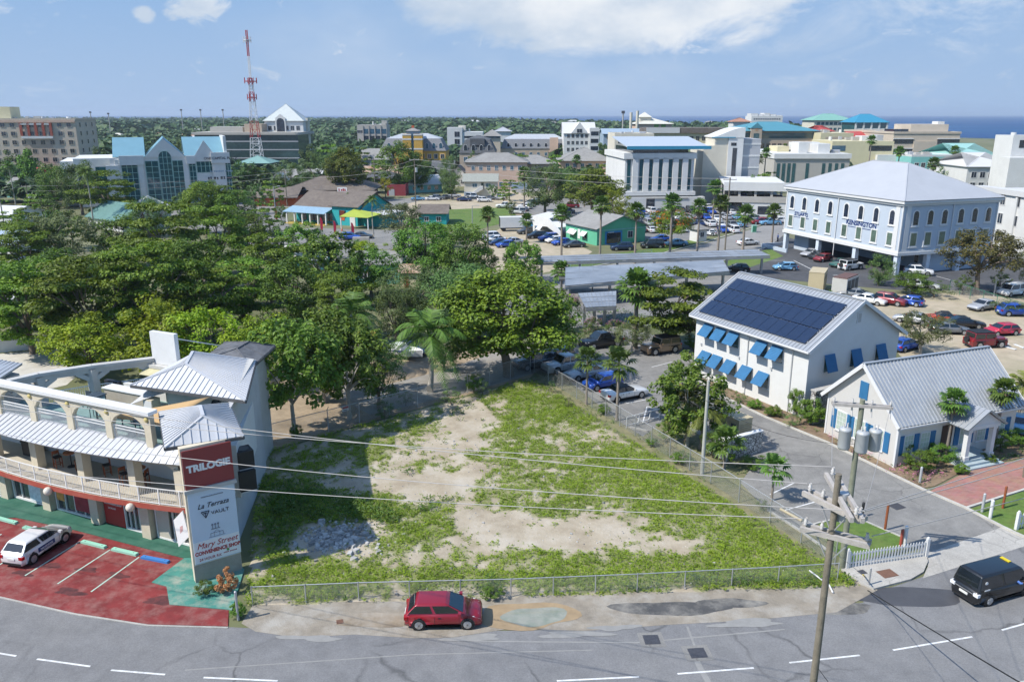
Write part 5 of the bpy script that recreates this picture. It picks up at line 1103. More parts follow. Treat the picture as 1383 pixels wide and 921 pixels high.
def glazing(x0,x1,z0,z1,nx,nz,arch= False,y=-.05):
	g=MB()
	if arch:g.vprism(archpts((x0+x1)/2,z0,x1-x0,z1-z0,12),y,-.004)
	else:g.box(x0,x1,y,-.004,z0,z1)
	o=g.obj('window',W_teal,b.t);f=MB()
	for i in range(nx+1):x=x0+(x1-x0)*i/nx;f.box(x-.07,x+.07,y-.08,y-.001,z0,z1-((x1-x0)/2 if arch and i in (0,nx) else 0))
	for i in range(nz+1):z=z0+(z1-z0)*i/nz;f.box(x0,x1,y-.07,y-.0015,z-.06,z+.06)
	f.obj('mullion',mat('teal_mullion',(.3,.5,.46),.5),o)
u=L/160
for (a,c,n) in ((14,34,3),(45,62,2),(81,95,2),(103,112,2)):glazing(a*u,c*u,0.5,EH*.93,n,8)
glazing(63.5*u,80*u,.5,EH*1.12,3,9, True,-.3)
for (a,c) in ((113.5,137),):
	glazing(a*u,c*u,EH*.68,EH*.93,4,2);glazing(a*u,c*u,EH*.3,EH*.5,4,1);glazing(a*u,c*u,0.3,EH*.2,4,1)
glazing(153*u,160*u,.5,EH*.93,2,8)
for x in (10,38.5,98.5,138):b.box('pilaster',C_white,x*u-.7,x*u+.7,-.5,-.003,0,EH*.97)
b.box('fascia',C_white,12*u,44*u,-.8,-.002,EH*.86,EH+.6);b.box('fascia',C_white,100*u,112*u,-.8,-.002,EH*.86,EH+.3);b.box('sign_wall',C_white,137*u,153*u,-.6,-.003,0,EH+.4);b.box('sign_wall',C_white,134*u,160*u,-.9,-.0035,EH*.86,EH+1.1)
for (x0,x1,hh,d) in ((46,98,Tp*.95,-.65),(112,140,Tp*.85,-.3)):
	MB().vprism([(x0*u,EH*.9),(x1*u,EH*.9),(x1*u,EH+.3),((x0+x1)/2*u,EH+hh),(x0*u,EH+.3)],d,-.004).obj('gable',C_white,b.t) if x0!=46 else MB().vprism([(x0*u,EH+.0),(63*u,EH),(63*u,EH*1.0),(72*u,EH*1.13),(81*u,EH),(x1*u,EH),(x1*u,EH+.3),(72*u,EH+hh),(x0*u,EH+.3)],-.29,-.004).obj('gable',C_white,b.t)
for (x0,x1) in ((4,46),(98,155)):
	r_=MB();xa,xb=x0*u,x1*u;
	r_.slab([(xa,.3,EH+.3),(xb,.3,EH+.3),(xb,12,EH+Tp*.98),(xa,12,EH+Tp*.98)],.2);r_.slab([(xa,12,EH+Tp*.98),(xb,12,EH+Tp*.98),(xb,23.8,EH+.3),(xa,23.8,EH+.3)],.2);r_.obj('roof',R_pteal,b.t)
r_=MB();r_.slab([(46*u,0,EH+.4),(72*u,0,EH+Tp),(72*u,22,EH+Tp),(46*u,22,EH+.4)],.2);r_.slab([(72*u,0,EH+Tp),(98*u,0,EH+.4),(98*u,22,EH+.4),(72*u,22,EH+Tp)],.2);r_.obj('roof',R_pteal,b.t)
b.box('coping',C_white,153*u,157*u,0,14,EH+.2,EH+Tp*1.05)
b.text('ONE CAPITAL PLACE',.98,147*u,EH*.94,M_ink,-.93,squeeze=1.0,bold=.02);scribble(14,6.0,.55,3).obj('faint_lettering',C_blueg,b.t,(145.8*u,-.61,EH*.68));scribble(11,7.6,.9,4).obj('faint_lettering',M_ink,b.t,(146.2*u,-.61,EH*.53))
b.box('wing',C_white,-10,-.003,10,34,0,EH*.97);b.box('wing',C_white,-14,-10.003,16,40,0,EH*.9);MB().box(-14.1,-10.5,15.9,15.99,EH*.6,EH*.75).obj('window',W_teal,b.t);MB().box(-9.0,-6.0,9.9,9.99,1,EH*.8).obj('window',W_teal,b.t);MB().box(-4.5,-1.5,9.9,9.99,1,EH*.8).obj('window',W_teal,b.t)
b.box('corner_bay',C_white,-1.2,2.0,-.9,0,0,EH*.86)
b=Bld('hotel','long tan multi-storey hotel at the left skyline with rows of square windows','hotel',(-60,242),(112,240),26);H_=b.h(163);b.body(C_beige,H_)
b.strip('f',3.0,H_-11.2,C_tan,b.L*.58,b.L*.80,.05,'bay');b.strip('f',H_-7.4,1.0,C_white,b.L*.57,b.L*.815,.9,'band');b.strip('f',H_-.9,.9,C_pink,0,b.L,.4,'cornice');b.strip('f',H_-1.8,.5,C_white,b.L*.57,b.L*.81,.8,'band')
for i in range(5):x=b.L*(.575+.058*i);b.box('red_pier',mat('brick_red',(.34,.09,.06),.85),x-.5,x+.5,-.8,-.41,H_-6.3,H_-1.0)
b.wins('f',3.2,3.55,6,12,1.7,1.7,W_dark,C_beige,b.L*.1,b.L*.985,off=.06);b.wins('r',3.2,3.55,6,3,1.6,1.7,W_dark,C_beige)
b.parapet(C_beige,H_,.8,.4,.2);b.box('lift_house',C_pale,b.L*.1,b.L*.46,6,16,H_+.01,H_+6.5-1);b.box('entrance_canopy',mat('brick_red',(.34,.09,.06)),b.L*.68,b.L*.8,-6,-.6,2.8,4.4)
b=Bld('pyramid_office','white office with a steep pale pyramid roof and tall arched window beside the radio mast','office building',(357,165),(409,165),13,y=420);H_=b.h(164);b.body(C_white,H_)
b.hip(H_,b.h(141)-H_,mat('pale_green_roof',(.5,.54,.53),.6),ridge=b.L/2-.2,ov=.8);b.wins('f',H_-4.5,5,1,6,1.8,2.2);b.wins('f',H_-9.5,5,1,6,1.8,2.2);b.wins('f',H_-14.5,5,1,6,1.8,2.6)
b.box('gable',C_white,b.L*.3,b.L*.56,-1,-.01,0,H_+1.5);MB().vprism([(b.L*.3,H_+1.5),(b.L*.56,H_+1.5),(b.L*.43,H_+3.5)],-1,-.01).obj('gable',C_white,b.t);g=MB();g.vprism(archpts(b.L*.43,H_-10,4.0,11.5,10),-1.06,-1.003);g.obj('arched_window',W_dark,b.t)
b.box('wing',C_cream,b.L,b.L+1.0,6,10,0,H_+1.5)
b=Bld('glass_block','long low dark green glass office behind the base of the radio mast','office building',(262,178),(402,178),30,y=405);H_=b.h(179);b.body(glass('dark_green_glass',(.03,.06,.06),.2),H_-1.2);b.box('roof_slab',C_conc,-1,b.L+1,-1,b.W,H_-1.2,H_)
for i in range(4):b.strip('f',1+i*4,.5,C_grey, None, None,.1,'spandrel')
b.box('plant_room',C_tan,b.L*.45,b.L*.62,6,20,H_+.01,b.h(168));b.box('plant_room',C_conc,b.L*.1,b.L*.42,8,22,H_+.01,b.h(172))
b=Bld('pavilion','pale green hip roofed pavilion at the foot of the radio mast','building',(322,215),(362,215),14,y=372);b.body(W_teal,4.5);b.hip(4.5,3.2,R_green,ov=1.2)
b=Bld('grey_block','grey flat roofed block with recessed balconies standing alone in the far trees','office building',(482,170),(522,170),16,y=600);H_=b.h(169);b.body(C_conc,H_);b.strip('f',2.5,3.6,W_dark,b.L*.2,b.L*.98,.1);b.strip('f',7.5,3.6,W_dark,b.L*.2,b.L*.98,.1);b.strip('f',12.5,3.4,W_blue,b.L*.2,b.L*.98,.1);b.wins('f',13,3,1,2,2,2,x0=0,x1=b.L*.2,off=.02);b.box('stair_tower',C_conc,b.L-4,b.L,3,9,H_+.01,H_+3)
for i in range(4):b.box('balcony_pier',C_conc,b.L*(.2+.2*i)-.3,b.L*(.2+.2*i)+.3,-.5,-.11,2,H_-.5)
b=Bld('ochre_office','grey mansard office with an ochre and blue stair tower topped by a small cupola','office building',(514,215),(602,215),20,y=372);e=b.h(204);b.body(C_yel,e);b.mansard(e,b.h(188)-e,R_dark if False else mat('slate_grey_mansard',(.2,.205,.215),.8,var=.1),2.5,2.2,mat('pale_zinc_roof',(.42,.44,.46),.5))
b.wins('f',e+.8,3,1,5,1.4,2.6,W_blue,C_white,b.L*.45,b.L*.98, True,off=-.35);b.wins('f',e-3.4,3.2,1,4,1.5,1.9,x0=b.L*.6,x1=b.L);b.wins('f',e+.8,3,1,2,1.4,2.6,W_blue,C_white,b.L*.08,b.L*.3, True,off=-.35)
for x in (.36,.53):b.box('tower_pier',C_yel,b.L*x,b.L*x+b.L*.13,-3,1,0,b.h(181));
for x in (.36,.53):
	for zz in (b.h(183),b.h(189),b.h(202)):b.box('band',C_white,b.L*x-.1,b.L*x+b.L*.13+.1,-3.1,1.1,zz,zz+.6)
b.box('tower_glass',W_blue,b.L*.485,b.L*.535,-2.6,3,0,b.h(181));b.box('tower_head',C_blueg,b.L*.42,b.L*.6,-2.4,4,b.h(181),b.h(177))
o=MB().add([(b.L*.4,-3,b.h(177)),(b.L*.62,-3,b.h(177)),(b.L*.62,5,b.h(177)),(b.L*.4,5,b.h(177)),(b.L*.51,1,b.h(172.5))],[(0,1,4),(1,2,4),(2,3,4),(3,0,4),(3,2,1,0)]).obj('tower_roof',R_grey,b.t);b.box('cupola',C_orng,b.L*.49,b.L*.53,.3,1.7,b.h(173),b.h(170))
b=Bld('white_block','pale grey stepped concrete block behind the ochre tower office','office building',(604,185),(652,185),18,y=480);H_=b.h(178.5);b.body(C_white,H_);b.box('upper_storey',C_white,0,b.L*.42,-.6,12,0,b.h(172.5));b.wins('f',H_-7,4.2,2,1,3,3,x0=b.L*.16,x1=b.L*.4,off=.62);b.strip('f',H_-3.5,1.2,W_dark,b.L*.48,b.L*.95);b.box('roof_hut',C_cream,b.L*.3,b.L*.5,5,11,b.h(172.5)-2,b.h(170))
b=Bld('mansard_office','beige office with dark grey mansard gable and paired arched dormers','office building',(621,236),(669,234),26,y=330);e=b.h(207);b.body(C_tan,e);b.mansard(e,b.h(190)-e,R_dark,2.2,1.6);b.wins('f',e+1.0,3,1,4,1.3,2.2,W_dark,C_white,arch= True,off=-.25);b.wins('f',e-3.6,3.2,1,4,1.4,2.0,W_blue,C_white);b.wins('f',1,3.2,1,4,1.4,2.0,W_blue,C_white);b.wins('l',1.5,4,1,3,2.2,4.6,W_dark,C_white,arch= True);b.box('gable_head',R_dark,b.L*.3,b.L*.7,.6,4,e+3,b.h(187.5))
b=Bld('turret_terrace','long grey mansard terrace with a square turret and small arched dormers','office building',(676,215),(768,215),16,y=425);e=b.h(201);b.body(C_tan,e);b.mansard(e,b.h(188.5)-e,mat('slate_grey_mansard',(.2,.205,.215)),2.0,2.4,mat('pale_zinc_roof',(.42,.44,.46)));b.wins('f',e+.6,3,1,8,1.2,2.2,W_dark,C_white,arch= True,off=-.25);b.wins('f',e-3.6,3,1,8,1.3,1.7,W_blue,C_white)
b.box('turret',C_beige,-8.5,-.01,-2,6,0,b.h(184));b.box('turret_glass',W_blue,-8.6,.05,-2.1,6.1,b.h(186.5),b.h(184));MB().add([(-9.6,-3,b.h(184)),(1,-3,b.h(184)),(1,7,b.h(184)),(-9.6,7,b.h(184)),(-4.3,2,b.h(175))],[(0,1,4),(1,2,4),(2,3,4),(3,0,4),(3,2,1,0)]).obj('turret_roof',R_grey,b.t);b.box('end_pavilion',C_pink,b.L*.72,b.L*.84,-1.2,-.01,0,b.h(186))
b=Bld('cupola_house','white roofed villa with two stacked hip roofs peeping over the grey mansard terrace','house',(668,180),(690,180),12,y=560);b.body(C_white,b.h(178));b.hip(b.h(178),b.h(172)-b.h(178),mat('pale_grey_roof',(.4,.415,.44)),ov=1);
b=Bld('pink_hall','long peach two-storey hall under a grey shingle hip roof','building',(629,250),(712,251),14,y=293);e=b.h(220);b.body(C_pink,e);b.hip(e,b.h(208)-e,R_grey);b.wins('f',e-2.6,3,1,7,1.1,1.5,W_blue,C_white);b.wins('f',1,3,1,6,1.2,1.5,W_blue,C_white);b.box('blue_base',C_blueg,b.L*.75,b.L+.05,-.1,3,0,2.4)
b=Bld('stair_house','cream two-storey house with outside stair, blue base and olive roof','house',(627,266),(671,266),9.5);e=b.h(245);b.body(C_cream,e);b.gable(e,2.0,R_olive,'x',.6,C_grey);b.box('blue_base',C_blueg,-.04,b.L*.35,-.05,3,0,1.6);b.box('end_wall',C_grey,b.L+.002,b.L+.12,0,b.W,0,e);b.wins('f',e-1.9,3,1,2,1.5,1.1,W_blue,C_white,x0=b.L*.12,x1=b.L*.95);b.box('door',W_dark,b.L*.52,b.L*.6,-.06,-.003,e-2.4,e-.5)
mb=MB();mb.vprism([(b.L*.08,0),(b.L*.16,0),(b.L*.58,e-2.5),(b.L*.58,e-1.5),(b.L*.5,e-1.5)],-1.3,-.1);mb.obj('stair',C_white,b.t)
b=Bld('white_roof_house','low mint house with a broad white metal roof beside the back street','house',(552,261),(597,259),11);e=b.h(249.5);b.body(C_aqua,e);b.gable(e,2.6,R_white,'x',.8,C_yel);b.wins('f',.9,2,1,4,1.1,1.2,W_dark,C_white);b.box('lean_to',C_aqua,-6,-.01,1,8,0,e-1.0);b.box('lean_to_roof',R_white,-6.6,.2,.4,8.4,e-1,e-.75)
b=Bld('shingle_house','dark shingled house with white gable edges behind the mint house','house',(584,240),(612,242),12,y=318);b.body(C_white,4.2);b.gable(4.2,4.2,R_dark,'x',.6,C_white);b.wins('f',1,2,1,3,1,1.4)
b=Bld('shingle_house','second dark shingled house, gable end towards the small round tree','house',(606,246),(632,247),12,y=304);b.body(C_white,3.8);b.gable(3.8,3.6,R_dark,'y',.5,C_white);b.wins('f',1,2,1,2,1,1.4)
b=Bld('rusty_roof_house','low house with a long rust-stained tin roof behind the yellow tree','house',(491,247),(545,247),12,y=318);b.body(C_aqua,3.8);b.gable(3.8,2.4,R_rust,'x',.6,C_white);b.wins('f',1,2,1,4,1.1,1.3)
b=Bld('porch_house','dark roofed verandah house in front of the rust-stained roof','house',(488,252),(540,251),9,y=300);b.body(C_maroon,3.0);b.hip(3.2,2.2,R_dark,ov=1.6);b.wins('f',.8,2,1,5,1.1,1.4)
b=Bld('maroon_store','plain maroon flat roofed store by the back street','shop',(523,268),(548,265),8,y=268);b.body(C_maroon,b.h(251));b.parapet(C_maroon,b.H,.4,.2);b.box('shutter_door',C_grey,b.L*.1,b.L*.4,-.06,-.003,0,2.2)
b=Bld('grey_gable_house','grey roofed house with white gables left of the brown-roofed restaurant','house',(378,250),(424,250),10,y=300);b.body(C_tan,4);b.gable(4,2.2,R_grey,'x',.6,C_white);b.wins('f',1,2,1,4,1.2,1.3)
b=Bld('white_gable_house','small white gabled house behind the lamp post left of the brown roof','house',(366,258),(384,258),8,y=285);b.body(C_white,3.6);b.gable(3.6,2.4,R_white,'y',.4,C_white);b.wins('f',1,2,1,1,1.2,1.3)
b=Bld('white_gable_house','white metal roofed bungalow right of the grey gabled house','house',(426,250),(448,250),9,y=310);b.body(C_white,3.6);b.gable(3.6,2.2,R_white,'x',.5,C_white);b.wins('f',1,2,1,2,1.2,1.3)
b=Bld('grey_shed_house','pale grey pitched roof building left of the dense dark tree','house',(488,222),(526,222),12,y=350);b.body(C_grey,b.h(215));b.gable(b.h(215),b.h(202)-b.h(215),R_grey,'x',.6,C_grey);b.wins('f',1.5,3,2,3,1.2,1.3)
b=Bld('brown_restaurant','sprawling dark building under a big brown shingle roof with a white sign','restaurant',(392,272),(499,266),16,y=246);e=b.h(257);b.body(mat('dark_timber_wall',(.09,.065,.05),.85),e);b.hip(e,b.h(241)-e,R_brown,ov=1.8);b.wins('f',.6,2,1,8,1.5,1.4);b.box('sign',M_signwhite,b.L*.62,b.L*.74,-2.2,-2.05,e-.6,e+1.0);scribble(5,2.2,.9,5).obj('faint_lettering',M_inkred,b.t,(b.L*.68,-2.21,e-.2))
b.box('front_wing',C_orng,-8,b.L*.18,-9,-.02,0,2.6);r_=MB();r_.slab([(-9,-10,2.6),(b.L*.2,-10,2.6),(b.L*.2,-3,5.2),(-9,-3,5.2)],.2);r_.slab([(-9,-3,5.2),(b.L*.2,-3,5.2),(b.L*.2,.5,4.6),(-9,.5,4.6)],.2);r_.obj('front_roof',R_brown,b.t)
b=Bld('turquoise_store','turquoise shop with brown roof, blue porch awning and red feather flags outside','shop',(401,299),(486,305),13);L=b.L;e=b.h(278);b.body(C_turq,e);b.box('tall_front',C_turq,L*.63,L+.3,-1.2,3,0,e+.8)
g1=b.gable(e,3.2,R_brown,'x',.7,C_turq);r_=MB();r_.slab([(L*.6,-1.8,e+.7),(L+1,-1.8,e+.7),(L+1,6.5,e+3.9),(L*.6,6.5,e+3.9)],.15);r_.obj('roof',R_brown,b.t)
b.box('gable_end',C_turq,L+.31,L+.4,-1,12.5,0,e);r_=MB();r_.slab([(-.8,-4.2,2.9),(L*.62,-4.2,2.9),(L*.62,-.05,4.0),(-.8,-.05,4.0)],.12);r_.obj('porch_awning',mat('blue_grey_awning',(.25,.38,.48),.6),b.t)
for i in range(6):x=L*.62*i/5.0+.2;b.box('porch_post',M_white2,x-.14,x+.14,-3.9,-3.6,.1,2.95)
b.box('porch_floor',mat('yellow_kerb',(.5,.36,.08),.8),-.4,L*.62,-4.3,-.01,0,.15)
for x in (.12,.28,.42,.54):b.box('shop_window',W_dark,L*x-.9,L*x+.9,-.07,-.003,.6,2.5)
b.box('upper_window',W_dark,L*.74,L*.84,-1.28,-1.203,e-2.0,e-.3);b.box('poster',C_orng,L*.75,L*.82,-1.28,-1.203,1.2,3.6);b.box('door',M_white2,L*.9,L*.98,-1.28,-1.203,0,2.3)
o=b.box('side_wing',C_turq,L+.41,L+7.5,0,8,0,3.0);b.box('side_wing_roof',R_white,L+.41,L+8,-.4,8.4,3.0,3.2);r_=MB();r_.slab([(L-1.0,-6.5,2.9),(L+6.5,-5.5,2.9),(L+6.8,-.4,3.3),(L-.4,-1.3,4.2)],.08);r_.obj('yard_awning',R_lime,b.t);b.box('awning_post',M_white2,L-.9,L-.7,-6.3,-6.1,0,2.85);b.box('awning_post',M_white2,L+6.1,L+6.3,-5.3,-5.1,0,2.85)
b=Bld('turquoise_shed','low turquoise shed with a brown roof right of the turquoise shop','shed',(566,306),(603,306),9,y=196);b.body(C_turq,2.8);b.gable(2.8,1.6,R_brown,'x',.6,C_turq);b.wins('f',.9,2,1,2,1,1)
b=Bld('hut','tiny teal hut with a red-brown shingle roof among the trees','shed',(527,363),(540,363),4,y=143);b.body(C_turq,b.h(346));b.hip(b.H,1.0,mat('red_brown_shingle',(.25,.12,.07),.9,var=.2),ridge=1.2,ov=.6);b.box('door',M_wood,.1,.6,-.05,-.003,0,1.9)
b=Bld('aqua_house','aqua walled house under a plain grey roof behind the coconut palm','house',(480,388),(540,391),8,y=125);b.body(C_aqua,3.2);b.gable(3.2,1.3,R_grey,'x',.5,C_aqua);b.wins('f',1,2,1,3,1,1.1)
b=Bld('tin_shed','small cream shed with a rust-streaked white tin roof','shed',(541,390),(566,388),4.5,y=122);b.body(C_pale,2.4);b.gable(2.4,.8,R_rust,'x',.4,C_pale);b.box('door',M_wood,.6,1.3,-.05,-.003,0,1.9)
b=Bld('white_cottage','white roofed cottage half hidden in the trees below the turquoise shop','house',(385,392),(440,392),8,y=132);b.body(C_aqua,2.8);b.gable(2.8,1.5,R_white,'x',.6,C_white);b.wins('f',.9,2,1,3,1,1)
b=Bld('green_roof_house','white gabled house with a ribbed green metal roof and one small gable window','house',(120,306),(166,314),10);e=b.h(292);b.body(C_white,e);b.gable(e,3.2,R_green,'x',.5,C_white,sp=.55);b.wins('r',e+.1,3,1,1,1,1.0,x0=4,x1=6)
b.box('rear_wing',C_white,0,6,10,18,0,e+1.2);MB().add([(-.5,9.5,e+1.2),(6.5,9.5,e+1.2),(6.5,18.5,e+1.2),(-.5,18.5,e+1.2),(3,14,e+4)],[(0,1,4),(1,2,4),(2,3,4),(3,0,4),(3,2,1,0)]).obj('wing_roof',R_white,b.t)
b=Bld('white_shed','pale flat-topped shed at the left edge above the dark trees','shed',(-30,312),(18,314),9);b.body(C_white,4);b.gable(4,1.4,R_white,'x',.5,C_white);b.wins('f',1.2,2,1,3,1,1.2)
b=Bld('blue_roof_house','small house with a blue-grey roof at the left edge among dark trees','house',(-20,352),(20,356),8);b.body(C_white,3.2);b.gable(3.2,2,C_blueg,'x',.5,C_white);b.wins('f',1.0,2,1,2,1,1.2)
b=Bld('long_white_shed','low white shed glimpsed below the dark almond trees at the left edge','shed',(-60,436),(18,432),6);b.body(C_white,2.6);b.box('roof',R_white,-.4,b.L+.4,-.4,b.W+.4,2.6,2.8);b.wins('f',.9,2,1,3,1,1)
b=Bld('low_white_wall','low white block wall along the shell yard behind the roof terrace','wall',(-40,480),(90,468),.4);b.body(C_white,1.3);b.box('coping',C_conc,-.05,b.L+.05,-.05,.45,1.302,1.4)
b=Bld('rust_hut','rusty roofed hut among the bright green trees','shed',(252,410),(275,410),4,y=112);b.body(C_tan,2.2);b.gable(2.2,.8,R_rust,'x',.4,C_tan);b.box('door',M_wood,.6,1.4,-.05,-.003,0,1.9)
b=Bld('teal_school','grey roofed low building behind the coconut palms at the far left','building',(10,268),(55,268),12,y=262);b.body(C_aqua,3.4);b.gable(3.4,2.6,R_grey,'x',.6,C_aqua);b.wins('f',.9,2,1,4,1.2,1.2)
b=Bld('red_roof_house','small house with a bright red roof below the tan hotel','house',(34,236),(52,236),8,y=300);b.body(C_white,4);b.hip(4,3,R_red,ov=.8);b.wins('f',1,2,1,2,1,1.2)
b=Bld('gabled_office','white five-storey office with steep white gables in the centre skyline','office building',(761,205),(803,205),18,y=415);e=b.h(180);b.body(C_white,e);b.gable(e,b.h(166)-e,R_white,'x',.6,C_white);MB().vprism([(b.L*.24,e),(b.L*.76,e),(b.L*.5,b.h(165))],-.6,8).obj('gable',C_white,b.t);b.box('corner_tower',C_white,b.L*.82,b.L+2,-1.5,8,0,b.h(173));
b.wins('f',1.5,3.3,5,5,1.3,1.7,W_dark,C_white,b.L*.08,b.L*.8);b.wins('f',e+.2,3,1,1,2.6,1.8,W_dark,C_white,b.L*.3,b.L*.7,off=.61)
for i in range(5):b.box('window',W_dark,b.L*.86,b.L+1.6,-1.58,-1.503,1.5+3.6*i,3.4+3.6*i)
b=Bld('pink_villa','peach building under a broad grey hip roof in front of the beige tower block','building',(757,231),(826,229),20,y=322);e=b.h(218);b.body(C_pink,e);b.hip(e,b.h(201)-e,R_grey,ov=1.0);b.wins('f',e-2.3,3,1,6,1.2,1.4,W_blue,C_white);b.box('blue_door',C_blueg,b.L*.8,b.L*.86,-.06,-.003,0,3)
b=Bld('grey_hip_house','low grey hip roof house left of the peach building','building',(690,236),(752,236),14,y=306);b.body(C_tan,b.h(222));b.hip(b.h(222),b.h(211)-b.h(222),R_grey,ov=.8);b.wins('f',1.5,2,1,5,1.2,1.3,W_blue,C_white)
b=Bld('beige_block','beige flat-roofed office block standing just left of and behind the white bank','office building',(828,255),(880,257),22,y=300);H_=b.h(184);b.body(C_cream,H_);b.parapet(C_cream,H_,.9)
for zz in (184,): pass
for i in range(5):b.wins('f',1.5+i*3.6,3,1,4,2.4,1.7,W_dark,C_cream)
b=Bld('flat_white_office','low long office with a white roof edge behind the bank roof','office building',(875,190),(985,190),24,y=430);H_=b.h(180);b.body(C_pale,H_);b.box('roof',R_brown,-1,b.L+1,-1,b.W,H_,b.h(173));b.box('roof_edge',R_white,-1.2,b.L*.38,-1.3,-1.003,H_,b.h(173)+.1);b.wins('f',H_-3.8,3,1,12,1.8,2.2,W_dark,C_pale)
b=Bld('school','cream building with stacked white hip roofs and green wall panels on the skyline','building',(859,180),(907,180),24,y=560);e=b.h(168);b.body(C_pink,e);b.hip(e,b.h(160)-e,mat('cream_roof',(.6,.58,.5),.7),ov=1.2);b.box('lantern',C_cream,b.L*.12,b.L*.45,6,16,e,b.h(158.5));MB().add([(b.L*.1,5,b.h(158.5)),(b.L*.47,5,b.h(158.5)),(b.L*.47,17,b.h(158.5)),(b.L*.1,17,b.h(158.5)),(b.L*.29,11,b.h(151.5))],[(0,1,4),(1,2,4),(2,3,4),(3,0,4),(3,2,1,0)]).obj('lantern_roof',mat('cream_roof',(.6,.58,.5)),b.t)
b.wins('f',e-4,3,1,7,1.8,2.2,W_dark,C_white)
for x in (.5,.7):b.box('green_panel',mat('green_panel',(.12,.28,.05),.8),b.L*x,b.L*x+3,-.4,-.1,0,e)
b=Bld('grey_shed_row','long blue-grey low roof behind the white gabled office','building',(815,188),(868,188),20,y=470);b.body(C_blueg,b.h(181));b.gable(b.h(181),2.6,C_blueg,'x',.8,C_blueg);b.wins('f',b.h(181)-3,3,1,8,1.6,1.6)
b=Bld('bank','white bank with dark vertical slot windows and a blue-edged metal roof','bank building',(842,282),(934,281),26);L=b.L;H_=b.h(209);b.body(C_white,H_);b.box('cornice',C_white,-.5,L+.5,-.6,26.4,H_-1.2,H_+.4);b.box('plinth_band',C_white,-.4,L+.4,-1.4,-.002,b.h(264),b.h(259));b.box('podium',C_white,-.2,L+3,-2.2,-.003,0,b.h(266))
z0_,z1_=b.h(257),b.h(216)
for x in (.055,.235,.37,.51,.655,.795,.93):b.box('slot_window',W_teal,L*x-.5,L*x+.5,-.12,-.003,z0_,z1_)
for i,x in enumerate((.0,.145,.30,.44,.58,.725,.865,1.0)):
	if 0<i<7:b.box('pier',C_white,L*x-.8,L*x+.8,-.6,-.003,z0_-.3,z1_+.5)
for y in (3,9):b.box('slot_window',W_dark,L+.003,L+.1,y,y+1.8,z0_,z1_)
b.box('painted_shadow_gap',W_dark,2.5,L-1.5,1.5,24,H_+.3,b.h(200));r_=MB();zr=b.h(199.0);r_.slab([(.4,-1.2,zr),(L+4,-1.2,zr),(L+4,20,zr+2.4),(.4,20,zr+2.4)],.25);r_.obj('roof',mat('pale_blue_metal_roof',(.5,.55,.6),.5,.2,var=.04),b.t);b.box('roof_edge',R_blue,.1,L+4.2,-1.6,-1.203,zr-.6,zr+.3)  # solid dark box under the raised roof paints in the shade there
b.box('entrance',W_dark,L*.3,L*.42,-2.26,-2.203,0,3.2);b.box('entrance',W_dark,L*.6,L*.7,-2.26,-2.203,0,3.2);b.box('ledge',C_conc,L*.3,L*.9,-2.4,-2.204,b.h(268),b.h(266.5))
b2=Bld('stair_tower','tall cream stair tower with a curved white roof joined to the right of the bank','office building',(945,282),(977,283),18,y=246);L=b2.L;H_=b2.h(197);b2.body(C_cream,H_);b2.box('upper_block',C_cream,L*.45,L+4.5,.02,12,H_+.001,b2.h(185));mb=MB();pts=[]
for i in range(9):t=i/8;pts.append((L*.4+(L*.6+4.8)*t,b2.h(185)+(b2.h(172.5)-b2.h(185))*(math.sin(t*math.pi/2)**1.3)))
mb.vprism([(L*.4,b2.h(186.3))]+pts+[(L+4.8,b2.h(186.3))],-.5,12.5);mb.obj('curved_roof',C_white,b2.t);b2.box('blue_edge',R_blue,L*.3,L+2,-.7,-.503,b2.h(186.5),b2.h(185.4));b2.box('right_face',C_white,L+.003,L+4.5,-.4,12,0,b2.h(186.5));b2.box('slot_window',W_dark,L+1.4,L+2.7,-.46,-.403,b2.h(245),b2.h(200));b2.box('window',W_dark,L+.8,L+2.4,-.46,-.403,b2.h(197),b2.h(193));b2.box('grey_wing',C_grey,L+4.51,L+10,.6,14,0,b2.h(188))
for z in (196,212,228):b2.box('band',C_white,L+4.5,L+10.1,.5,.598,b2.h(z),b2.h(z)+.5)
b=Bld('parking_deck','white two-level parking deck with cars behind its open upper level','parking deck',(975,291),(1062,293),30);L=b.L;zt,z1,z2,z3=b.h(246),b.h(257.5),b.h(265),b.h(273)
b.box('parapet',C_white,0,L,0,.3,z1,zt);b.box('parapet',C_conc,0,L,-.1,.3,z3,z2);b.box('deck_slab',C_conc,0,L,.31,30,z3,z3+.3);b.box('roof_slab',C_white,0,L,.31,30,zt-.9,zt-.6);b.box('ground_wall',C_white,L*.3,L,.1,29,0,z3-.01);b.box('rear_wall',C_conc,0,L,29.5,30,z3+.3,zt-.9)
for i in range(5):b.box('pillar',C_conc,L*i/4-.3 if i else 0,L*i/4+.3,.5,1.1,z3+.3,zt-.9)
for i in range(5):b.box('rear_pillar',C_conc,L*i/4-.3 if i else 0,L*i/4+.3,14,14.6,z3+.3,zt-.9)
b.box('painted_dark_opening',W_dark,L*.02,L*.28,.5,8,0,z3-.5);b.box('shop_window',W_dark,L*.55,L*.75,.03,.097,.5,2.6);b.box('door',W_dark,L*.42,L*.47,.03,.097,0,2.4)  # solid dark block stands in for the dark inside of the ground bay
PK=b
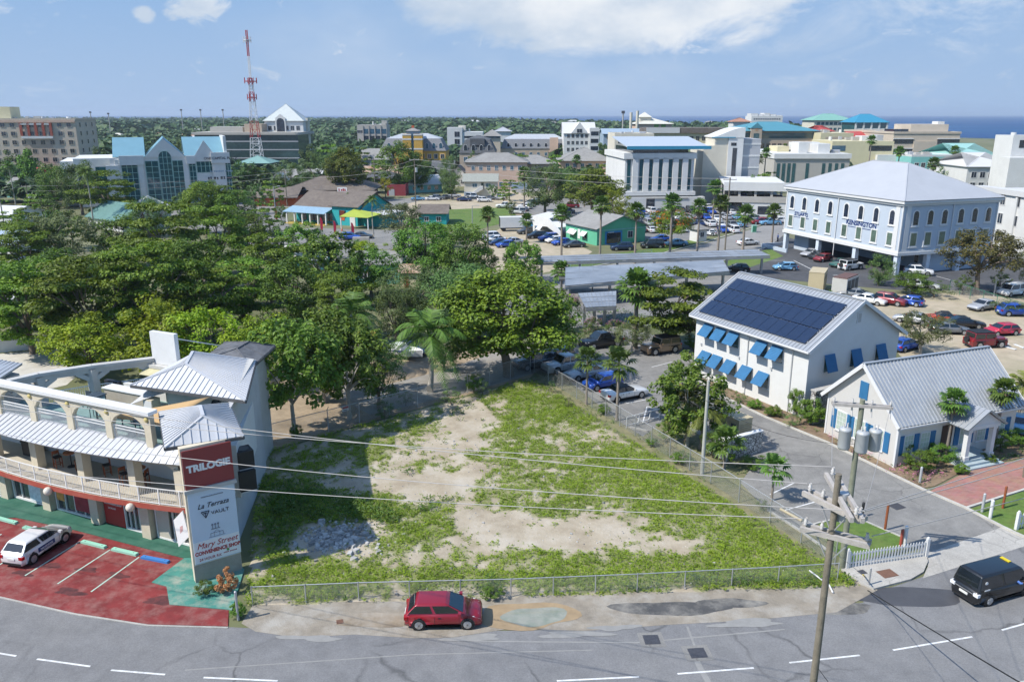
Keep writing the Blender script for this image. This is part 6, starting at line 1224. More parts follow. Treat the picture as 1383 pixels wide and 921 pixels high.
b=Bld('teal_roof_office','stone office with a wide teal hip roof and gabled entrance bay','office building',(996,208),(1100,208),34,y=400);L=b.L;e=b.h(177.5);b.body(C_tan,e);b.hip(e,b.h(165.5)-e,R_teal,ridge=14,ov=1.5);b.strip('f',e-3.3,2.4,W_teal,L*.02,L*.99);b.wins('f',e-8,3.6,1,12,1.8,2.2,W_dark,C_tan);b.wins('f',e-12.5,3.6,1,12,1.8,2.4,W_dark,C_tan);b.wins('f',e-17,3.6,1,12,1.8,2.4,W_dark,C_tan);b.box('entrance_bay',C_tan,L*.14,L*.28,-2,-.1,0,e+1.5);MB().vprism([(L*.13,e+1.5),(L*.29,e+1.5),(L*.21,e+4)],-2.2,6).obj('gable',R_teal,b.t);b.box('entrance_glass',W_teal,L*.175,L*.245,-2.08,-2.003,0,e-1);b.text('C',1.6,L*.21,e+.2,mat('orange_sign',(.6,.25,.05)),-2.1)
b=Bld('concrete_office','grey concrete office with tall slot windows and white rooftop boxes behind the blue-white office','office building',(1043,250),(1144,250),40,y=285);L=b.L;H_=b.h(209);b.body(C_conc,H_);b.box('cornice',C_white,-.3,L+.3,-.5,40.3,H_-1.4,H_+.3)
for x in (.06,.13,.2,.265,.445,.66,.745,.83,.91):b.box('slot_window',W_teal,L*x-.55,L*x+.55,-.1,-.003,2,H_-3)
for i in range(10):b.box('slot_window',W_teal,L+.003,L+.1,2+3.7*i,3.4+3.7*i,2,H_-3)
b.box('roof_box',C_white,L*.36,L*.48,4,12,H_+.31,b.h(193));b.box('roof_box',C_white,L*.62,L*.78,4,12,H_+.31,b.h(195));b.box('roof_box',C_white,L*.4,L*.75,12.01,18,H_+.31,b.h(194));b.box('roof_box',C_pale,L*.2,L*.36,14,24,H_+.31,b.h(200))
b=Bld('pale_yellow_block','pale yellow flat roofed block with a glazed upper floor behind the concrete office','office building',(1122,215),(1205,215),24,y=345);L=b.L;H_=b.h(191);b.body(C_pale,H_);b.strip('f',H_-4,2.2,W_blue,0,L*.22);b.strip('f',H_-4,2.2,W_dark,L*.6,L*.97);b.box('white_wing',C_white,L*.72,L+1,-2,-.1,0,H_-5.5);b.box('roof_plant',C_white,L*.55,L*.7,5,12,H_+.01,H_+2);b.box('roof_plant',C_grey,L*.8,L*.9,5,12,H_+.01,H_+2.4)
b=Bld('sign_building','beige gabled-front building with faint lettering in front of the red roofs','building',(1107,200),(1151,200),16,y=390);H_=b.h(180);b.body(C_pale,H_);b.wins('f',2,3.6,2,5,1.6,1.8,W_dark,C_pale);b.box('faded_band',C_tan,b.L*.15,b.L*.85,-.05,-.003,H_-3,H_-1.8)
b=Bld('red_roof_block','bright red hip roof beside the teal roofed office','building',(1098,190),(1122,190),14,y=440);b.body(C_white,b.h(178));b.hip(b.h(178),b.h(170.5)-b.h(178),R_red,ov=1.5);b.wins('f',2,3.4,2,3,1.5,1.6)
b=Bld('red_roof_arcade','long low red roofed arcade below the far blue roofed office','building',(1150,192),(1202,192),14,y=430);b.body(C_white,b.h(185));b.gable(b.h(185),b.h(178.5)-b.h(185),R_red,'x',1.2,C_white);b.wins('f',1,3.4,1,6,1.5,2)
b=Bld('strip_window_office','large beige office with long dark ribbon windows in front of the sea','office building',(1203,216),(1292,216),60,y=400);L=b.L;H_=b.h(181);b.body(C_beige,H_);b.box('blank_bay',C_beige,L*.31,L*.66,-.6,-.003,0,H_-3.5);n=4
for i in range(n):
	z=H_-4.6-i*4.6
	if z>.5:b.strip('f',z,2.0,W_dark,.0,L*.305,.12,'ribbon_window');b.strip('f',z,2.0,W_dark,L*.665,L,.12,'ribbon_window');b.strip('r',z,2.0,W_dark,0,58,.12,'ribbon_window');b.strip('f',z+2.05,.4,C_white,0,L*.305,.4,'ledge');b.strip('f',z+2.05,.4,C_white,L*.665,L,.4,'ledge')
b.parapet(C_beige,H_,1.0,.5,.3);b.box('penthouse',C_beige,L*.36,L*1.0-2,8,26,H_+.06,b.h(168.5));b.box('roof_plant',W_dark,L*.1,L*.33,8,18,H_+.06,b.h(175));b.box('roof_hut',C_white,L*.8,L*.9,10,16,b.h(168.5),b.h(164.5))
b=Bld('blue_roof_office','glass office with a vivid blue hip roof standing before the sea','office building',(1154,185),(1196,185),26,y=620);e=b.h(166);b.body(W_teal,e);b.hip(e,b.h(154.5)-e,R_blue,ridge=8,ov=1.5)
for i in range(5):b.box('column',C_white,b.L*i/4-.6,b.L*i/4+.6,-.8,-.003,0,e)
b.strip('f',e-5.2,1.0,C_white, None, None,.5,'band');b.strip('f',e-12,1.0,C_white, None, None,.5,'band')
b=Bld('green_roof_office','office with a pale green hip roof left of the vivid blue roof','office building',(1098,182),(1150,182),28,y=680);e=b.h(163);b.body(C_cream,e);b.hip(e,b.h(154)-e,mat('sage_roof',(.2,.4,.33),.6),ridge=12,ov=1.5);b.wins('f',e-3.5,3.6,1,8,2.4,2.2,W_teal,C_white);b.wins('f',e-8,3.6,1,8,2.4,2.2,W_teal,C_white)
b=Bld('seafront_hotel','bright white terraced hotel block on the horizon by the sea','hotel',(1014,172),(1056,172),24,y=900);H_=b.h(157);b.body(C_white,H_);
for i,(x0,x1,t_) in enumerate(((0,.22,153.5),(.24,.4,154.5),(.42,.6,153),(.62,.8,154.5),(.82,1,156))):b.box('upper_storey',C_white,b.L*x0,b.L*x1,2,18,H_+.01,b.h(t_))
b.wins('f',H_-4,3.4,1,12,1.8,1.6);b.wins('f',H_-9,3.4,1,12,1.8,1.6)
b=Bld('terracotta_house','low terracotta roof left of the white seafront hotel','house',(990,170),(1013,170),18,y=820);b.body(C_white,b.h(165));b.hip(b.h(165),b.h(159.5)-b.h(165),mat('terracotta',(.4,.2,.13),.85,var=.1),ov=1.5);b.wins('f',3,3,1,5,1.8,1.8)
b=Bld('white_tower_block','stark white office block at the right edge with two rows of dark windows','office building',(1356,262),(1450,262),9,y=240);H_=b.h(187);b.body(C_white,H_);b.parapet(C_white,H_,.8);b.box('lower_wing',C_white,-3,b.L,-5,-.01,0,b.h(212))
for z in (b.h(200),b.h(215)):
	for x in (.1,.36,.62):b.box('window',W_dark,b.L*x,b.L*x+b.L*.2,-.08-(5 if z<b.h(212) else 0),-.003-(5 if z<b.h(212) else 0),z-(0 if z>b.h(212) else .8),z+2.2-(0 if z>b.h(212) else .8))
b=Bld('white_warehouse','long white building with a plain parapet behind the blue-white office','office building',(1308,331),(1470,372),30);L=b.L;H_=b.h(252);b.body(C_white,H_-.8);b.box('parapet',R_white,-.4,L+.4,-.4,1.6,H_-.8,H_+.2);b.box('roof',R_white,0,L,1.61,30,H_-.8,H_-.3)
b.wins('f',2.0,3.6,3,7,1.3,1.9,W_dark,C_white,2,L-1)
for x in (.16,.38,.6,.82):b.box('pilaster',C_white,L*x-.25,L*x+.25,-.3,-.003,0,H_-1)
b.box('fan_base',C_conc,L*.3,L*.55,12,17,H_-.29,H_+.9);b.box('duct',C_grey,L*.4,L*.48,13,16,H_+.91,H_+2.8);b.box('hip_box',C_white,-4,4,14,22,H_-3,H_+2.2);MB().add([(-5,13,H_+2.2),(5,13,H_+2.2),(5,23,H_+2.2),(-5,23,H_+2.2),(0,18,H_+4.6)],[(0,1,4),(1,2,4),(2,3,4),(3,0,4),(3,2,1,0)]).obj('hip_box_roof',mat('pale_grey_roof',(.4,.415,.44)),b.t)
b=Bld('aqua_roof_hall','building with a pale aqua hip roof left of the stark white block','building',(1290,222),(1345,222),30,y=330);b.body(C_white,b.h(212));b.hip(b.h(212),b.h(196)-b.h(212),R_aqua,ov=1);b.wins('f',3,3.4,2,6,1.6,1.8)
b=Bld('aqua_low_building','low white and aqua building peeping over the blue-white office roof','building',(1230,222),(1290,222),20,y=330);b.body(C_aqua,b.h(212));b.parapet(R_white,b.h(212),.8);b.wins('f',2,3.4,2,6,1.6,1.8)
b=Bld('white_hip_hall','white hip roofed hall between the warehouse and the stark white block','building',(1305,240),(1370,244),24,y=262);b.body(C_white,b.h(226));b.hip(b.h(226),b.h(209)-b.h(226),R_white,ov=.6);b.wins('f',3,3.4,2,5,1.6,1.8)
b=Bld('white_arcade','low white shop row with reddish doors behind the parking deck','shop',(1012,240),(1046,240),14,y=330);b.body(C_white,b.h(222));b.box('roof',R_white,-.5,b.L+.5,-.5,b.W,b.h(222),b.h(219));
for i in range(4):b.box('door',C_maroon,b.L*(.1+.22*i),b.L*(.1+.22*i)+1.5,-.06,-.003,1,4)
b=Bld('mint_house','mint green two-storey house with white awnings, blue trim and grey hip roof','house',(764,322),(806,332),12.5);L=b.L;e=b.h(302);b.body(C_mint,e+.3);b.gable(e+.3,2.2,R_grey,'x',.6,C_mint)
def hood(x,z,w,face='f'):
	mb=MB();mb.slab([(x-w/2,-1.0,z),(x+w/2,-1.0,z),(x+w/2,-.02,z+.9),(x-w/2,-.02,z+.9)],.06)
	for i in range(5):y=-1.0+.98*i/5;mb.box(x-w/2,x+w/2,y,y+.05,z+.9*i/5,z+.9*i/5+.07)
	o=mb.obj('window_hood',M_white2,b.t)
for x in (.22,.62):hood(L*x,e-1.7,2.0);b.box('window',W_dark,L*x-.7,L*x+.7,-.06,-.003,e-2.3,e-.9)
hood(L*.3,1.4,1.8);b.box('door',M_white2,L*.4,L*.48,-.06,-.003,e-2.6,e-.6);b.wins('r',e-2.1,3,1,2,1.2,1.3,W_dark,C_white,1,11);b.box('shopfront',W_dark,L+.003,L+.08,2.4,6.0,.2,2.4);b.box('shopfront_trim',mat('bright_blue_paint',(.03,.22,.5),.6),L+.003,L+.06,2.0,6.4,.0,2.75);b.box('string_course',C_aqua,L+.003,L+.1,0,12.5,2.9,3.15);b.box('string_course',C_aqua,0,L,-.1,-.003,2.9,3.15)
mb=MB();mb.vprism([(-9,0),(-8.2,0),(-8.2,2.0),(-3,2.4),(1.5,1.2),(2.6,0),(3.4,0),(2.2,2.0),(-2.5,4.2),(-9,4.2)],-3.0,-2.7);mb.obj('stair_wall',C_white,b.t);b.box('terrace',C_white,-9,-.02,-2.69,5,2.2,2.5);b.box('blue_door',mat('bright_blue_paint',(.03,.22,.5)),-15,-9.05,-2.0,-1.8,0,2.6);b.box('carport',C_white,-15,-9.02,-1.79,5,0,2.61);r_=MB();r_.slab([(-15.6,-2.6,2.7),(-8.9,-2.6,2.7),(-8.9,5.2,3.9),(-15.6,5.2,3.9)],.12);r_.obj('carport_roof',R_white,b.t)
hood(-5.5,1.5,1.8)
for o_ in b.t.children[-1:]:o_.location.y=-3.0
b=Bld('guard_booth','small white guard booth with a grey pyramid roof at the car park entrance','booth',(941,327),(954,326),2.6);b.body(C_white,2.5);b.hip(2.5,.9,R_grey,ridge=b.L/2-.05,ov=.5);b.wins('f',1.0,2,1,1,.9,1.0)
b=Bld('red_container','dark red shed between the mint house and the packed car park','shed',(857,324),(869,321),4);b.body(C_maroon,2.6);b.box('roof',C_maroon,-.1,b.L+.1,-.1,4.1,2.602,2.72);b.box('door',C_maroon,.4,1.3,-.08,-.003,0,2.1)
M_canpv=mat('pale_solar_canopy',(.25,.27,.295),.35,.1,var=.2,scale=.5,spec=.55,dirt=(.4,.42,.44),dirt_amt=.5,dscale=.12);M_steel=mat('galvanised_steel',(.36,.37,.38),.5,.5,var=.1)
def canopy(label,f0,f1,b0,b1,z=3.3,tilt=.5):
	P=[G(*f0,z),G(*f1,z),G(*b1,z+tilt),G(*b0,z+tilt)];c=(P[0]+P[1])/2;rz=math.atan2(P[1].y-P[0].y,P[1].x-P[0].x)
	t=thing('solar_canopy',label,'solar canopy',(c.x,c.y,0),rz,'solar canopies over the parking bays');inv=Matrix.Rotation(-rz,4,'Z')@Matrix.Translation((-c.x,-c.y,0));Q=[inv@p for p in P]
	MB().slab(Q,.12).obj('panel_roof',M_canpv,t);n=max(3,int((Q[1]-Q[0]).length/6));mb=MB()
	for i in range(n*3+1):
		a=Q[0].lerp(Q[1],i/(n*3));d=Q[3].lerp(Q[2],i/(n*3));mb.beam(a+Vector((0,0,.02)),d+Vector((0,0,.02)),.07,.03)
	for k in (1,2):a=Q[0].lerp(Q[3],k/3);d=Q[1].lerp(Q[2],k/3);mb.beam(a+Vector((0,0,.02)),d+Vector((0,0,.02)),.07,.03)
	mb.obj('panel_joint',M_steel,t);mb=MB();mb.beam(Q[0]-Vector((0,0,.35)),Q[1]-Vector((0,0,.35)),.2,.35);mb.beam(Q[3]-Vector((0,0,.35)),Q[2]-Vector((0,0,.35)),.2,.35);mb.obj('beam',M_steel,t)
	for i in range(n+1):
		a=Q[0].lerp(Q[1],(i+.1)/(n+.2));d=Q[3].lerp(Q[2],(i+.1)/(n+.2));m_=a.lerp(d,.3);MB().box(m_.x-.16,m_.x+.16,m_.y-.16,m_.y+.16,0,z-.3).obj('post',M_steel,t)
canopy('longest pale solar canopy, running along the cross street below the tall palms',(726,354),(1040,345),(727,346),(1022,337));canopy('wide pale solar canopy crossed by palm shadows, middle of the three',(763,386),(985,366),(764,361),(976,351),3.3,.7);canopy('small pale solar canopy nearest the pink oleander',(791,415),(832,413),(781,396),(832,393),2.8,.5)
t=thing('car_port','dark open car port between the two solar canopies','car port',G(800,398),0);MB().box(-5,7,-.1,3.5,2.2,2.4).obj('roof',R_dark,t)
for x in (-4.8,0,6.8):MB().box(x-.1,x+.1,0,.2,0,2.2).obj('post',M_steel,t)
for n_,k_,z_ in (('beige_block',7, None),('flat_white_office',0, None),('hotel',9, None),('white_block',4, None),('concrete_office',6, None),('pale_yellow_block',8, None),('white_warehouse',7, None),('strip_window_office',6, None),('white_tower_block',4, None),('grey_block',4, None),('aqua_low_building',5, None),('sign_building',4, None)):
	q_=BL[n_];q_.plant(q_.H+(.06 if n_!='white_warehouse' else -.28),k_,len(n_))
rnd=random.Random(11)
FH=[(60,176,'white'),(136,184,'cream'),(205,181,'terracotta'),(262,176,'white'),(430,172,'white'),(452,185,'grey'),(470,190,'white'),(498,196,'terracotta'),(545,163,'white'),(585,168,'white'),(612,166,'pale green'),(640,163,'white'),(668,168,'terracotta'),(690,164,'white'),(722,170,'white'),(712,179,'pale green'),(735,176,'white'),(748,165,'grey'),(742,187,'white'),(775,163,'white'),(812,178,'white'),(826,168,'pale green'),(842,174,'white'),(945,170,'white'),(960,164,'grey'),(322,172,'white'),(230,171,'grey'),(165,172,'terracotta')]
WHERE=['behind the tan hotel','between the hotel and the glass office','above the glass office gables','above the right gable of the glass office','right of the pyramid roof','below and right of the pyramid roof','left of the lone grey block','below the lone grey block','on the skyline above the ochre tower','above the right wing of the ochre office','above the stepped concrete block','on the skyline above the turret','behind the dark mansard gable','on the skyline above the long terrace','above the middle of the long terrace','just behind the long terrace','above the end pavilion of the terrace','on the skyline left of the white gabled office','against the left side of the white gabled office','on the skyline above the white gabled office','right of the white gabled office','skyline right of the gabled office','left of the cream skyline building','right of the cream skyline building','skyline right of the cream building','left of the radio mast','far behind the glass office','far off left of the glass office']
RC={'white':R_white,'cream':mat('cream_roof',(.6,.58,.5)),'terracotta':mat('terracotta',(.4,.2,.13)),'grey':R_grey,'pale green':mat('sage_roof',(.2,.4,.33))}
for (px,py,c),w in zip(FH,WHERE):
	Y=min(1500,26/max(.012,(py+7-155)/1076));wid=rnd.uniform(13,22);hh=max(4.0,ZAT(py+1.5,Y));x=XAT(px,py,Y)
	t=thing('far_house',c+' roofed house among the far trees, '+w,'house',(x-wid/2,Y,0),rnd.uniform(-.3,.3),'far houses among the trees')
	MB().box(0,wid,0,10,0,hh).obj('wall',C_white if c!='cream' else C_pink,t);hip2(t,wid,10,hh,4.5,rnd.uniform(2.2,3.4),RC[c],.8);W_=MB()
	for i in range(4):
		o=link('window',winmesh(1.3,1.4,W_dark,M_white2),t,(wid*(i+.5)/4,-.004,hh-2.4))
g=np.random.default_rng(3)
def crowns_mass(n,ymin,ymax,rmin,rmax,hmin,hmax,seed,leaves,avoid,near_fade=0):
	g=np.random.default_rng(seed);P=[]
	while len(P)<n:
		Y=ymin*(ymax/ymin)**g.random();X=g.uniform(-.72,.72)*Y
		f=Y*CP+CAMH*SP;px=691.5+FPX*X/f;py=460.5+FPX*(-(Y*SP-CAMH*CP))/f
		if px>1120 and Y>430: continue
		if X>0 and Y>700 and X>(Y-300)*-.26+560: continue
		if not avoid(px,py,X,Y):P.append((X,Y))
	P=np.array(P);Rr=g.uniform(rmin,rmax,n);Hh=g.uniform(hmin,hmax,n)*(1+.35*(vnoise(P[:,0]*.01,P[:,1]*.01,77,3)-.5))
	k=leaves;N=n*k;ii=np.repeat(np.arange(n),k)
	u=unit(g.normal(0,1,(N,3)));u[:,2]=np.abs(u[:,2])*1.1-.25;rad=g.uniform(.75,1.08,N)
	lob=1+.25*np.sin(u[:,0]*5+ii)*np.cos(u[:,1]*6+ii*1.7)
	C=np.stack([P[ii,0]+u[:,0]*Rr[ii]*rad*lob,P[ii,1]+u[:,1]*Rr[ii]*rad*lob,Hh[ii]*.55+u[:,2]*Hh[ii]*.45*rad*lob],1)
	nn=unit(u*.7+np.array([0,0,.6])+g.normal(0,.35,(N,3)));U=unit(np.cross(nn,g.normal(0,1,(N,3))));s=Rr[ii]*g.uniform(.45,.8,N)
	return leaf_cards(C,nn,U,s*1.2,s,.12)
M_fleaf=leafmat('far_foliage',(.022,.055,.02),(.075,.135,.04),.12)
def av_far(px,py,X,Y): return False
V1,F1=crowns_mass(2600,420,1100,4,8,6,11,41,34,av_far);V2,F2=crowns_mass(5200,1000,3600,7,15,9,17,42,15,av_far)
o=link('far_woods',npmesh('far_woods',np.concatenate([V1,V2]),np.concatenate([F1,F2+len(V1)]),M_fleaf));o['kind']='stuff'
Y=395;X=XAT(347,210,Y);mt=thing('radio_mast','red and white lattice radio mast with antenna platforms rising over the town','radio mast',(X,Y,0));Htot=ZAT(41,Y);M_mr=mat('mast_red',(.42,.05,.05),.6);M_mw=mat('mast_white',(.7,.7,.7),.6)
zb=[0,.14,.26,.32,.42,.5,.62,.66,.8,1.0]
def mast_w(f): return 2.5*(1-f)**2+.45 if f<.66 else .33
segs=[(0,.07,'r'),(.07,.24,'w'),(.24,.36,'r'),(.36,.5,'w'),(.5,.57,'r'),(.57,.62,'w'),(.62,.67,'r'),(.67,.82,'w'),(.82,1.0,'r')]
for a,b_,c in segs:
	mb=MB();n=max(2,int((b_-a)*24))
	for i in range(n):
		f0=a+(b_-a)*i/n;f1=a+(b_-a)*(i+1)/n;w0,w1=mast_w(f0),mast_w(f1);z0,z1=f0*Htot,f1*Htot;q=[(-1,-1),(1,-1),(1,1),(-1,1)]
		for j in range(4):
			p,r=q[j],q[(j+1)%4];t_=.24 if f0<.6 else .22
			mb.beam((p[0]*w0,p[1]*w0,z0),(p[0]*w1,p[1]*w1,z1),t_,t_)
			if f0<.66:mb.beam((p[0]*w0,p[1]*w0,z0),(r[0]*w1,r[1]*w1,z1),.14,.14);mb.beam((p[0]*w1,p[1]*w1,z1),(r[0]*w1,r[1]*w1,z1),.14,.14)
	mb.obj('mast_section',M_mr if c=='r' else M_mw,mt)
for f,w,m in ((.645,2.9,M_mr),(.53,2.2,M_mr),(.93,1.8,M_mw)):
	mb=MB();z=f*Htot
	for a in range(8):
		x,y=w*math.cos(a*.785),w*math.sin(a*.785);x2,y2=w*math.cos((a+1)*.785),w*math.sin((a+1)*.785);mb.beam((x,y,z),(x2,y2,z),.25,.3);mb.beam((0,0,z),(x,y,z),.2,.2);mb.beam((x,y,z-1),(x,y,z+1.6),.3,.2)
	mb.obj('antenna_platform',m,mt)
for px,py,hpx,l in ((124,168,9,'thin far mast with a knob left of centre hotel skyline'),(148,168,8,'thin plain mast on the far skyline above the tree line'),(246,163,8,'thin skyline mast above the left gable of the glass office'),(272,163,8,'thin skyline mast above the right gable of the glass office'),(302,163,8,'thin skyline mast left of the radio mast'),(841,172,22,'twin pale chimney masts beside the cream skyline building')):
	Y=900 if hpx<20 else 520;t=thing('skyline_mast',l,'mast',(XAT(px,py,Y),Y,0));top=ZAT(py-(hpx*1.9 if hpx<20 else hpx),Y)
	MB().cyl(0,0,0,top,.45,8).obj('pole',C_conc,t);MB().box(-1.0,1.0,-.6,.6,top-1.6,top).obj('lamp_head',M_iron,t)
	if hpx>20:MB().cyl(5,0,0,top-1,.9,8).obj('pole',C_cream,t);MB().cyl(9,0,0,top,.9,8).obj('pole',C_cream,t)
hm=bpy.data.materials.new('sea_haze');hm.use_nodes= True;ht=hm.node_tree;ht.nodes.remove(ht.nodes['Principled BSDF']);pv=ht.nodes.new('ShaderNodeVolumePrincipled');pv.inputs['Color'].default_value=(.72,.84,1,1);pv.inputs['Density'].default_value=.0001;pv.inputs['Anisotropy'].default_value=.1;ht.links.new(pv.outputs[0],ht.nodes['Material Output'].inputs['Volume'])
o=MB().box(-9500,9500,-600,22500,-2.4,82).obj('haze',hm);o['kind']='stuff'
# == trees, palms and shrubs
M_bark=mat('bark',(.2,.16,.125),.95,var=.25,scale=3,bump=.6);M_pbark=mat('pale_bark',(.38,.35,.3),.95,var=.2,scale=3,bump=.4);M_palmb=mat('palm_bark',(.27,.23,.19),.95,var=.2,scale=5,bump=.5)
LM={'almond':leafmat('almond_leaves',(.042,.1,.011),(.2,.32,.025),.3,(.3,.33,.055)),'dome':leafmat('dome_leaves',(.05,.095,.009),(.185,.25,.018),.24),'lime':leafmat('lime_leaves',(.1,.18,.01),(.33,.43,.02),.34,(.4,.4,.05)),'fine':leafmat('fine_leaves',(.045,.09,.026),(.15,.24,.06),.24),'bigleaf':leafmat('broad_leaves',(.05,.13,.014),(.19,.33,.04),.3,(.36,.34,.07)),'brown':leafmat('browning_leaves',(.045,.05,.014),(.15,.14,.03),.2,(.22,.15,.04)),'yellow':leafmat('yellow_leaves',(.2,.21,.01),(.42,.4,.02),.25),'olive':leafmat('olive_leaves',(.05,.07,.025),(.16,.19,.06),.2),'palm':leafmat('palm_fronds',(.03,.075,.012),(.12,.21,.03),.2),'palmy':leafmat('yellowed_fronds',(.06,.08,.014),(.2,.21,.04),.22),'skirt':leafmat('dead_fronds',(.16,.12,.07),(.3,.24,.15),.1),'dark':leafmat('dark_leaves',(.036,.09,.013),(.155,.27,.03),.27)}
LM['orange']=leafmat('orange_blossom',(.5,.08,.01),(.75,.2,.02),.3);LM['pink']=leafmat('pink_blossom',(.4,.1,.2),(.62,.28,.38),.3);LM['croton']=leafmat('croton_leaves',(.3,.12,.05),(.55,.3,.12),.25)
def crown_np(seed,mode,nc,nl,leaf,R_=5.0,z0=2.6,z1=10.0,only= None):
	g=np.random.default_rng(seed);zc=(z0+z1)/2;hz=(z1-z0)/2
	u=unit(g.normal(0,1,(nc,3)))
	lob=1+.2*np.sin(3*np.arctan2(u[:,1],u[:,0])+seed)+.14*np.cos(5*np.arctan2(u[:,1],u[:,0])+2*seed)*(1-np.abs(u[:,2]))
	r=g.uniform(.45,1.0,nc)**.5*lob
	C=u*r[:, None]*np.array([R_*.84,R_*.84,hz*.84]);C[:,2]+=zc
	if mode=='layer':
		lv=z0+(z1-z0)*(np.round((C[:,2]-z0)/(z1-z0)*6)/6);C[:,2]=lv+g.normal(0,.12,nc);sq=.27;cr=g.uniform(.9,1.4,nc)
	elif mode=='dome':low=C[:,2]<z0+hz*.3;C[low,2]=z0+hz*.3+g.uniform(0,hz*.5,low.sum());sq=.62;cr=g.uniform(.8,1.3,nc)
	elif mode=='loose':sq=.8;cr=g.uniform(.55,1.0,nc)
	else:sq=.72;cr=g.uniform(.75,1.25,nc)
	N=nc*nl;ii=np.repeat(np.arange(nc),nl);v=unit(g.normal(0,1,(N,3)));rr=g.uniform(.35,1.05,N)**.6
	P=C[ii]+v*(rr*cr[ii])[:, None]*np.array([1,1,sq])
	nn=unit(v*.55+unit(P-np.array([0,0,zc-1]))*.3+np.array([0,0,.75])+g.normal(0,.38,(N,3)));U=unit(np.cross(nn,g.normal(0,1,(N,3))));s=leaf*g.uniform(.65,1.3,N)
	if only is not None:k=only(P,C,ii,g);P,nn,U,s=P[k],nn[k],U[k],s[k]
	return leaf_cards(P,nn,U,s,s*.62,.18),C
def trunk_mesh(seed,C,m,r=.28,z0=2.6,limbs=7,name='trunk',top=.55):
	rr=random.Random(seed);mb=MB();tz=z0+1.0;bend=(rr.uniform(-.4,.4),rr.uniform(-.4,.4))
	mb.tube([(0,0,-.1),(bend[0]*.2,bend[1]*.2,tz*.4),(bend[0],bend[1],tz),(bend[0]*1.3,bend[1]*1.3,tz+2.2)],[r*1.25,r,r*.8,r*.35],9)
	idx=sorted(range(len(C)),key= lambda i:(C[i][2]+rr.random()*3))
	for i in range(limbs):
		c=Vector(C[idx[int(len(idx)*(i+.5)/limbs)]]);s=Vector((bend[0],bend[1],tz-.3+.25*(i%3)));mid=s.lerp(c,.5)+Vector((rr.uniform(-.4,.4),rr.uniform(-.4,.4),.3+rr.random()*.4))
		mb.tube([s,mid,c],[r*.5,r*.3,r*.1],6)
		for k in range(2):
			c2=c+Vector((rr.uniform(-1.4,1.4),rr.uniform(-1.4,1.4),rr.uniform(-.2,.9)));mb.tube([mid,mid.lerp(c2,.6)+Vector((0,0,.2)),c2],[r*.26,r*.15,r*.05],5)
	return mb.mesh(name,m)
SPEC={}
def species(key,mode,lm,nc,nl,leaf,seeds,bark=M_bark,r=.28,z0=2.6,z1=10.0,R_=5.0,limbs=7,blossom= None):
	out=[]
	for s in seeds:
		(V,F),C=crown_np(s,mode,nc,nl,leaf,R_,z0,z1);cm=npmesh('crown',V,F,lm);tm=trunk_mesh(s,C,bark,r,z0,limbs);bm= None
		if blossom:(V2,F2),_=crown_np(s,mode,nc,nl//2,leaf*.8,R_*1.02,z0+.25,z1+.25,only= lambda P,C,ii,g:(P[:,2]>C[ii][:,2])&(vnoise(P[:,0]*.7+9,P[:,1]*.7+P[:,2],5,2)>blossom[1]));bm=npmesh('blossom',V2,F2,blossom[0])
		out.append((cm,tm,bm))
	SPEC[key]=out
species('almond','layer',LM['almond'],88,120,.36,(1,2,3),r=.26,z0=1.0)
species('dark','round',LM['dark'],84,105,.34,(4,5),z0=1.0)
species('dome','dome',LM['dome'],170,125,.29,(6,),r=.34,z0=1.2)
species('lime','round',LM['lime'],62,105,.34,(7,8),z0=.8)
species('fine','round',LM['fine'],80,130,.27,(9,10),z0=.8)
species('bigleaf','loose',LM['bigleaf'],84,66,.44,(11,12),M_pbark,.2,z0=1.8)
species('brown','loose',LM['brown'],95,70,.3,(13,),r=.3)
species('yellow','round',LM['yellow'],40,70,.36,(14,))
species('olive','loose',LM['olive'],90,80,.26,(15,),M_pbark)
species('flame','dome',LM['dome'],80,90,.32,(16,),blossom=(LM['orange'],.47))
species('lime_dome','dome',mat and leafmat('yellow_green_leaves',(.06,.1,.01),(.18,.24,.02),.22),90,100,.36,(17,),z0=2.0)
species('shrub','round',LM['fine'],26,80,.3,(18,19),z0=.6,z1=9.5,limbs=4)
species('clipped','dome',LM['bigleaf'],70,90,.42,(20,),z0=.3,z1=8,limbs=3)
species('dshrub','dome',LM['dark'],40,100,.4,(21,),z0=.4,z1=9,limbs=4)
species('pink_shrub','round',LM['fine'],34,80,.4,(22,),z0=.5,z1=9.5,limbs=4,blossom=(LM['pink'],.42))
species('croton','round',LM['croton'],34,60,.7,(23,),z0=.5,z1=9.5,limbs=4)
species('cone','round',LM['dark'],60,80,.5,(24,),z0=.6,z1=10,R_=2.2,limbs=4)
species('far','round',LM['fine'],34,44,.62,(25,26,27),z0=1.6,limbs=3)
species('fard','layer',LM['almond'],34,44,.62,(28,29),z0=1.6,limbs=3)
TREES=[]
def tree(kind,px,by,ty,rpx,label,name= None,cat='tree',group= None,yaw= None):
	"""one tree: foot at a ground point, height and spread read off the photograph"""
	rr=random.Random(int(px*31+by*17));p=G(px,by);h=ZAT(ty,p.y);d=p.y*CP+(CAMH-h/2)*SP;r=rpx*d/FPX
	v=SPEC[kind][rr.randrange(len(SPEC[kind]))];rad=2.2 if kind=='cone' else 5.0
	t=thing(name or {'cone':'cypress_tree','shrub':'shrub','clipped':'clipped_bush','dshrub':'shrub','pink_shrub':'flowering_shrub','croton':'shrub','lime':'bright_tree','almond':'almond_tree','flame':'flame_tree'}.get(kind,'tree'),label,cat,p,rr.uniform(0,6.28) if yaw is None else yaw,group);t.scale=(r/rad,r/rad,max(.05,h/10.0))
	link('crown',v[0],t);link('trunk' if h>2.5 else 'stem',v[1],t)
	if v[2]:link('blossom',v[2],t)
	TREES.append(t);return t
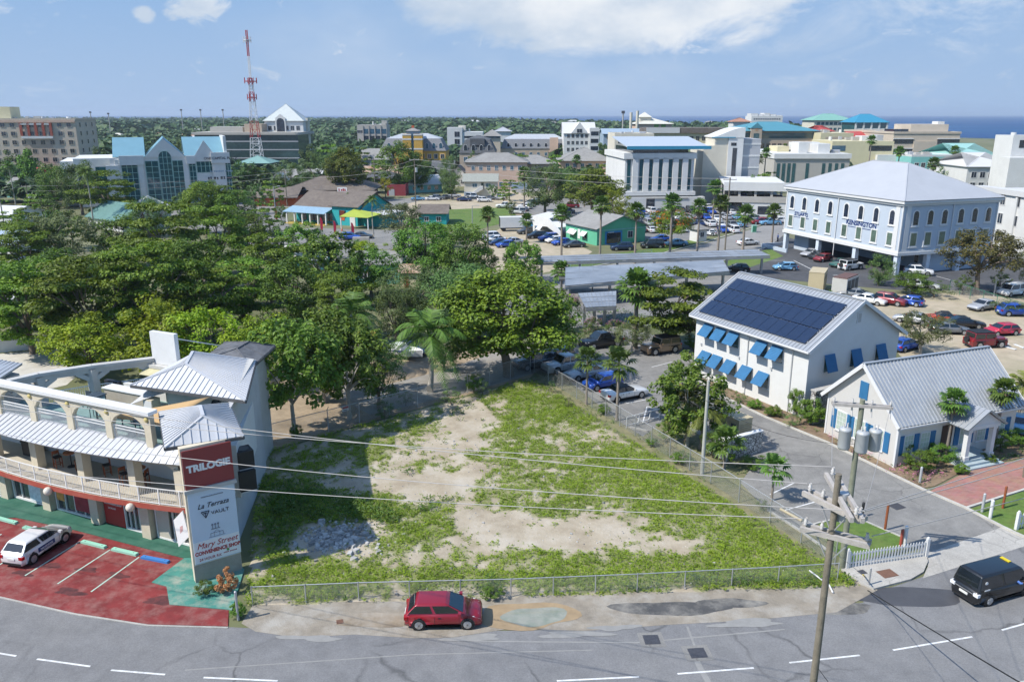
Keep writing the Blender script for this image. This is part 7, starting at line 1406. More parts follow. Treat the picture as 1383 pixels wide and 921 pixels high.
def frond_np(L,droop,up,nlf,ll,g,width=.085):
	"""feather frond along +x: rachis arc and two rows of leaflets"""
	V=[];t=np.linspace(0,1,9);x=L*(t*np.cos(up)*(1-.12*t*t));z=L*(t*np.sin(up)-droop*t*t);A=np.stack([x,np.zeros(9),z],1);q=[]
	for i in range(8):
		a,b=A[i],A[i+1];w0,w1=.045*(1-t[i]*.8),.045*(1-t[i+1]*.8);q+=[[a+[0,w0,0],a-[0,w0,0],b-[0,w1,0],b+[0,w1,0]]]
	for k in range(nlf):
		s=.1+.9*(k+.5)/nlf;p=np.array([np.interp(s,t,A[:,i]) for i in range(3)]);tg=np.array([np.interp(min(1,s+.03),t,A[:,i]) for i in range(3)])-p;tg/=np.linalg.norm(tg)+1e-9
		ln=ll*(math.sin(math.pi*(.12+.85*s))**.7)*g.uniform(.85,1.1)
		for sd in (-1,1):
			d=tg*.62+np.array([0,sd*.85,-.28-.25*g.random()]);d/=np.linalg.norm(d);e=p+d*ln;w=tg*width*.5;q.append([p-w,p+w,e+w*.3,e-w*.3]);e2=e+np.array([0,0,-ln*.18])
	return np.array(q,float)
def rotz(Q,a):c,s=math.cos(a),math.sin(a);return np.stack([Q[...,0]*c-Q[...,1]*s,Q[...,0]*s+Q[...,1]*c,Q[...,2]],-1)
def feather_crown(seed,n=22,L=3.6,ll=.85,nlf=24,lm= None):
	g=np.random.default_rng(seed);Q=[]
	for i in range(n):
		e=(i/n);up=math.radians(78-95*e+g.normal(0,6));Q.append(rotz(frond_np(L*g.uniform(.85,1.08),.28+.5*(1-abs(e-.5))*g.uniform(.7,1.2),up,nlf,ll,g),i*2.399+g.normal(0,.15)))
	Q=np.concatenate(Q).reshape(-1,3);return npmesh('fronds',Q,np.arange(len(Q)).reshape(-1,4),lm or LM['palm'])
def fan_np(g,pet,rad,seg,up):
	Q=[];c,s=math.cos(up),math.sin(up);e=np.array([pet*c,0,pet*s]);Q.append([[0,.03,0],[0,-.03,0],list(e+[0,-.02,0]),list(e+[0,.02,0])]);fw=np.array([c,0,s]);nn=np.array([-s,0,c])
	for k in range(seg):
		a=(k/(seg-1)-.5)*4.0;d=fw*math.cos(a)+np.array([0,math.sin(a),0]);ln=rad*(.75+.25*math.cos(a))*g.uniform(.9,1.08);w=np.cross(nn,d)*rad*.11;m_=e+d*ln*.6;tip=e+d*ln+np.array([0,0,-ln*(.18+.2*g.random())])
		Q.append([list(e),list(m_-w),list(tip),list(m_+w)])
	return np.array(Q,float)
def fan_crown(seed,n=30,pet=.95,rad=.95,seg=11,lo=-40,hi=80,lm= None,name='fronds'):
	g=np.random.default_rng(seed);Q=[rotz(fan_np(g,pet*g.uniform(.8,1.15),rad,seg,math.radians(hi-(hi-lo)*i/n+g.normal(0,7))),i*2.399+g.normal(0,.2)) for i in range(n)]
	Q=np.concatenate(Q).reshape(-1,3);return npmesh(name,Q,np.arange(len(Q)).reshape(-1,4),lm or LM['palm'])
def unit_trunk(r0,r1,m,bend=0.0):
	mb=MB();mb.tube([(bend*math.sin(i/10*3.1)*.5,0,i/10) for i in range(11)],[r0*1.35 if i==0 else r0+(r1-r0)*i/10 for i in range(11)],9);return mb.mesh('trunk',m)
PALM={'coconut':([feather_crown(1,24,3.6,.85,28),feather_crown(2,22,3.6,.85,28)], None,unit_trunk(.17,.11,M_pbark,.5)),'fan':([fan_crown(3),fan_crown(4)],fan_crown(5,16,.5,.8,8,-88,-55,LM['skirt'],'dead_fronds'),unit_trunk(.2,.13,M_palmb)),'thatch':([fan_crown(6,20,.7,.7,11,-30,80)], None,unit_trunk(.1,.08,M_palmb)),'areca':([feather_crown(7,16,2.4,.6,20,LM['palmy'])], None,unit_trunk(.1,.07,M_palmb,.2))}
def palm(kind,px,by,cy,sc,label,group= None):
	"""palm: foot on the ground at (px, by), heart of the crown at picture row cy"""
	rr=random.Random(int(px*7+by));p=G(px,by);h=ZAT(cy,p.y);cr,sk,tr=PALM[kind]
	t=thing({'coconut':'coconut_palm','fan':'fan_palm','thatch':'thatch_palm','areca':'areca_palm'}[kind],label,'palm',p,rr.uniform(0,6.28),group);k=link('trunk',tr,t);k.scale=(sc,sc,h)
	for m_,n in ((cr[rr.randrange(len(cr))],'crown'),(sk,'dead_fronds')):
		if m_:o=link(n,m_,t,(0,0,h));o.scale=(sc,)*3
	TREES.append(t);return t
TT='''almond|45|478|338|75|dark layered almond tree at the left edge above the shell yard
almond|128|482|330|80|dark layered almond tree second from the left edge, over the white wall
almond|212|470|312|70|tall layered almond tree behind the bright green trees
almond|282|462|345|58|layered almond tree between the bright trees and the coconut palm frond tips
lime|128|512|415|60|bright lime-green tree furthest left behind the roof terrace
lime|205|522|392|76|bright lime-green tree directly behind the white roof board
lime|292|522|398|66|bright lime-green tree behind the dark shingled roof
lime|345|528|412|54|bright lime-green tree at the right end behind the shop building
bigleaf|398|588|420|74|broad-leaved tree with a pale trunk standing on the sand by the fence
bigleaf|472|566|424|68|broad-leaved tree right of the pale-trunked one, leaning over the fence
bigleaf|438|545|410|60|broad-leaved tree behind the pale-trunked one
fine|512|552|448|44|dark low tree between the broad-leaved trees and the coconut palm
dome|687|508|352|98|big dense dome-shaped tree shading the lane behind the lot
fine|628|452|348|58|soft grey-green tree left of the big dome tree
fine|560|430|352|48|soft grey-green tree behind the tall coconut palm
dark|574|378|287|46|dense dark ball of a tree above the aqua house
dark|626|385|302|40|dark tree right of the dense dark ball, beside the fan palm
olive|541|336|268|36|grey-green open tree beside the turquoise shop
almond|232|395|258|66|tall almond tree rising in front of the glass office
almond|300|372|266|48|almond tree right of the glass office front
dark|172|362|290|46|dark tree below the green metal roof
olive|92|372|278|58|sparse tree with bare limbs left of the green metal roof
almond|36|382|290|50|almond tree above the blue-grey roof at the left edge
almond|368|410|305|52|almond tree in front of the white cottage, left side
dark|338|352|280|36|dark tree between the glass office and the grey gabled house
bigleaf|446|412|312|50|open broad-leaved tree below the red feather flags
dark|502|402|325|42|dark tree in front of the aqua house
bigleaf|408|368|298|36|broad-leaved tree hiding the left part of the turquoise shop forecourt
dark|402|452|345|54|dark tree behind the pale-trunked tree
almond|466|462|358|46|almond tree left of the rear coconut palm
almond|332|442|338|54|almond tree above the rusty hut
dark|18|442|356|44|dark tree at the far left edge above the long white shed
fine|536|462|378|38|soft tree between the two coconut palms
lime|500|356|320|30|bright tree by the concrete block below the turquoise shop
almond|160|420|330|50|almond tree in the heart of the left wood
dark|262|420|322|50|dark tree in the heart of the left wood, right part
dark|86|430|335|50|dark tree in the left wood above the white wall
bigleaf|706|382|322|30|bright open tree left of the longest solar canopy
almond|906|470|352|64|spreading bright almond tree between the fan palm and the solar house
fine|735|470|405|26|soft tree between the dome tree and the pink oleander
fine|600|500|440|30|low soft tree right of the tall coconut palm trunk
brown|940|470|418|24|olive-brown bush tree against the end of the solar house
olive|852|478|432|30|low olive tree on the kerbed island by the tan off-roader
dshrub|720|385|350|12|small dark bush at the left end of the longest solar canopy
dome|280|318|240|36|rounded tree at the right corner of the glass office
dark|322|318|256|34|dark tree right of the glass office sign wall
fine|205|320|262|30|soft tree hiding the foot of the glass office
almond|150|302|222|44|broad tree left of the glass office wing
fine|112|290|210|34|soft tree in front of the tan hotel, right part
dark|78|282|216|24|dark round tree below the tan hotel
cone|45|268|196|11|dark pointed cypress in front of the tan hotel
fine|185|252|212|22|soft tree behind the glass office roof
lime_dome|468|272|196|29|big yellow-green tree above the brown-roofed restaurant
dark|540|262|190|32|dense dark tree in front of the ochre tower office
dark|562|260|206|26|darker tree at the right foot of the ochre tower
fine|608|260|206|17|tree covering the foot of the ochre office right wing
fine|434|262|202|28|tree left of the big yellow-green tree
fine|398|268|216|24|spreading tree below the pyramid roofed office
yellow|521|268|240|11|small bright yellow tree by the maroon store
fine|610|270|227|15|round green tree right of the white-roofed mint house
fine|736|292|214|36|big soft-leaved tree beside the dirt car park
lime_dome|800|296|226|44|big dense tree in front of the peach villa
lime|832|304|254|26|bright small-leaved tree in front of the bank podium
flame|906|334|280|32|flame tree with orange blossom beside the guard booth
dark|652|375|330|24|dark bush tree beside the yard fan palm
fine|640|400|352|34|soft tree above the big dome tree
brown|1318|398|300|56|large browning tree in front of the blue-white office end
fine|1186|386|340|20|small neat tree before the blue-white office corner column
olive|1385|398|325|24|olive tree cut by the right picture edge
olive|1243|478|418|42|gnarled sea-grape tree standing in the dirt car park
bigleaf|928|602|478|56|open big-leaved tree on the planted island by the lamp pole
clipped|1075|562|508|13|clipped round bush tree at the solar house corner, left one
clipped|1094|574|526|18|clipped brighter bush tree at the solar house corner, right one
dshrub|908|596|552|21|dense round dark bush on the planted island
dshrub|962|618|572|18|dark bush behind the lamp pole
dark|1232|398|366|26|dark bush behind the dark red and blue cars
shrub|1262|402|376|26|leafy bush in the hedge by the white forecourt car
shrub|1358|424|400|26|bright hedge bush by the green mesh fence, left of the blue car
shrub|1388|428|402|20|bright hedge bush at the right picture edge'''
for ln in TT.split('\n'):k,a,b_,c,d,l=ln.split('|');tree(k,float(a),float(b_),float(c),float(d),l)
SH='''shrub|1000|545|529|11|rounded green shrub, first along the solar house wall
clipped|1020|552|536|11|bright rounded shrub, second along the solar house wall
clipped|1045|562|544|13|yellow-green rounded shrub, third along the solar house wall
shrub|1070|576|557|15|spreading shrub below the last blue awning window
dshrub|1016|632|612|19|orange-tipped shrub in front of the low stone wall
dshrub|1238|636|598|24|dark shrub below the clapboard house corner windows
dshrub|1268|628|592|24|dark shrub left of the porch steps
clipped|1298|640|622|11|small clipped yellow-green topiary left of the porch path
clipped|1334|624|608|11|small clipped yellow-green topiary right of the porch path
dshrub|1352|606|572|22|dark shrub right of the porch columns
dshrub|1376|602|574|20|dark shrub at the right edge beyond the porch
pink_shrub|1312|506|474|23|bougainvillea bush behind the clapboard house roof end
pink_shrub|768|448|386|22|tall pink oleander beside the big dome tree
pink_shrub|800|458|422|16|pink oleander by the small solar canopy, left of two
pink_shrub|830|462|426|18|pink oleander by the small solar canopy, right of two
croton|308|800|766|18|orange-leaved croton at the foot of the tenant board
dshrub|278|804|780|15|green shrub at the foot of the pylon
clipped|322|834|806|11|bright weedy shrub at the corner fence post
clipped|400|592|566|10|small shrub around the pale trunk on the sand
shrub|610|548|520|20|leafy undergrowth bush on the back fence by the palm trunk
shrub|520|566|536|18|dark strap-leaved bush on the back fence left part
dshrub|640|530|498|14|leafy shrub on the back fence right of the coconut palm
shrub|652|534|508|12|shrub on the back fence nearest the lot corner
shrub|548|548|524|14|shrub on the back fence left of the coconut palm
shrub|1142|600|580|9|small flowering shrub below the clapboard gable
clipped|1116|408|388|13|bright shrub beside the grey chiller
shrub|745|530|512|8|small shrub behind the mesh fence by the silver pickup
shrub|768|552|534|9|small shrub behind the mesh fence by the blue hatchback
clipped|815|560|540|9|creeper-covered bush on the mesh fence by the white convertible
dshrub|880|602|588|10|low shrub behind the mesh fence by the white timber frame
dshrub|920|626|606|15|round low shrub behind the mesh fence at the lamp pole
shrub|1030|690|672|12|yellow-green shrub at the kerb beside the thatch palm
dshrub|664|808|786|16|single leafy weed bush inside the front fence
clipped|986|622|606|8|small shrub at the end of the low stone wall
shrub|815|322|308|7|small tree-like shrub in front of the mint house
clipped|935|470|452|12|shrub at the foot of the solar house end wall'''
for ln in SH.split('\n'):k,a,b_,c,d,l=ln.split('|');tree(k,float(a),float(b_),float(c),float(d),l,cat='shrub')
PT='''coconut|581|530|452|1.6|tall coconut palm with drooping fronds on the back fence
coconut|478|505|428|1.4|coconut palm behind the broad-leaved trees
coconut|190|470|390|1.0|coconut palm among the dark almond trees of the left wood
coconut|8|318|232|1.0|coconut palm at the left edge below the hotel
coconut|24|300|226|.9|second coconut palm at the left edge, beside the cypress
coconut|127|312|234|1.05|feathery palm in front of the glass office wing
coconut|142|300|262|.8|low feathery palm at the foot of the glass office wing
fan|857|470|388|1.5|stout shaggy fan palm beside the spreading almond tree
fan|758|392|366|1.1|low fan palm above the pink oleander
fan|659|352|290|1.05|fan palm in the dirt yard left of the box truck
fan|711|328|298|1.0|short fan palm beside the box truck
fan|758|352|289|1.15|tall fan palm in front of the blue door of the mint house
fan|810|352|278|1.2|tall fan palm before the mint house long side
fan|857|356|286|1.1|tall fan palm at the mint house gable corner
fan|904|352|275|1.25|tall fan palm left of the flame tree blossom
fan|941|346|281|1.15|tall fan palm beside the guard booth
fan|969|346|275|1.2|tall fan palm right of the guard booth on the cross street
fan|1003|338|290|1.35|bushy fan palm at the street corner before the parking deck
fan|1042|330|286|1.15|fan palm on the pavement before the blue-white office
fan|962|306|254|1.3|fan palm at the foot of the cream stair tower
thatch|792|546|486|1.15|small thin palm behind the mesh fence by the silver sedan
thatch|833|568|490|1.35|small thin palm behind the mesh fence by the white convertible
thatch|978|632|598|1.2|small thatch palm in front of the low stone wall
thatch|1042|676|632|.95|thatch palm at the car park kerb near the utility poles
fan|1276|622|543|.72|fan palm in front of the clapboard house windows
fan|1342|606|528|.72|fan palm right of the clapboard porch
areca|1376|560|522|1.2|feathery palm at the right edge behind the clapboard house
areca|926|596|540|1.2|yellowish feathery palm under the open big-leaved tree
areca|945|606|552|1.1|second yellowish feathery palm on the planted island
fan|708|286|236|1.4|shaggy fan palm right of the stair house
fan|1020|262|215|1.3|fan palm in front of the teal roofed office, left one
fan|1030|262|207|1.2|fan palm in front of the teal roofed office, right one
fan|1170|250|190|1.3|tall palm by the pale yellow block
fan|1208|262|205|1.3|palm above the left end of the blue-white roof
fan|1255|268|222|1.5|palm behind the blue-white office hip ridge
fan|1283|250|204|1.3|palm in front of the ribbon window office
coconut|505|322|270|.7|small palm beside the turquoise shop tall front
coconut|413|222|182|1.3|palm right of the pyramid roofed office
coconut|838|262|222|1.0|palm at the corner of the beige block
fan|778|258|216|1.2|palm in front of the white gabled office'''
for ln in PT.split('\n'):k,a,b_,c,d,l=ln.split('|');palm(k,float(a),float(b_),float(c),float(d),l)
def proj(p):
	f=p.y*CP-(p.z-CAMH)*SP;return 691.5+FPX*p.x/f,460.5-FPX*(p.y*SP+(p.z-CAMH)*CP)/f
bpy.context.view_layer.update()
LMK=[]
for o in COL.objects:
	if o.parent is None and o.get('category') in ('house','office building','building','hotel','bank building','shop','restaurant','shed','parking deck','radio mast') and o.name.split('.')[0] not in ('far_house','house') and o.name.count('.')==0:LMK.append((o.name.replace('_',' '),proj(o.matrix_world.translation+o.matrix_world.to_3x3()@Vector((8,0,0)))))
_used=set(o.get('label') for o in COL.objects)
def auto_label(adj,px,py):
	near=sorted(LMK,key= lambda l:(l[1][0]-px)**2+4*(l[1][1]-py)**2);
	for i in range(14):
		for j in range(i+1):
			a,b_=near[j],near[i-j+1]
			rel= lambda L:('left of' if px<L[1][0] else 'right of') if abs(px-L[1][0])>14 else ('behind' if py<L[1][1] else 'in front of')
			l=f'{adj} {rel(a)} the {a[0]} and {rel(b_)} the {b_[0]}'
			if l not in _used and len(l.split())<=16:_used.add(l);return l
	l=adj+' among the town roofs';return l
MT=[(60,255,215,18),(20,250,205,20),(140,250,195,16),(196,245,190,14),(225,240,186,14),(250,238,186,13),(275,240,190,14),(330,262,212,18),(350,270,222,20),(372,285,240,18),(345,290,246,18),(420,245,196,16),(445,240,190,15),(455,252,200,14),(490,240,195,14),(500,262,224,14),(512,250,207,12),(470,300,262,9),(640,246,205,10),(668,246,212,12),(688,272,240,14),(680,276,250,11),(665,270,248,9),(702,250,205,15),(745,250,205,16),(752,268,222,16),(770,272,226,18),(823,262,218,20),(842,272,232,16),(812,242,196,16),(850,240,194,12),(835,240,190,12),(880,230,182,12),(1025,275,230,14),(1040,272,228,12),(1012,278,238,12),(1060,232,190,12),(1085,230,192,10),(1105,236,196,10),(1268,262,226,12),(1218,258,220,10),(1190,232,196,10),(60,300,258,22),(20,330,280,24),(45,322,276,20),(75,340,282,24),(70,305,262,16),(100,335,280,20),(250,300,258,18),(310,292,246,18),(365,320,270,20),(385,345,300,18),(360,360,312,22),(560,316,286,12),(590,335,300,16),(602,330,302,14),(640,322,300,10),(690,292,270,9),(545,362,330,18),(515,375,345,18),(600,380,345,22),(612,405,360,22),(650,420,370,20),(585,410,365,22),(450,350,322,12),(430,385,340,20),(480,345,322,12),(0,300,262,16),(0,345,300,22),(420,330,312,10),(380,300,275,10),(1300,398,372,14),(1350,392,368,14)]
g=random.Random(4)
for i,(px,by,ty,r) in enumerate(MT):
	kd=g.choice(['far','far','fard','far','fard']);adj=g.choice({'far':['soft green tree','mid-green leafy tree','rounded leafy tree'],'fard':['dark green tree','dark spreading tree','deep green layered tree']}[kd]);tree(kd,px,by,ty,r,auto_label(adj,px,by),group='trees between the town roofs')
g=random.Random(21)
for i in range(26):
	px,py=g.uniform(120,900),g.uniform(165,196);Y=min(1300,26/max(.014,(py+6-155)/1076));wid=g.uniform(12,24);hh=max(4.5,ZAT(py+1,Y));c=g.choice(['white','white','grey','terracotta','cream','pale green']);t=thing('far_house',auto_label(c+' roofed house',px,py),'house',(XAT(px,py,Y),Y,0),g.uniform(-.4,.4),'far houses among the trees')
	MB().box(0,wid,0,10,0,hh).obj('wall',g.choice([C_white,C_cream,C_pink,C_white]),t);hip2(t,wid,10,hh,4.5,g.uniform(2,3.2),RC[c],.8);[link('window',winmesh(1.3,1.4,W_dark,M_white2),t,(wid*(k+.5)/3,-.004,hh-2.4)) for k in range(3)]
BB=[]
for o in COL.objects:
	if o.parent is None and o.type=='EMPTY' and o.name.split('.')[0] not in ('tree','fan_palm','coconut_palm','shrub','far_house'):
		for c in o.children:
			if c.type=='MESH' and c.name.startswith('wall'):
				P=[c.matrix_world@Vector(q) for q in c.bound_box];xs_=[p.x for p in P];ys_=[p.y for p in P];BB.append((min(xs_)-5,max(xs_)+5,min(ys_)-9,max(ys_)+4))
FL=[[G(*q) for q in s_] for s_ in (((540,278),(560,262),(690,252),(760,262),(1062,284),(1062,330),(700,400),(640,330),(540,350),(380,345),(380,312),(540,300)),((200,290),(400,266),(620,262),(760,248),(760,258),(560,280),(400,330),(290,320)))]
def av_mid(px,py,X,Y): return any(a<X<b_ and c<Y<d for a,b_,c,d in BB) or any(in_poly(X,Y,s_) for s_ in FL) or (X>40 and Y<330)
V1,F1=crowns_mass(620,235,520,2.6,5.2,4,8.5,51,60,av_mid)
o=link('town_woods',npmesh('town_woods',V1,F1,M_fleaf));o['kind']='stuff'
gq=np.random.default_rng(8)
def groundcover(n,poly,h,leaf,seed,m,name):
	g=np.random.default_rng(seed);P=[G(*q) for q in poly];xs_=[p.x for p in P];ys_=[p.y for p in P];X=g.uniform(min(xs_),max(xs_),n);Y=g.uniform(min(ys_),max(ys_),n);k=np.array([in_poly(x,y,P) for x,y in zip(X,Y)])&(vnoise(X*.5,Y*.5,seed,3)>.42);X,Y=X[k],Y[k];n=len(X)
	C=np.stack([X,Y,g.uniform(.03,h,n)],1);N=unit(np.stack([g.normal(0,.5,n),g.normal(0,.5,n),np.ones(n)],1));U=unit(np.cross(N,g.normal(0,1,(n,3))));s=leaf*g.uniform(.6,1.4,n);V,F=leaf_cards(C,N,U,s,s*.6);return V,F
VV=[groundcover(n_,pl,h,lf,sd, None, None) for n_,pl,h,lf,sd in ((16000,[(0,470),(330,500),(420,470),(560,480),(700,400),(600,330),(380,350),(250,300),(0,320)],.9,.5,61),(5000,[(716,511),(742,494),(840,572),(868,590),(905,562),(940,585),(1022,622),(1000,652),(1037,690),(1078,716),(1140,762),(1166,794)],.16,.16,62),(4000,[(936,506),(979,535),(1033,562),(1117,597),(1196,636),(1245,660),(1310,632),(1205,625),(1115,580)],.3,.2,63),(3000,[(1332,628),(1383,618),(1450,605),(1450,580),(1345,596)],.3,.2,64),(5000,[(822,440),(760,470),(700,470),(740,420),(820,415),(935,440),(936,463)],.4,.25,65))]
off=0;Vs=[];Fs=[]
for V,F in VV:Vs.append(V);Fs.append(F+off);off+=len(V)
o=link('ground_cover',npmesh('ground_cover',np.concatenate(Vs),np.concatenate(Fs),LM['fine']));o['kind']='stuff'
V,F=groundcover(1600,[(1117,600),(1196,638),(1245,661),(1290,640),(1205,626),(1117,585)],.36,.13,66, None, None);o=link('pink_flowers',npmesh('pink_flowers',V+[0,0,.1],F,LM['pink']));o['kind']='stuff'
# == vehicles
M_paint=bpy.data.materials.new('car_paint');M_paint.use_nodes= True
_t=M_paint.node_tree;_b=_t.nodes['Principled BSDF'];_oi=_t.nodes.new('ShaderNodeObjectInfo');_t.links.new(_oi.outputs['Color'],_b.inputs['Base Color']);_b.inputs['Roughness'].default_value=.35;_b.inputs['Metallic'].default_value=.15;_b.inputs['Coat Weight'].default_value=.8;_b.inputs['Coat Roughness'].default_value=.06
M_tyre=mat('tyre_rubber',(.018,.018,.018),.85,var=.2);M_rim=mat('alloy_rim',(.5,.51,.52),.35,.7,var=.05);M_cglass=glass('car_glass',(.012,.016,.02),.05);M_lamp=mat('lamp_lens',(.75,.76,.78),.15,var=.03);M_tail=mat('tail_lens',(.35,.01,.012),.25,var=.1);M_trim=mat('black_trim',(.02,.02,.021),.6,var=.1);M_plate=mat('plate_white',(.7,.7,.66),.5,var=.02)
CK={'hatch':(4.05,1.7,1.44,.95,(1.14,.25,-1.45,-1.92),.78,.93,.33,1.27),'sedan':(4.65,1.8,1.43,.92,(1.1,.2,-.95,-1.75),.7,.95,.32,1.38),'suv':(4.6,1.86,1.68,1.06,(1.12,.3,-1.65,-2.14),.88,1.05,.37,1.38),'van':(4.75,1.78,1.86,1.02,(1.6,.95,-2.05,-2.28),.85,1.0,.33,1.42),'pickup':(5.3,1.88,1.8,1.1,(1.15,.55,-.75,-.95),.95,1.05,.4,1.6),'jeep':(4.5,1.84,1.86,1.16,(.72,.5,-2.0,-2.08),1.1,1.16,.41,1.35),'conv':(4.6,1.8,1.4,.94,(.85,.15,-.9,-1.45),.72,.95,.32,1.38)}
def soften(m,w):
	bm=bmesh.new();vs_=[bm.verts.new(v) for v in m.v];[bm.faces.new([vs_[i] for i in f]) for f in m.f];bmesh.ops.bevel(bm,geom=[e for e in bm.edges if len(e.link_faces)==2],offset=w,segments=3,profile=.5,affect='EDGES',clamp_overlap= True);bm.verts.index_update();c=m.mi[0]
	m.v=[tuple(v.co) for v in bm.verts];m.f=[tuple(v.index for v in f.verts) for f in bm.faces];m.mi=[c]*len(m.f);m.sm=[ True]*len(m.f);bm.free()
def car_parts(kind,low= False):
	L,W_,H,bz,(a,b,c,d),nz,tz,wr,wx=CK[kind];h=L/2;w=W_/2;out=[]
	box=kind in ('jeep',);mb=MB();mb.smooth= not box
	xs=[h,h-.06,h-.3,h-.8,a+.1,a-.3,0,d+.2,d-.02 if d>-h+.35 else -h+.32,-h+.22,-h+.05,-h]
	tops=[nz-.16,nz-.02,nz+.04,nz+(bz-nz)*.55,bz-.02,bz,bz,bz,bz if tz>=bz else tz,tz-.02,tz-.08,tz-.25];wd=[.78,.9,.97,1,1,1,1,1,1,.97,.92,.82] if not box else [.8,.8,.8,.8,.85,1,1,1,1,1,1,1]
	sec= lambda x,t,k:[(x,-w*k*.9,.22),(x,-w*k,.42),(x,-w*k,t-.22),(x,-w*k*.96,t-.05),(x,-w*k*.82,t),(x,0,t+.035),(x,w*k*.82,t),(x,w*k*.96,t-.05),(x,w*k,t-.22),(x,w*k,.42),(x,w*k*.9,.22)]
	V=[];
	for x,t,k in zip(xs,tops,wd):V+=sec(x,max(t,.5),k)
	n=11;F=[(i*n+j,i*n+j+1,(i+1)*n+j+1,(i+1)*n+j) for i in range(len(xs)-1) for j in range(n-1)]
	F+=[tuple(range(n-1,-1,-1)),tuple((len(xs)-1)*n+j for j in range(n))]+[((i+1)*n,(i+1)*n+n-1,i*n+n-1,i*n) for i in range(len(xs)-1)]
	mb.add(V,F);mb.smooth= False
	rw=w*(.79 if not box else .93);bw=w*.95;q=.07
	B=[(a,-bw),(a,bw),(d,bw),(d,-bw)];T=[(b,-rw),(b,rw),(c,rw),(c,-rw)]
	V=[(x,y,bz-.03) for x,y in B]+[(x,y,H-q) for x,y in T]+[(b-.12,-rw*.88,H),(b-.12,rw*.88,H),(c+.12,rw*.88,H),(c+.12,-rw*.88,H)]
	cb=MB();cb.cur=2 if kind=='conv' else 0
	cb.add(V,[(0,1,5,4),(1,2,6,5),(2,3,7,6),(3,0,4,7),(4,5,9,8),(5,6,10,9),(6,7,11,10),(7,4,8,11),(8,9,10,11)]);soften(cb,.1 if not box else .05);off=len(mb.v);mb.v+=cb.v;mb.f+=[tuple(i+off for i in f) for f in cb.f];mb.mi+=cb.mi;mb.sm+=cb.sm
	mb.cur=1
	for x in (wx,-wx):
		for s in (-1,1):mb.tube([(x,s*(w-.25),wr),(x,s*(w+.004),wr)],wr*1.16,16)
	mb.box(h-.05,h+.015,-w*.72,w*.72,.24,.44);mb.box(-h-.012,-h+.05,-w*.76,w*.76,.22,.36)
	for s in (-1,1):
		for x in (a-.3,(a+d)*.5-.05,d+.45):mb.box(x-.009,x+.009,min(s*(w-.02),s*(w+.003)),max(s*(w-.02),s*(w+.003)),.34,bz-.16)
		for x in ((a+d)*.5+.12,d+.6):mb.box(x,x+.17,min(s*(w-.02),s*(w+.02)),max(s*(w-.02),s*(w+.02)),bz-.24,bz-.2);mb.box(-wx+wr,wx-wr,-w-.01,w+.01,.2,.32)
	if kind=='pickup':mb.box(-h+.15,c-.25,-w*.78,w*.78,bz+.0,bz+.045)
	if kind=='jeep':
		for x in (wx,-wx):
			for s in (-1,1):mb.box(x-.55,x+.55,s*w*.8-.02,s*w*1.08,wr*2.05,wr*2.05+.1) if s>0 else mb.box(x-.55,x+.55,s*w*1.08,s*w*.8+.02,wr*2.05,wr*2.05+.1)
		mb.tube([(-h-.02,.1,.95),(-h-.24,.1,.95)],.38,18);mb.box(b-.1,-2.0,-rw*.98,rw*.98,H+.002,H+.06)
	out.append(('body',mb,[M_paint,M_trim,M_trim]))
	lerp= lambda p,r,t:tuple(p[i]+(r[i]-p[i])*t for i in range(3))
	def pane(p0,p1,r1,r0,m0=.1,m1=.14,lift=.02):
		P=[lerp(lerp(p0,p1,m0),lerp(r0,r1,m0),m1),lerp(lerp(p0,p1,1-m0),lerp(r0,r1,1-m0),m1),lerp(lerp(p0,p1,1-m0),lerp(r0,r1,1-m0),.93),lerp(lerp(p0,p1,m0),lerp(r0,r1,m0),.93)]
		n_=(Vector(P[1])-Vector(P[0])).cross(Vector(P[2])-Vector(P[0])).normalized()*lift;k=MB();Q=[tuple(Vector(v)+n_) for v in P];k.add(P+Q,[(4,5,6,7),(0,1,5,4),(1,2,6,5),(2,3,7,6),(3,0,4,7)]);return k
	zb,zt=bz-.03,H-q;out.append(('windscreen',pane((a,-bw,zb),(a,bw,zb),(b,rw,zt),(b,-rw,zt),.05),M_cglass));out.append(('rear_window',pane((d,bw,zb),(d,-bw,zb),(c,-rw,zt),(c,rw,zt),.08,.2),M_cglass))
	for s in (-1,1):
		f=( lambda p0,p1,r1,r0:pane(p0,p1,r1,r0,.03,.13)) if s<0 else ( lambda p0,p1,r1,r0:pane(p1,p0,r0,r1,.03,.13))
		mid=(a+d)*.5-.05;mt=(b+c)*.5-.05
		out.append(('side_window',f((mid+.04,s*bw,zb),(a,s*bw,zb),(b,s*rw,zt),(mt+.04,s*rw,zt)),M_cglass));out.append(('side_window',f((d,s*bw,zb),(mid-.04,s*bw,zb),(mt-.04,s*rw,zt),(c,s*rw,zt)),M_cglass))
		if kind in ('van','suv','jeep') and False: pass
	for x in (wx,-wx):
		for s in (-1,1):
			y0,y1=s*(w-.22),s*(w+.03);k=MB();k.tube([(x,y0,wr),(x,y1-s*.04,wr),(x,y1,wr)],[wr,wr,wr*.9],18);r_=MB();r_.tube([(x,y1-s*.03,wr),(x,y1+s*.006,wr)],wr*.66,14)
			for i in range(5):e=i*1.2566;r_.beam((x,y1+s*.01,wr),(x+math.cos(e)*wr*.6,y1+s*.01,wr+math.sin(e)*wr*.6),.07,.03,(0,1,0))
			out.append(('wheel',k,M_tyre,('rim',r_,M_rim)))
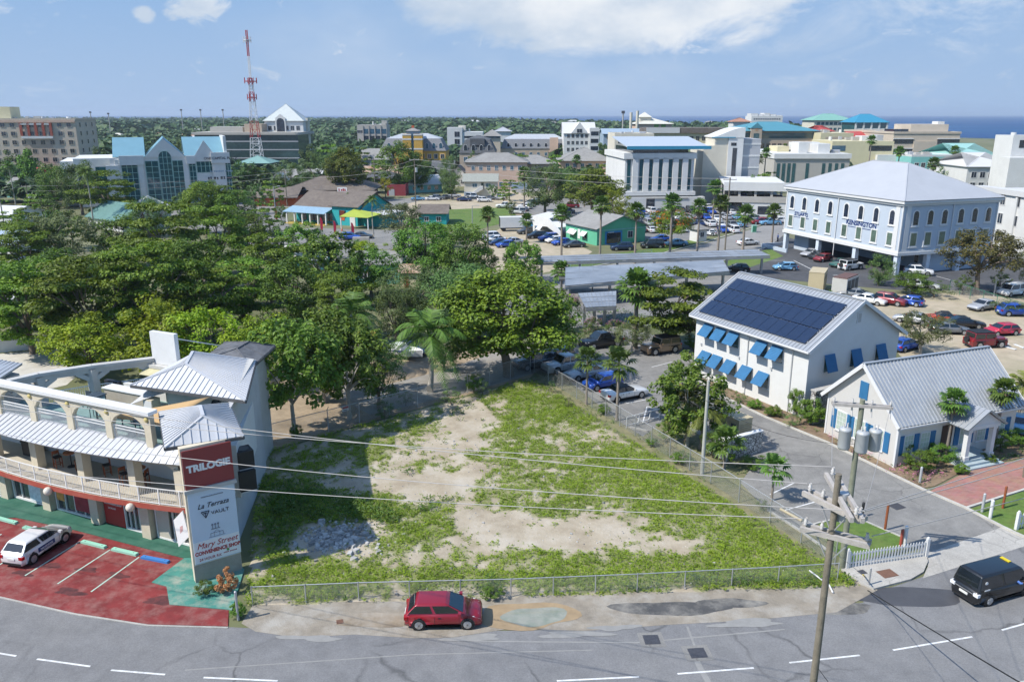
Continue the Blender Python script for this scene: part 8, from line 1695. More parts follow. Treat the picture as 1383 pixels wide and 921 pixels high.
	for s in (-1,1):
		k=MB();k.add([(h-.02,s*w*.5,nz-.2),(h-.12,s*w*.86,nz-.2),(h-.5,s*w*.955,nz+.01),(h-.2,s*w*.6,nz+.01),(h+.012,s*w*.5,nz-.18),(h-.06,s*w*.9,nz-.18),(h-.45,s*w*.975,nz+.012),(h-.16,s*w*.6,nz+.02)],[(4,5,6,7),(0,1,5,4),(1,2,6,5),(2,3,7,6),(3,0,4,7)]);out.append(('headlight',k,M_lamp))
		k=MB();k.box(-h-.02,-h+.18,min(s*w*.66,s*w*.99),max(s*w*.66,s*w*.99),tz-.3,tz-.12);out.append(('tail_light',k,M_tail));
		k=MB();k.box(a-.35,a-.18,min(s*(w-.02),s*(w+.2)),max(s*(w-.02),s*(w+.2)),bz+.0,bz+.14);out.append(('mirror',k,M_paint))
	k=MB();k.box(-h-.035,-h-.0,-.26,.26,.55,.68);out.append(('number_plate',k,M_plate));return out
CARP={}
def car_proto(kind,low):
	key=(kind,low)
	if key in CARP: return CARP[key]
	P=car_parts(kind);res=[]
	if low:
		M_=MB();mats=[]
		for p in P:
			for q in ([p[:3]]+([p[3]] if len(p)>3 else [])):
				if q[0] in ('mirror','number_plate'): continue
				ms=q[2] if isinstance(q[2],list) else [q[2]];off=len(M_.v)
				M_.v+=q[1].v;M_.f+=[tuple(i+off for i in f) for f in q[1].f];M_.sm+=q[1].sm
				for mi in q[1].mi:
					m_=ms[mi]
					if m_ not in mats:mats.append(m_)
					M_.mi.append(mats.index(m_))
		res=M_.mesh(kind,mats)
	else:res=[(p[0],p[1].mesh(p[0],p[2]),(p[3][0],p[3][1].mesh(p[3][0],p[3][2])) if len(p)>3 else None) for p in P]
	CARP[key]=res;return res
CC={'white':(.75,.75,.74),'silver':(.42,.43,.45),'grey':(.17,.18,.19),'dark grey':(.06,.065,.07),'black':(.012,.013,.015),'red':(.27,.008,.02),'dark red':(.2,.012,.02),'crimson':(.5,.02,.05),'orange-red':(.6,.07,.02),'blue':(.015,.075,.4),'dark blue':(.015,.03,.1),'light blue':(.16,.36,.55),'teal':(.03,.09,.12),'tan':(.3,.2,.12),'navy':(.015,.03,.08),'green':(.02,.1,.08)}
NM={'hatch':'hatchback','sedan':'sedan','suv':'suv','van':'minivan','pickup':'pickup_truck','jeep':'off_roader','conv':'convertible'}
def car(kind,col,px,py,ang,label,low= False,z=.02,group= None,sc=1.0):
	p=G(px,py);p.z=z;P=car_proto(kind,low);a=math.radians(ang)+random.uniform(-.03,.03);cat={'pickup':'pickup truck','van':'van'}.get(kind,'car')
	if low:t=link(NM[kind],P, None,p,a);tag(t,label,cat,group)
	else:
		t=thing(NM[kind],label,cat,p,a,group)
		for n,me,sub in P:
			o=link(n,me,t)
			if sub:link(sub[0],sub[1],o)
	paint(t,CC[col]);t.scale=(sc,)*3;return t
CT='''hatch|red|600|838|2|deep red hatchback parked on the dirt shoulder in front of the empty lot
van|black|1341|800|22|black minivan with a yellow roof strip driving along the street
pickup|black|812|468|205|black pickup truck with its front towards the street, beside the olive tree
jeep|tan|892|476|207|tan old off-roader with a dark roof near the solar house
suv|teal|750|490|209|dark teal estate car, furthest of the row along the mesh fence
pickup|silver|764|500|209|silver pickup truck second in the row along the mesh fence
sedan|silver|790|510|209|silver sedan with a bright sunshade, middle of the row along the mesh fence
hatch|blue|814|523|209|bright blue hatchback between the silver sedan and white convertible
conv|white|843|537|29|white convertible with a black soft top, nearest of the row along the mesh fence
sedan|grey|1152|402|150|grey sedan half hidden behind the solar roof ridge
sedan|white|1174|410|-42|white sedan left of the dark red car in the dirt car park
suv|dark red|1201|411|-42|dark red suv between the white sedan and the blue hatchback
hatch|blue|1226|412|140|bright blue hatchback parked beside the dark red suv with its tail towards us
sedan|silver|1232|436|140|silver car with red tail lights half behind the sea-grape tree
conv|orange-red|1271|435|165|orange-red convertible with a black roof in the dirt car park
sedan|black|1302|442|-8|long black sedan beside the orange-red convertible
sedan|grey|1282|450|-8|grey sedan in front of the long black sedan
jeep|dark red|1330|468|6|dark red off-roader with spare wheel behind the clapboard roof
hatch|crimson|1352|452|190|crimson hatchback right of the dark red off-roader
sedan|silver|1327|418|205|silver-beige sedan by the bright hedge in the dirt car park
suv|blue|1371|426|-5|bright blue box-shaped car cut by the right picture edge
van|white|1366|399|205|white van behind the mesh fence at the right edge
hatch|blue|1222|472|30|blue car hidden under the sea-grape tree by the gable wall
suv|white|1240|371|-25|white suv parked under the right side of the blue-white office
sedan|white|1246|390|-25|white car roof showing above the flowered hedge
sedan|silver|1095|346|215|silver car furthest left under the blue-white office
sedan|black|1105|349|215|black sedan under the blue-white office behind the first column
hatch|dark red|1111|353|215|dark red car behind the second column of the blue-white office
sedan|green|1135|360|215|dark green car with lit-up windscreen nose-out under the blue-white office
jeep|white|1149|364|25|white off-roader behind the front column of the blue-white office
hatch|light blue|1060|365|180|light blue hatchback driving past the blue-white office
sedan|black|1350|566|60|dark car by the right end of the clapboard house
sedan|light blue|1370|578|60|pale blue car at the right edge below the palm
sedan|dark blue|552|478|-20|dark blue car in the shade behind the coconut palm
suv|dark grey|722|496|209|dark car in the deep shade of the dome tree
hatch|black|996|367|170|black car under the right end of the long solar canopy'''
for ln in CT.split('\n'):k,c,x,y,a,l=ln.split('|');car(k,c,float(x),float(y),float(a),l)
d_=G(98,713)-G(30,757);w=car('hatch','white',53,745,math.degrees(math.atan2(d_.y,d_.x)),'white hatchback with a dark blue door panel parked in the red bays',z=.055)
MB().box(-.85,.45,-.868,-.853,.5,.78).obj('door_sticker',M_inkblue,w);text('MAXIDRIVE',.2,M_signwhite,w,(-.2,-.872,.56),squeeze=.95)
for o in COL.objects:
	if o.get('label','').startswith('black minivan'):
		MB().box(.6,.8,-.15,.4,1.862,1.9).obj('roof_strip',mat('yellow_roof_strip',(.65,.5,.02),.5),o);MB().ball((1.05,-.93,1.1),.07,8,6,(2.6,.8,.8)).obj('elbow_rest',M_trim,o);VAN=o;[(c.data.materials.clear(),c.data.materials.append(M_lamp)) for c in o.children if c.name.startswith('tail_light')];MB().box(-2.412,-2.39,-.6,.6,.78,.83).obj('chrome_strip',M_rim,o);MB().tube([(-1.75,-.78,1.42),(-1.75,-.8,1.42)],.1,12).obj('sticker',M_signwhite,o);MB().box(-1.95,-1.55,-.9,-.885,1.03,1.11).obj('sticker',M_signwhite,o)
FT='''dark grey|sedan|603|269|0|dark sedan at the left of the dirt car park beyond the utility pole
silver|suv|613|267|0|silver suv right of the dark sedan, back row of the dirt car park
dark blue|sedan|627|272|0|dark blue sedan in front of the white van in the dirt car park
white|van|638|268|0|white van behind the dark blue sedan, below the stair house
white|suv|654|273|0|white suv right of the white van below the stair house
grey|sedan|664|270|0|grey sedan behind the white suv below the stair house
white|suv|675|270|175|white suv at the right end of the back row below the stair house
white|pickup|682|281|175|white pickup truck alone in the middle of the dirt car park
white|van|699|289|178|white van nearest us in the dirt car park, behind the box truck
grey|sedan|704|285|140|grey sedan, nearest of the slanted row right of the dirt car park
white|suv|709|282|140|white suv, second of the slanted row right of the dirt car park
silver|sedan|713|279.5|140|silver sedan, third of the slanted row right of the dirt car park
black|suv|717|277|140|black suv, fourth of the slanted row right of the dirt car park
white|sedan|721|275|140|white sedan, fifth of the slanted row right of the dirt car park
white|hatch|725|273|140|white hatchback, last of the slanted row right of the dirt car park
light blue|sedan|565|271|5|pale blue car on the back street right of the utility pole
white|sedan|584|271|5|white sedan on the back street edge right of the pale blue car
grey|suv|592|270|5|grey suv between the white and dark cars on the back street edge
white|suv|661|323|200|white suv in the dirt yard left of the row by the box truck
white|sedan|669|327|200|white sedan second in the dirt yard row left of the dome tree
dark blue|sedan|674|331|200|dark blue sedan third in the dirt yard row left of the dome tree
blue|hatch|683|334|200|blue hatchback nearest us in the dirt yard row
silver|sedan|692|330|200|silver car at the right end of the dirt yard row
dark grey|suv|712|316|200|dark grey suv by the fan palm left of the blue door
black|suv|725|322|200|black suv in front of the bright blue door
blue|suv|741|325|205|blue suv second from the blue door
white|hatch|749|328|205|white hatchback third from the blue door
blue|hatch|758|331|205|bright blue hatchback partly behind the dark grey sedan
dark grey|sedan|775|334|195|dark grey sedan nearest the mint house stair
navy|suv|840|338|185|dark blue-black hatchback on the grass below the mint house gable
black|van|881|335|185|black van on the grass behind the pale green fence
blue|sedan|892|326|185|blue car behind the black van on the grass
light blue|sedan|913|332|185|pale blue car under the flame tree
white|hatch|955|318|160|white car driving out beside the guard booth
blue|suv|473|324|-5|bright blue suv outside the turquoise shop among the red flags
dark grey|sedan|489|322|-5|dark grey car behind the bright blue suv
red|suv|1026|303|185|red suv in the row by the parking deck
light blue|pickup|1040|304|185|light blue pickup right of the red suv
silver|suv|1014|299|185|silver suv left of the red suv by the parking deck
white|suv|1052|302|185|white suv right of the light blue pickup
dark red|pickup|770|281|180|dark red pickup under the big dense tree
grey|sedan|765|288|180|grey sedan in front of the dark red pickup
white|sedan|1010|331|20|white car waiting on the cross street near the bushy palm'''
for ln in FT.split('\n'):c,k,x,y,a,l=ln.split('|');car(k,c,float(x),float(y),float(a),l, True,group='cars in the town car parks')
g=random.Random(12);OR=['first','second','third','fourth','fifth','sixth','seventh','eighth','ninth','tenth','eleventh','twelfth','thirteenth']
for r,(y0,x0,x1,n,ya) in enumerate(((281,850,955,9,'row below the bank'),(288,852,1000,12,'second row'),(296,858,1008,12,'middle row'),(305,862,1000,11,'row behind the flame tree'),(313,866,990,10,'guard booth row'))):
	for i in range(n):
		x=x0+(x1-x0)*i/(n-1);y=y0+g.uniform(-1,1)+(1.5 if x>950 else 0)
		if r==4 and 925<x<965: continue
		k=g.choice(['sedan','suv','hatch','suv','sedan','van']);c=g.choice(['white','white','silver','grey','black','blue','dark blue','white','silver','red','light blue','dark grey'])
		car(k,c,x,y,98+180*(g.random()<.5),f'{c} {NM[k]} {OR[i]} from the left, {ya}, packed car park', True,group='cars in the packed car park',sc=.97)
bpy.context.view_layer.update()
for i in range(10):
	q=PK.t.matrix_world@Vector((PK.L*(.05+.094*i),5,PK.h(273)+.32));k=g.choice(['sedan','suv','hatch']);c=g.choice(['white','silver','blue','grey','light blue','black']);t=link(NM[k],car_proto(k, True), None,q,PK.rz+1.57);tag(t,f'{c} {NM[k]}, {OR[i]} from the left on the upper parking deck','car','cars on the parking deck');paint(t,CC[c])
t=thing('box_truck','white box truck parked in the dirt yard with its open tail to the left','truck',G(690,312),math.radians(8));MB().box(-2.6,2.6,-1.15,1.15,.9,3.3).obj('cargo_box',M_white2,t);MB().box(-2.66,-2.602,-1.05,1.05,1.0,3.2).obj('open_tail',M_ink,t);k=MB();k.vprism([(2.65,.6),(4.5,.6),(4.5,1.4),(4.0,2.3),(2.65,2.3)],-1.05,1.05);k.obj('cab',M_white2,t);MB().box(-2.5,4.3,-.5,.5,.55,.89).obj('chassis',M_trim,t)
for x in (-1.8,3.6):
	for s in (-1,1):MB().tube([(x,s*.8,.48),(x,s*1.08,.48)],.48,16).obj('wheel',M_tyre,t)
t=thing('boat','small white boat with a blue stripe on the ground beside the coconut palm trunk','boat',G(542,484),-.5);k=MB();V=[]
for x,w_,zb in ((-2.6,.9,.3),(-1,1.0,.25),(1,.9,.3),(2.2,.5,.5),(2.9,.04,.8)):V+=[(x,-w_,1.1+(x+2.6)*.05),(x,-w_*.8,.6),(x,0,zb),(x,w_*.8,.6),(x,w_,1.1+(x+2.6)*.05)]
k.add(V,[(i*5+j,i*5+j+1,i*5+j+6,i*5+j+5) for i in range(4) for j in range(4)]+[(4,3,2,1,0)]);k.add([(p[0],p[1]*.9,.95) for p in (V[0],V[5],V[10],V[15],V[20],V[19],V[14],V[9],V[4])],[tuple(range(9))]);k.obj('hull',M_white2,t);MB().box(-1.0,.4,-.6,.6,.96,1.7).obj('console',M_white2,t);k=MB();k.beam((-2.6,-.93,1.0),(1,-.93,1.15),.04,.14);k.obj('stripe',M_inkblue,t);MB().box(-3.0,-2.62,-.25,.25,.6,1.5).obj('outboard_motor',M_ink,t)
# == poles, wires, fences, street furniture
M_pole=mat('weathered_pole',(.2,.175,.135),.95,var=.25,scale=3,bump=.5);M_arm=mat('grey_timber',(.42,.39,.36),.95,var=.15,scale=4,bump=.4);M_insul=mat('porcelain',(.6,.58,.56),.3,var=.05);M_can=mat('transformer_grey',(.45,.47,.48),.5,.2,var=.05);M_wire=mat('wire_grey',(.42,.4,.38),.6,.1,var=.05);M_wireb=mat('wire_black',(.02,.02,.02),.7);M_galv=mat('galvanised_pipe',(.45,.46,.47),.5,.5,var=.1)
FPY_=23.5;FPX_=XAT(1117,770,FPY_);fp=thing('utility_pole','weathered timber utility pole leaning over the near street edge, carrying crossed arms','utility pole',(FPX_,FPY_,0));FH_=ZAT(640,FPY_);Z1,Z2,Z3=ZAT(672,FPY_),ZAT(683,FPY_),ZAT(723,FPY_);L_= lambda p:(p.x-FPX_,p.y-FPY_,p.z)
MB().cyl(0,0,-.2,FH_,.155,14,.1).obj('pole',M_pole,fp)
def arm(par,a,b,off=.16,name='crossarm',w=.12,h=.17):
	a,b=Vector(a),Vector(b);s=(b-a).cross(Vector((0,0,1))).normalized()*off
	for q in (s,-s):MB().beam(a+q,b+q,w,h).obj(name,M_arm,par)
A1=(L_(G(1122,641,Z1)),L_(G(1158,703,Z1)));A2=(L_(G(1089,664,Z2)),L_(G(1166,702,Z2)));A3=(L_(G(1082,711,Z3)),L_(G(1176,735,Z3)))
for a in (A1,A2,A3):arm(fp,*a)
for a,z in ((A3,Z3),(A2,Z2)):
	for e in a:MB().beam(Vector(e)*.55+Vector((0,0,z*.45)),(0,0,z-1.0),.05,.03).obj('brace',M_galv,fp)
def insul(par,p,h=.28):MB().lathe(p[0],p[1],[(.03,p[2]),(.075,p[2]+.05),(.04,p[2]+.1),(.075,p[2]+.15),(.04,p[2]+.2),(.05,p[2]+h)],10).obj('insulator',M_insul,par)
for a in (A1,A2,A3):
	for t_ in (.06,.3,.94):q=Vector(a[0]).lerp(Vector(a[1]),t_);insul(fp,(q.x,q.y,q.z+.09))
MB().cyl(.28,.1,Z3+.5,Z3+1.5,.16,12).obj('cutout_box',M_can,fp);MB().ball((.5,.3,Z2-.3),.09,8,6).obj('red_cap',M_redfas,fp)
tp_=G(1136,768);tp=thing('utility_pole','utility pole with three grey transformer cans behind the picket fence','utility pole',tp_);TH=10.7
MB().cyl(0,0,-.2,TH,.19,14,.14).obj('pole',mat('greenish_pole',(.21,.22,.16),.95,var=.2,scale=3,bump=.5),tp)
arm(tp,(-1.55,.35,TH-.35),(1.55,-.35,TH-.35),.14)
for x,y in ((-.75,.0),(0,-.55),(.85,-.25)):
	q=MB();q.lathe(x,y,[(0,TH-2.95),(.3,TH-2.95),(.34,TH-2.85),(.34,TH-1.85),(.36,TH-1.82),(.3,TH-1.7),(0,TH-1.66)],18);o=q.obj('transformer',M_can,tp)
	for s in (-.1,.1):MB().cyl(x+s,y,TH-1.7,TH-1.4,.04,8).obj('bushing',M_insul,o)
for x in (-1.45,-.5,.5,1.45):insul(tp,(x,-.22*x,TH-.26));MB().tube([(x,-.22*x,TH-.45),(x,-.22*x-.1,TH-1.0)],.05,8).obj('fuse',M_insul,tp)
def wire(a,b,sag,label,r=.016,m= None,name='power_line',group='overhead wires'):
	a,b=Vector(a),Vector(b);P=[a.lerp(b,i/24)-Vector((0,0,sag*4*(i/24)*(1-i/24))) for i in range(25)];o=MB().tube(P,r,5).obj(name,m or M_wire);return tag(o,label,'wire',group)
W_= lambda e,dz=.35:Vector((e[0]+FPX_,e[1]+FPY_,e[2]+dz));FAR=Vector((-47,43.5,12))
for i,(e,dz,df,s,l) in enumerate(((A2[0],.3,(0,2.2,.8),.9,'uppermost pale wire crossing the lot to the left'),(A1[0],.3,(0,.8,.2),1.1,'second pale wire crossing the lot to the left'),(A2[1],.3,(0,0,-.5),1.2,'third pale wire crossing the lot to the left'),(A3[0],.3,(0,-.5,-3.6),.8,'lowest pale wire crossing the lower part of the lot'))):wire(W_(e,dz),FAR+Vector(df),s,l)
for i,(e,dz,t_,s,l) in enumerate(((A1[1],.3,(72,62,13),1.2,'highest wire running from the crossed arms up to the right'),(A2[1],.3,(72,60,12),1.2,'middle wire running from the crossed arms up to the right'),(A3[1],.3,(72,58,9.5),1.2,'lowest wire running from the crossed arms up to the right'))):wire(W_(e,dz),t_,s,l)
for x,l in ((-1.45,'thin wire from the left end of the transformer arm down to the crossed arms'),(1.45,'thin wire from the right end of the transformer arm down to the crossed arms')):wire(tp_+Vector((x,-.22*x,TH-.2)),W_(A1[0] if x<0 else A2[1]),.35,l,.011)
wire(tp_+Vector((0,0,8)),G(952,540,7.0),.8,'dark service cable from the transformer pole to the lamp pole',.013,M_wireb,'service_cable')
wire(G(1172,797,.25),(17.8,12,10.9),.1,'thick dark cable rising from the pavement corner towards the lower right',.03,M_wireb,'stay_cable');wire((FPX_+.05,FPY_,7.6),(14.5,10,9.5),1.3,'dark drop cable from the near pole to the lower right',.014,M_wireb,'service_cable');wire((FPX_+.05,FPY_,7.0),(17.5,11,8.0),.8,'second dark drop cable from the near pole, sagging more',.012,M_wireb,'service_cable')
wire((FPX_,FPY_+.1,Z3-.5),G(1168,778),.0,'thin stay wire from the near pole to the pavement with a yellow guard',.012, None,'guy_wire')
q=G(1168,778);d_=(Vector((FPX_,FPY_+.1,Z3-.5))-q).normalized();o=MB().tube([q,q+d_*2.2],.04,8).obj('guy_guard',mat('yellow_guard',(.65,.45,.03),.5));tag(o,'yellow plastic guard on the stay wire by the picket fence','guy guard')
PTOP={}
def pole(name,px,by,ty,label,cat,r=.14,m= None,armw=1.2,kind='u',group= None):
	p=G(px,by);h=ZAT(ty,p.y);t=thing(name,label,cat,p,0,group);MB().cyl(0,0,0,h,r,10,r*.7).obj('pole',m or M_pole,t)
	if kind=='u':MB().box(-armw,armw,-.07,.07,h-.5,h-.36).obj('crossarm',M_arm,t);[insul(t,(x,0,h-.36)) for x in (-armw*.9,armw*.9)]
	if kind=='l':MB().beam((0,0,h-.1),(1.4,-.4,h+.1),.08,.08).obj('lamp_arm',M_galv,t);MB().box(1.1,1.8,-.6,-.3,h+.05,h+.2).obj('lamp_head',M_can,t)
	return t,h
pole('lamp_pole',948,640,514,'bare pale concrete pole on the planted island beside the lot fence','pole',.15,mat('pale_concrete_pole',(.42,.42,.38),.9,var=.08),kind='n')
for a in ((388,279,231,'town utility pole left of the turquoise shop','u'),(507,265,214,'town utility pole behind the turquoise shop gable','u'),(562,291,214,'tall town utility pole with a transformer right of the turquoise shop','u'),(41,288,250,'utility pole with a transformer above the left wood','u'),(979,338,240,'tall green-grey utility pole at the corner of the parking deck','u'),(507,262,220,'twin pole just behind the turquoise shop pole','u')):
	t,h=pole('utility_pole',a[0],a[1],a[2],a[3],'utility pole',.16, None,1.3,a[4]);PTOP[a[0]]=t.location+Vector((0,0,h-.2))
	if 'transformer' in a[3]:MB().cyl(.45,0,h-3.6,h-2.4,.3,12).obj('transformer',M_can,t)
for a in ((373,298,252,'street lamp by the road left of the turquoise shop'),(789,280,246,'brown lamp post in front of the big dense tree'),(862,280,244,'lamp post in front of the bank podium'),(100,270,240,'street lamp in front of the glass office wing'),(638,305,278,'thin lamp post at the edge of the dirt yard'),(780,278,258,'pale blue lamp post beside the brown one'),(1366-24,400,378,'small lamp post by the green mesh fence')):pole('lamp_post',a[0],a[1],a[2],a[3],'lamp post',.12,M_galv if 'brown' not in a[3] else M_rusty,kind='l')
for a,b,dz,l in ((41,388,0,'long wire over the left wood from the transformer pole to the turquoise shop'),(41,388,-1.4,'lower wire over the left wood to the turquoise shop pole'),(388,507,0,'wire above the turquoise shop roof'),(507,562,0,'wire from the gable pole to the tall transformer pole'),(562,979,0,'long wire across the dirt car park to the parking deck pole'),(562,979,-1.5,'lower long wire across the dirt car park'),(562,388,-1.6,'low wire across the turquoise shop forecourt')):wire(PTOP[a]+Vector((0,0,dz)),PTOP[b]+Vector((0,0,dz)),1.2,l,.03)
wire(PTOP[41],(-120,150,10),.8,'wire leaving the left transformer pole out of the picture',.025)
M_mesh=bpy.data.materials.new('chain_link');M_mesh.use_nodes= True
def _mesh(m):
	t=m.node_tree;b=t.nodes['Principled BSDF'];b.inputs['Base Color'].default_value=(.4,.41,.41,1);b.inputs['Metallic'].default_value=.4;b.inputs['Roughness'].default_value=.5;tcn=t.nodes.new('ShaderNodeTexCoord');f=[]
	for rz in (45,-45):
		mp=t.nodes.new('ShaderNodeMapping');mp.inputs['Rotation'].default_value=(0,R(rz),0);t.links.new(tcn.outputs['Object'],mp.inputs[0]);w=t.nodes.new('ShaderNodeTexWave');w.bands_direction='X';w.inputs['Scale'].default_value=4.2;t.links.new(mp.outputs[0],w.inputs['Vector']);g_=t.nodes.new('ShaderNodeMath');g_.operation='GREATER_THAN';g_.inputs[1].default_value=.965;t.links.new(w.outputs['Fac'],g_.inputs[0]);f.append(g_.outputs[0])
	mx=t.nodes.new('ShaderNodeMath');mx.operation='MAXIMUM';t.links.new(f[0],mx.inputs[0]);t.links.new(f[1],mx.inputs[1]);t.links.new(mx.outputs[0],b.inputs['Alpha'])
_mesh(M_mesh)
M_gpost=mat('green_mesh_post',(.04,.2,.12),.6)
def mesh_fence(pts,h,label,step=2.6,m= None,pm= None,barb= False,z=.05):
	P=[G(*p) for p in pts];o,rz,_=frame2(P[0],P[-1]);t=thing('mesh_fence',label,'fence',o,rz);inv=Matrix.Rotation(-rz,4,'Z')@Matrix.Translation(-o);P=[inv@p for p in P];pm=pm or M_galv
	for a,b in zip(P[:-1],P[1:]):
		L=(b-a).length;n=max(1,round(L/step));MB().tube([a+Vector((0,0,h)),b+Vector((0,0,h))],.028,6).obj('top_rail',pm,t);q=MB();q.quad(a+Vector((0,.0,z)),b+Vector((0,.0,z)),b+Vector((0,0,h)),a+Vector((0,0,h)));q.obj('mesh',m or M_mesh,t)
		for i in range(n+(b==P[-1])):
			p=a.lerp(b,i/n);k=MB();k.cyl(p.x,p.y-.04,0,h+.06,.035,7)
			if barb:k.beam((p.x,p.y-.04,h+.05),(p.x,p.y-.3,h+.4),.04,.04)
			k.obj('post',pm,t)
	return t
mesh_fence([(342,817),(485,811),(690,806),(860,799),(1050,789),(1130,784)],1.15,'low chain-link fence along the street side of the empty lot');mesh_fence([(352,606),(600,541),(716,503)],1.9,'tall chain-link fence with angled post tops behind the empty lot',2.8,barb= True)
mesh_fence([(722,503),(741,516),(800,551),(880,603),(960,653),(1040,706),(1128,763)],1.7,'long chain-link fence between the empty lot and the car park');mesh_fence([(1282,394),(1310,404),(1345,416),(1400,434)],1.8,'green mesh fence beside the dirt car park hedge',3, None,M_gpost);mesh_fence([(770,364),(880,344)],1.0,'pale green railing along the lawn below the mint house',3, None,mat('pale_green_rail',(.3,.5,.42),.6))
def picket(p0,p1,label,n):
	o,rz,L=frame2(G(*p0),G(*p1));t=thing('picket_fence',label,'fence',(o.x,o.y,.05),rz)
	for x in (0,L):k=MB();k.box(x-.09,x+.09,-.09,.09,0,1.25);k.ball((x,0,1.3),.08,8,6);k.obj('post',M_white2,t)
	for z in (.3,.85):MB().box(.09,L-.09,.0,.04,z,z+.09).obj('rail',M_white2,t)
	k=MB()
	for i in range(n):x=.2+(L-.4)*i/(n-1);k.vprism([(x-.045,.06),(x+.045,.06),(x+.045,1.05),(x,1.13),(x-.045,1.05)],-.03,-.002)
	k.obj('pickets',M_white2,t)
picket((1143,769),(1250,753),'white picket fence across the corner lawn by the utility poles',26);picket((1372,716),(1440,700),'white picket fence at the right picture edge beyond the lawn',18)
def rail_frame(p0,p1,label):
	o,rz,L=frame2(G(*p0),G(*p1));t=thing('white_railing',label,'railing',o,rz);
	for z in (.95,.2):MB().box(0,L,-.03,.03,z,z+.06).obj('rail',M_white2,t)
	for i in range(4):x=L*i/3;MB().beam((x,0,.0),(x+(.25 if 0<i<3 else 0),0,.95),.06,.06).obj('upright',M_white2,t)
rail_frame((846,578),(890,566),'white timber railing at the end of the fence-side parking row')
MB_p=M_white2
for i,(px,by,ty,r,m,l,n) in enumerate(((1221,738,712,.11,M_white2,'white rounded post at the driveway side of the corner lawn','bollard'),(1216,738,716,.09,M_redfas,'short rusty red post next to the white rounded post','bollard'),(1195,716,683,.08,M_wood,'slim dark timber post on the corner lawn edge','post'),(1326,692,668,.09,M_can,'grey metal bollard on a concrete pad beside the brick path lawn','bollard'),(1337,700,677,.11,M_white2,'white round post at the right-hand driveway kerb','bollard'),(1354,687,658,.08,M_wood,'brown timber post on the right-hand lawn','post'),(1242,652,632,.09,M_can,'grey bollard in the flower bed by the driveway','bollard'),(1164,698,680,.09,M_trim,'dark stub post behind the crossed arms','post'),(1382,645,612,.1,M_pole,'timber post in the bed at the right picture edge','post'),(322,838,800,.07,M_galv,'galvanised fence post at the apron corner beside the croton','post'),(1173,792,768,.05,M_galv,'thin galvanised post on the pavement corner','post'))):
	p=G(px,by);p.z=.05;h=max(.6,ZAT(ty,p.y));t=thing(n,l,n,p);MB().cyl(0,0,0,h,r,12).obj('shaft',m,t);MB().lathe(0,0,[(r,h),(r*.7,h+r*.5),(0,h+r*.7)],12).obj('cap',m,t)
p0,p1=G(1054,689),G(1083,705);o=MB().tube([p0+Vector((0,0,.1)),p1+Vector((0,0,.1))],.09,10).obj('pipe',M_gen);tag(o,'tan pipe lying along the car park kerb beside the thatch palm','pipe');o=MB().tube([G(1093,770,.5),G(1120,790,.2),G(1125,800,.1)],.05,8).obj('pipe',M_white2);tag(o,'white pipe leaning by the fence foot near the utility pole','pipe')
o=MB().box(-.9,.9,-.12,.12,0,.12).obj('wheel_stop',M_conc, None,G(862,580,.02),-.55);tag(o,'concrete wheel stop beside the white timber railing','wheel stop')
for i,(a,b,l) in enumerate((((1357,468),(1372,472),'nearest of three white boards lying in the dirt car park'),((1370,465),(1383,470),'right-hand of three white boards lying in the dirt car park'),((1352,461),(1362,465),'furthest of three white boards lying in the dirt car park'))):o=MB().beam(G(*a,.08),G(*b,.08),.35,.06).obj('board',M_white2);tag(o,l,'board','white boards on the dirt')
o=MB().box(-.3,.3,-.02,.02,0,.42).obj('fence_sign',M_signwhite, None,G(470,575,1.35),math.atan2(*( lambda d:(d.y,d.x))(G(600,541)-G(352,606))));tag(o,'small red and white warning sign on the tall chain-link fence','sign');MB().box(-.28,.28,-.03,-.0205,.22,.4).obj('red_band',M_inkred,o);o.location=G(468,573)+Vector((0,-.12,1.3));MB().box(-.2,.2,-.03,-.0205,.06,.12).obj('text_bar',M_ink,o)
fl0= None
for px,by,l in ((433,314,'red feather flag left of the turquoise shop entrance'),(451,319,'red feather flag before the turquoise tall front'),(475,322,'red feather flag in front of the bright blue suv'),(372,299,'red feather flag at the foot of the roadside street lamp')):
	if fl0:dup(fl0,G(px,by),.2,l);continue
	fl0=thing('feather_flag',l,'flag',G(px,by),.2,'red feather flags');MB().cyl(0,0,0,3.4,.03,6).obj('pole',M_galv,fl0);MB().vprism([(.04,.5),(.55,.55),(.65,2.4),(.35,3.3),(.04,3.45)],-.015,.015).obj('banner',mat('flag_red',(.55,.03,.06),.8,var=.1),fl0)
t=thing('traffic_cone','orange traffic cone in front of the turquoise shop','cone',G(462,312));MB().box(-.25,.25,-.25,.25,0,.05).obj('base',M_trim,t);MB().cyl(0,0,.05,.85,.2,14,.04).obj('cone',mat('cone_orange',(.65,.14,.02),.6),t)
o=MB().box(-1.7,1.7,-.5,.5,0,1.5).obj('block_wall',M_conc, None,G(488,330),.05);tag(o,'pale concrete block on the turquoise shop forecourt','block')
t=thing('utility_box','pale green utility cabinet by the cross street in front of the red suv','utility box',G(1018,314));MB().box(-.5,.5,-.4,.4,0,1.7).obj('cabinet',mat('pale_green_rail',(.3,.5,.42)),t);MB().box(-.4,.4,-.43,-.401,.2,1.5).obj('door',M_aq if False else M_gpost,t)
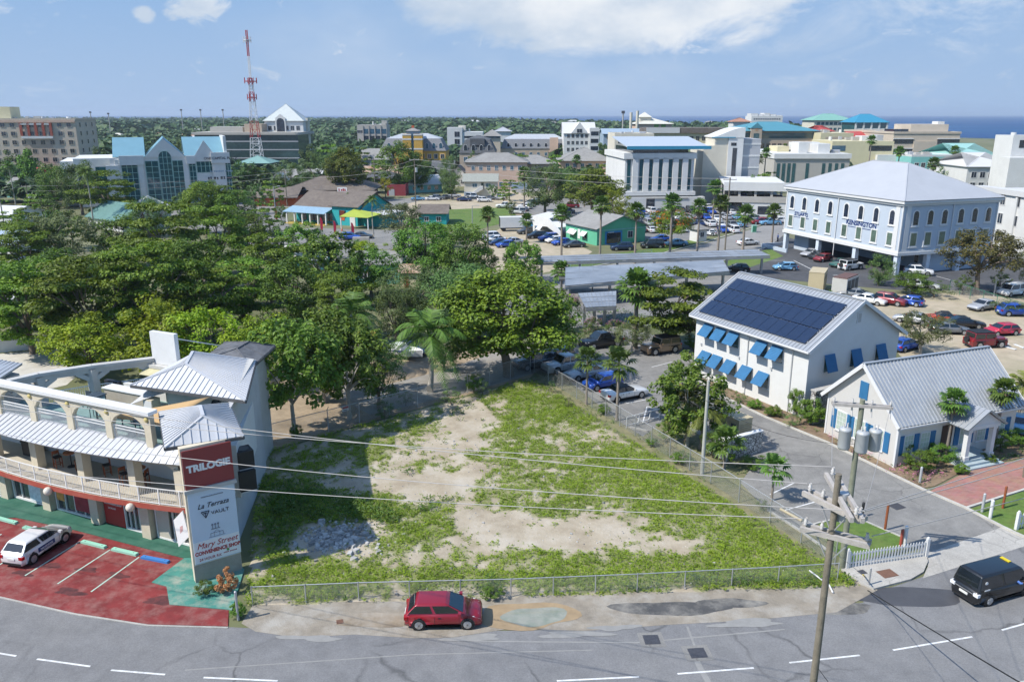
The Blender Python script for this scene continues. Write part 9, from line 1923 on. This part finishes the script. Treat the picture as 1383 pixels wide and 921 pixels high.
def person(loc,rz,label,J,cloth,skin=(.16,.09,.055),sc=1.0):
	t=thing('person',label,'person',loc,rz);t.scale=(sc,)*3
	def skinned(name,pts,edges,rad,m,parent):
		me=bpy.data.meshes.new(name);me.from_pydata(pts,edges,[]);o=link(name,me,parent);s=o.modifiers.new('skin','SKIN');
		for i,r in enumerate(rad):me.skin_vertices[0].data[i].radius=(r,r) if not isinstance(r,tuple) else r
		me.skin_vertices[0].data[0].use_root= True;o.modifiers.new('smooth','SUBSURF').levels=1;o.modifiers['smooth'].render_levels=1;me.materials.append(m);dg=bpy.context.evaluated_depsgraph_get();bpy.context.view_layer.update();me2=bpy.data.meshes.new_from_object(o.evaluated_get(dg));o.modifiers.clear();o.data=me2;return o
	b=skinned('body',*J,mat('skin_tone',skin,.6,var=.05),t);return t,b
J=([(0,0,.95),(0,0,1.2),(0,0,1.42),(0,.0,1.52),(0,.01,1.64),(0,.01,1.76),(-.1,0,.9),(-.11,.02,.5),(-.12,-.02,.08),(-.12,.12,.04),(.1,0,.9),(.12,-.05,.5),(.12,-.1,.08),(.12,.05,.04),(-.19,0,1.4),(-.24,-.03,1.12),(-.24,.06,.88),(-.24,.09,.8),(.19,0,1.4),(.25,.0,1.12),(.24,.1,.88),(.24,.13,.8)],[(0,1),(1,2),(2,3),(3,4),(4,5),(0,6),(6,7),(7,8),(8,9),(0,10),(10,11),(11,12),(12,13),(2,14),(14,15),(15,16),(16,17),(2,18),(18,19),(19,20),(20,21)],[(.15,.1),(.15,.1),(.17,.1),.06,.09,.07,.09,.065,.045,.04,.09,.065,.045,.04,.06,.045,.035,.03,.06,.045,.035,.03],)
pt,_=person(G(1050,327),.6,'pedestrian in a blue shirt and dark trousers walking by the blue-white office',J, None)
MB().lathe(0,0,[(.165,.92),(.19,1.0),(.19,1.3),(.2,1.42),(.09,1.5)],14).obj('shirt',mat('blue_shirt',(.1,.2,.5),.8),pt)
for s in (-1,1):MB().tube([(s*.1,0,.98),(s*.115,0,.5),(s*.12,-.05,.1)],[.11,.085,.07],10).obj('trouser_leg',mat('dark_trousers',(.03,.035,.05),.85),pt)
MB().ball((0,.0,1.72),.1,10,8,(1,1.05,.75)).obj('hair',M_ink,pt)
bpy.context.view_layer.update()
J2=([(0,0,0),(0,0,.28),(0,.0,.42),(0,.0,.56),(.04,-.18,.26),(.16,-.44,.12),(.36,-.47,.14),(.44,-.46,.15),(.5,-.44,.15),(-.04,.2,.24),(.1,.3,.0)],[(0,1),(1,2),(2,3),(1,4),(4,5),(5,6),(6,7),(7,8),(1,9),(9,10)],[(.15,.11),(.17,.11),.07,.1,.07,.05,.04,.035,.02,.07,.045])
dt,_=person(VAN.matrix_world@Vector((.55,-.5,.85)),VAN.rotation_euler.z,'driver in a blue sleeve with one arm on the van window sill',J2, None)
k=MB();k.tube([(.02,-.1,.27),(.04,-.18,.26),(.16,-.46,.125),(.26,-.475,.135)],[.085,.085,.068,.058],10);k.obj('sleeve',mat('blue_shirt',(.1,.2,.5),.8),dt)
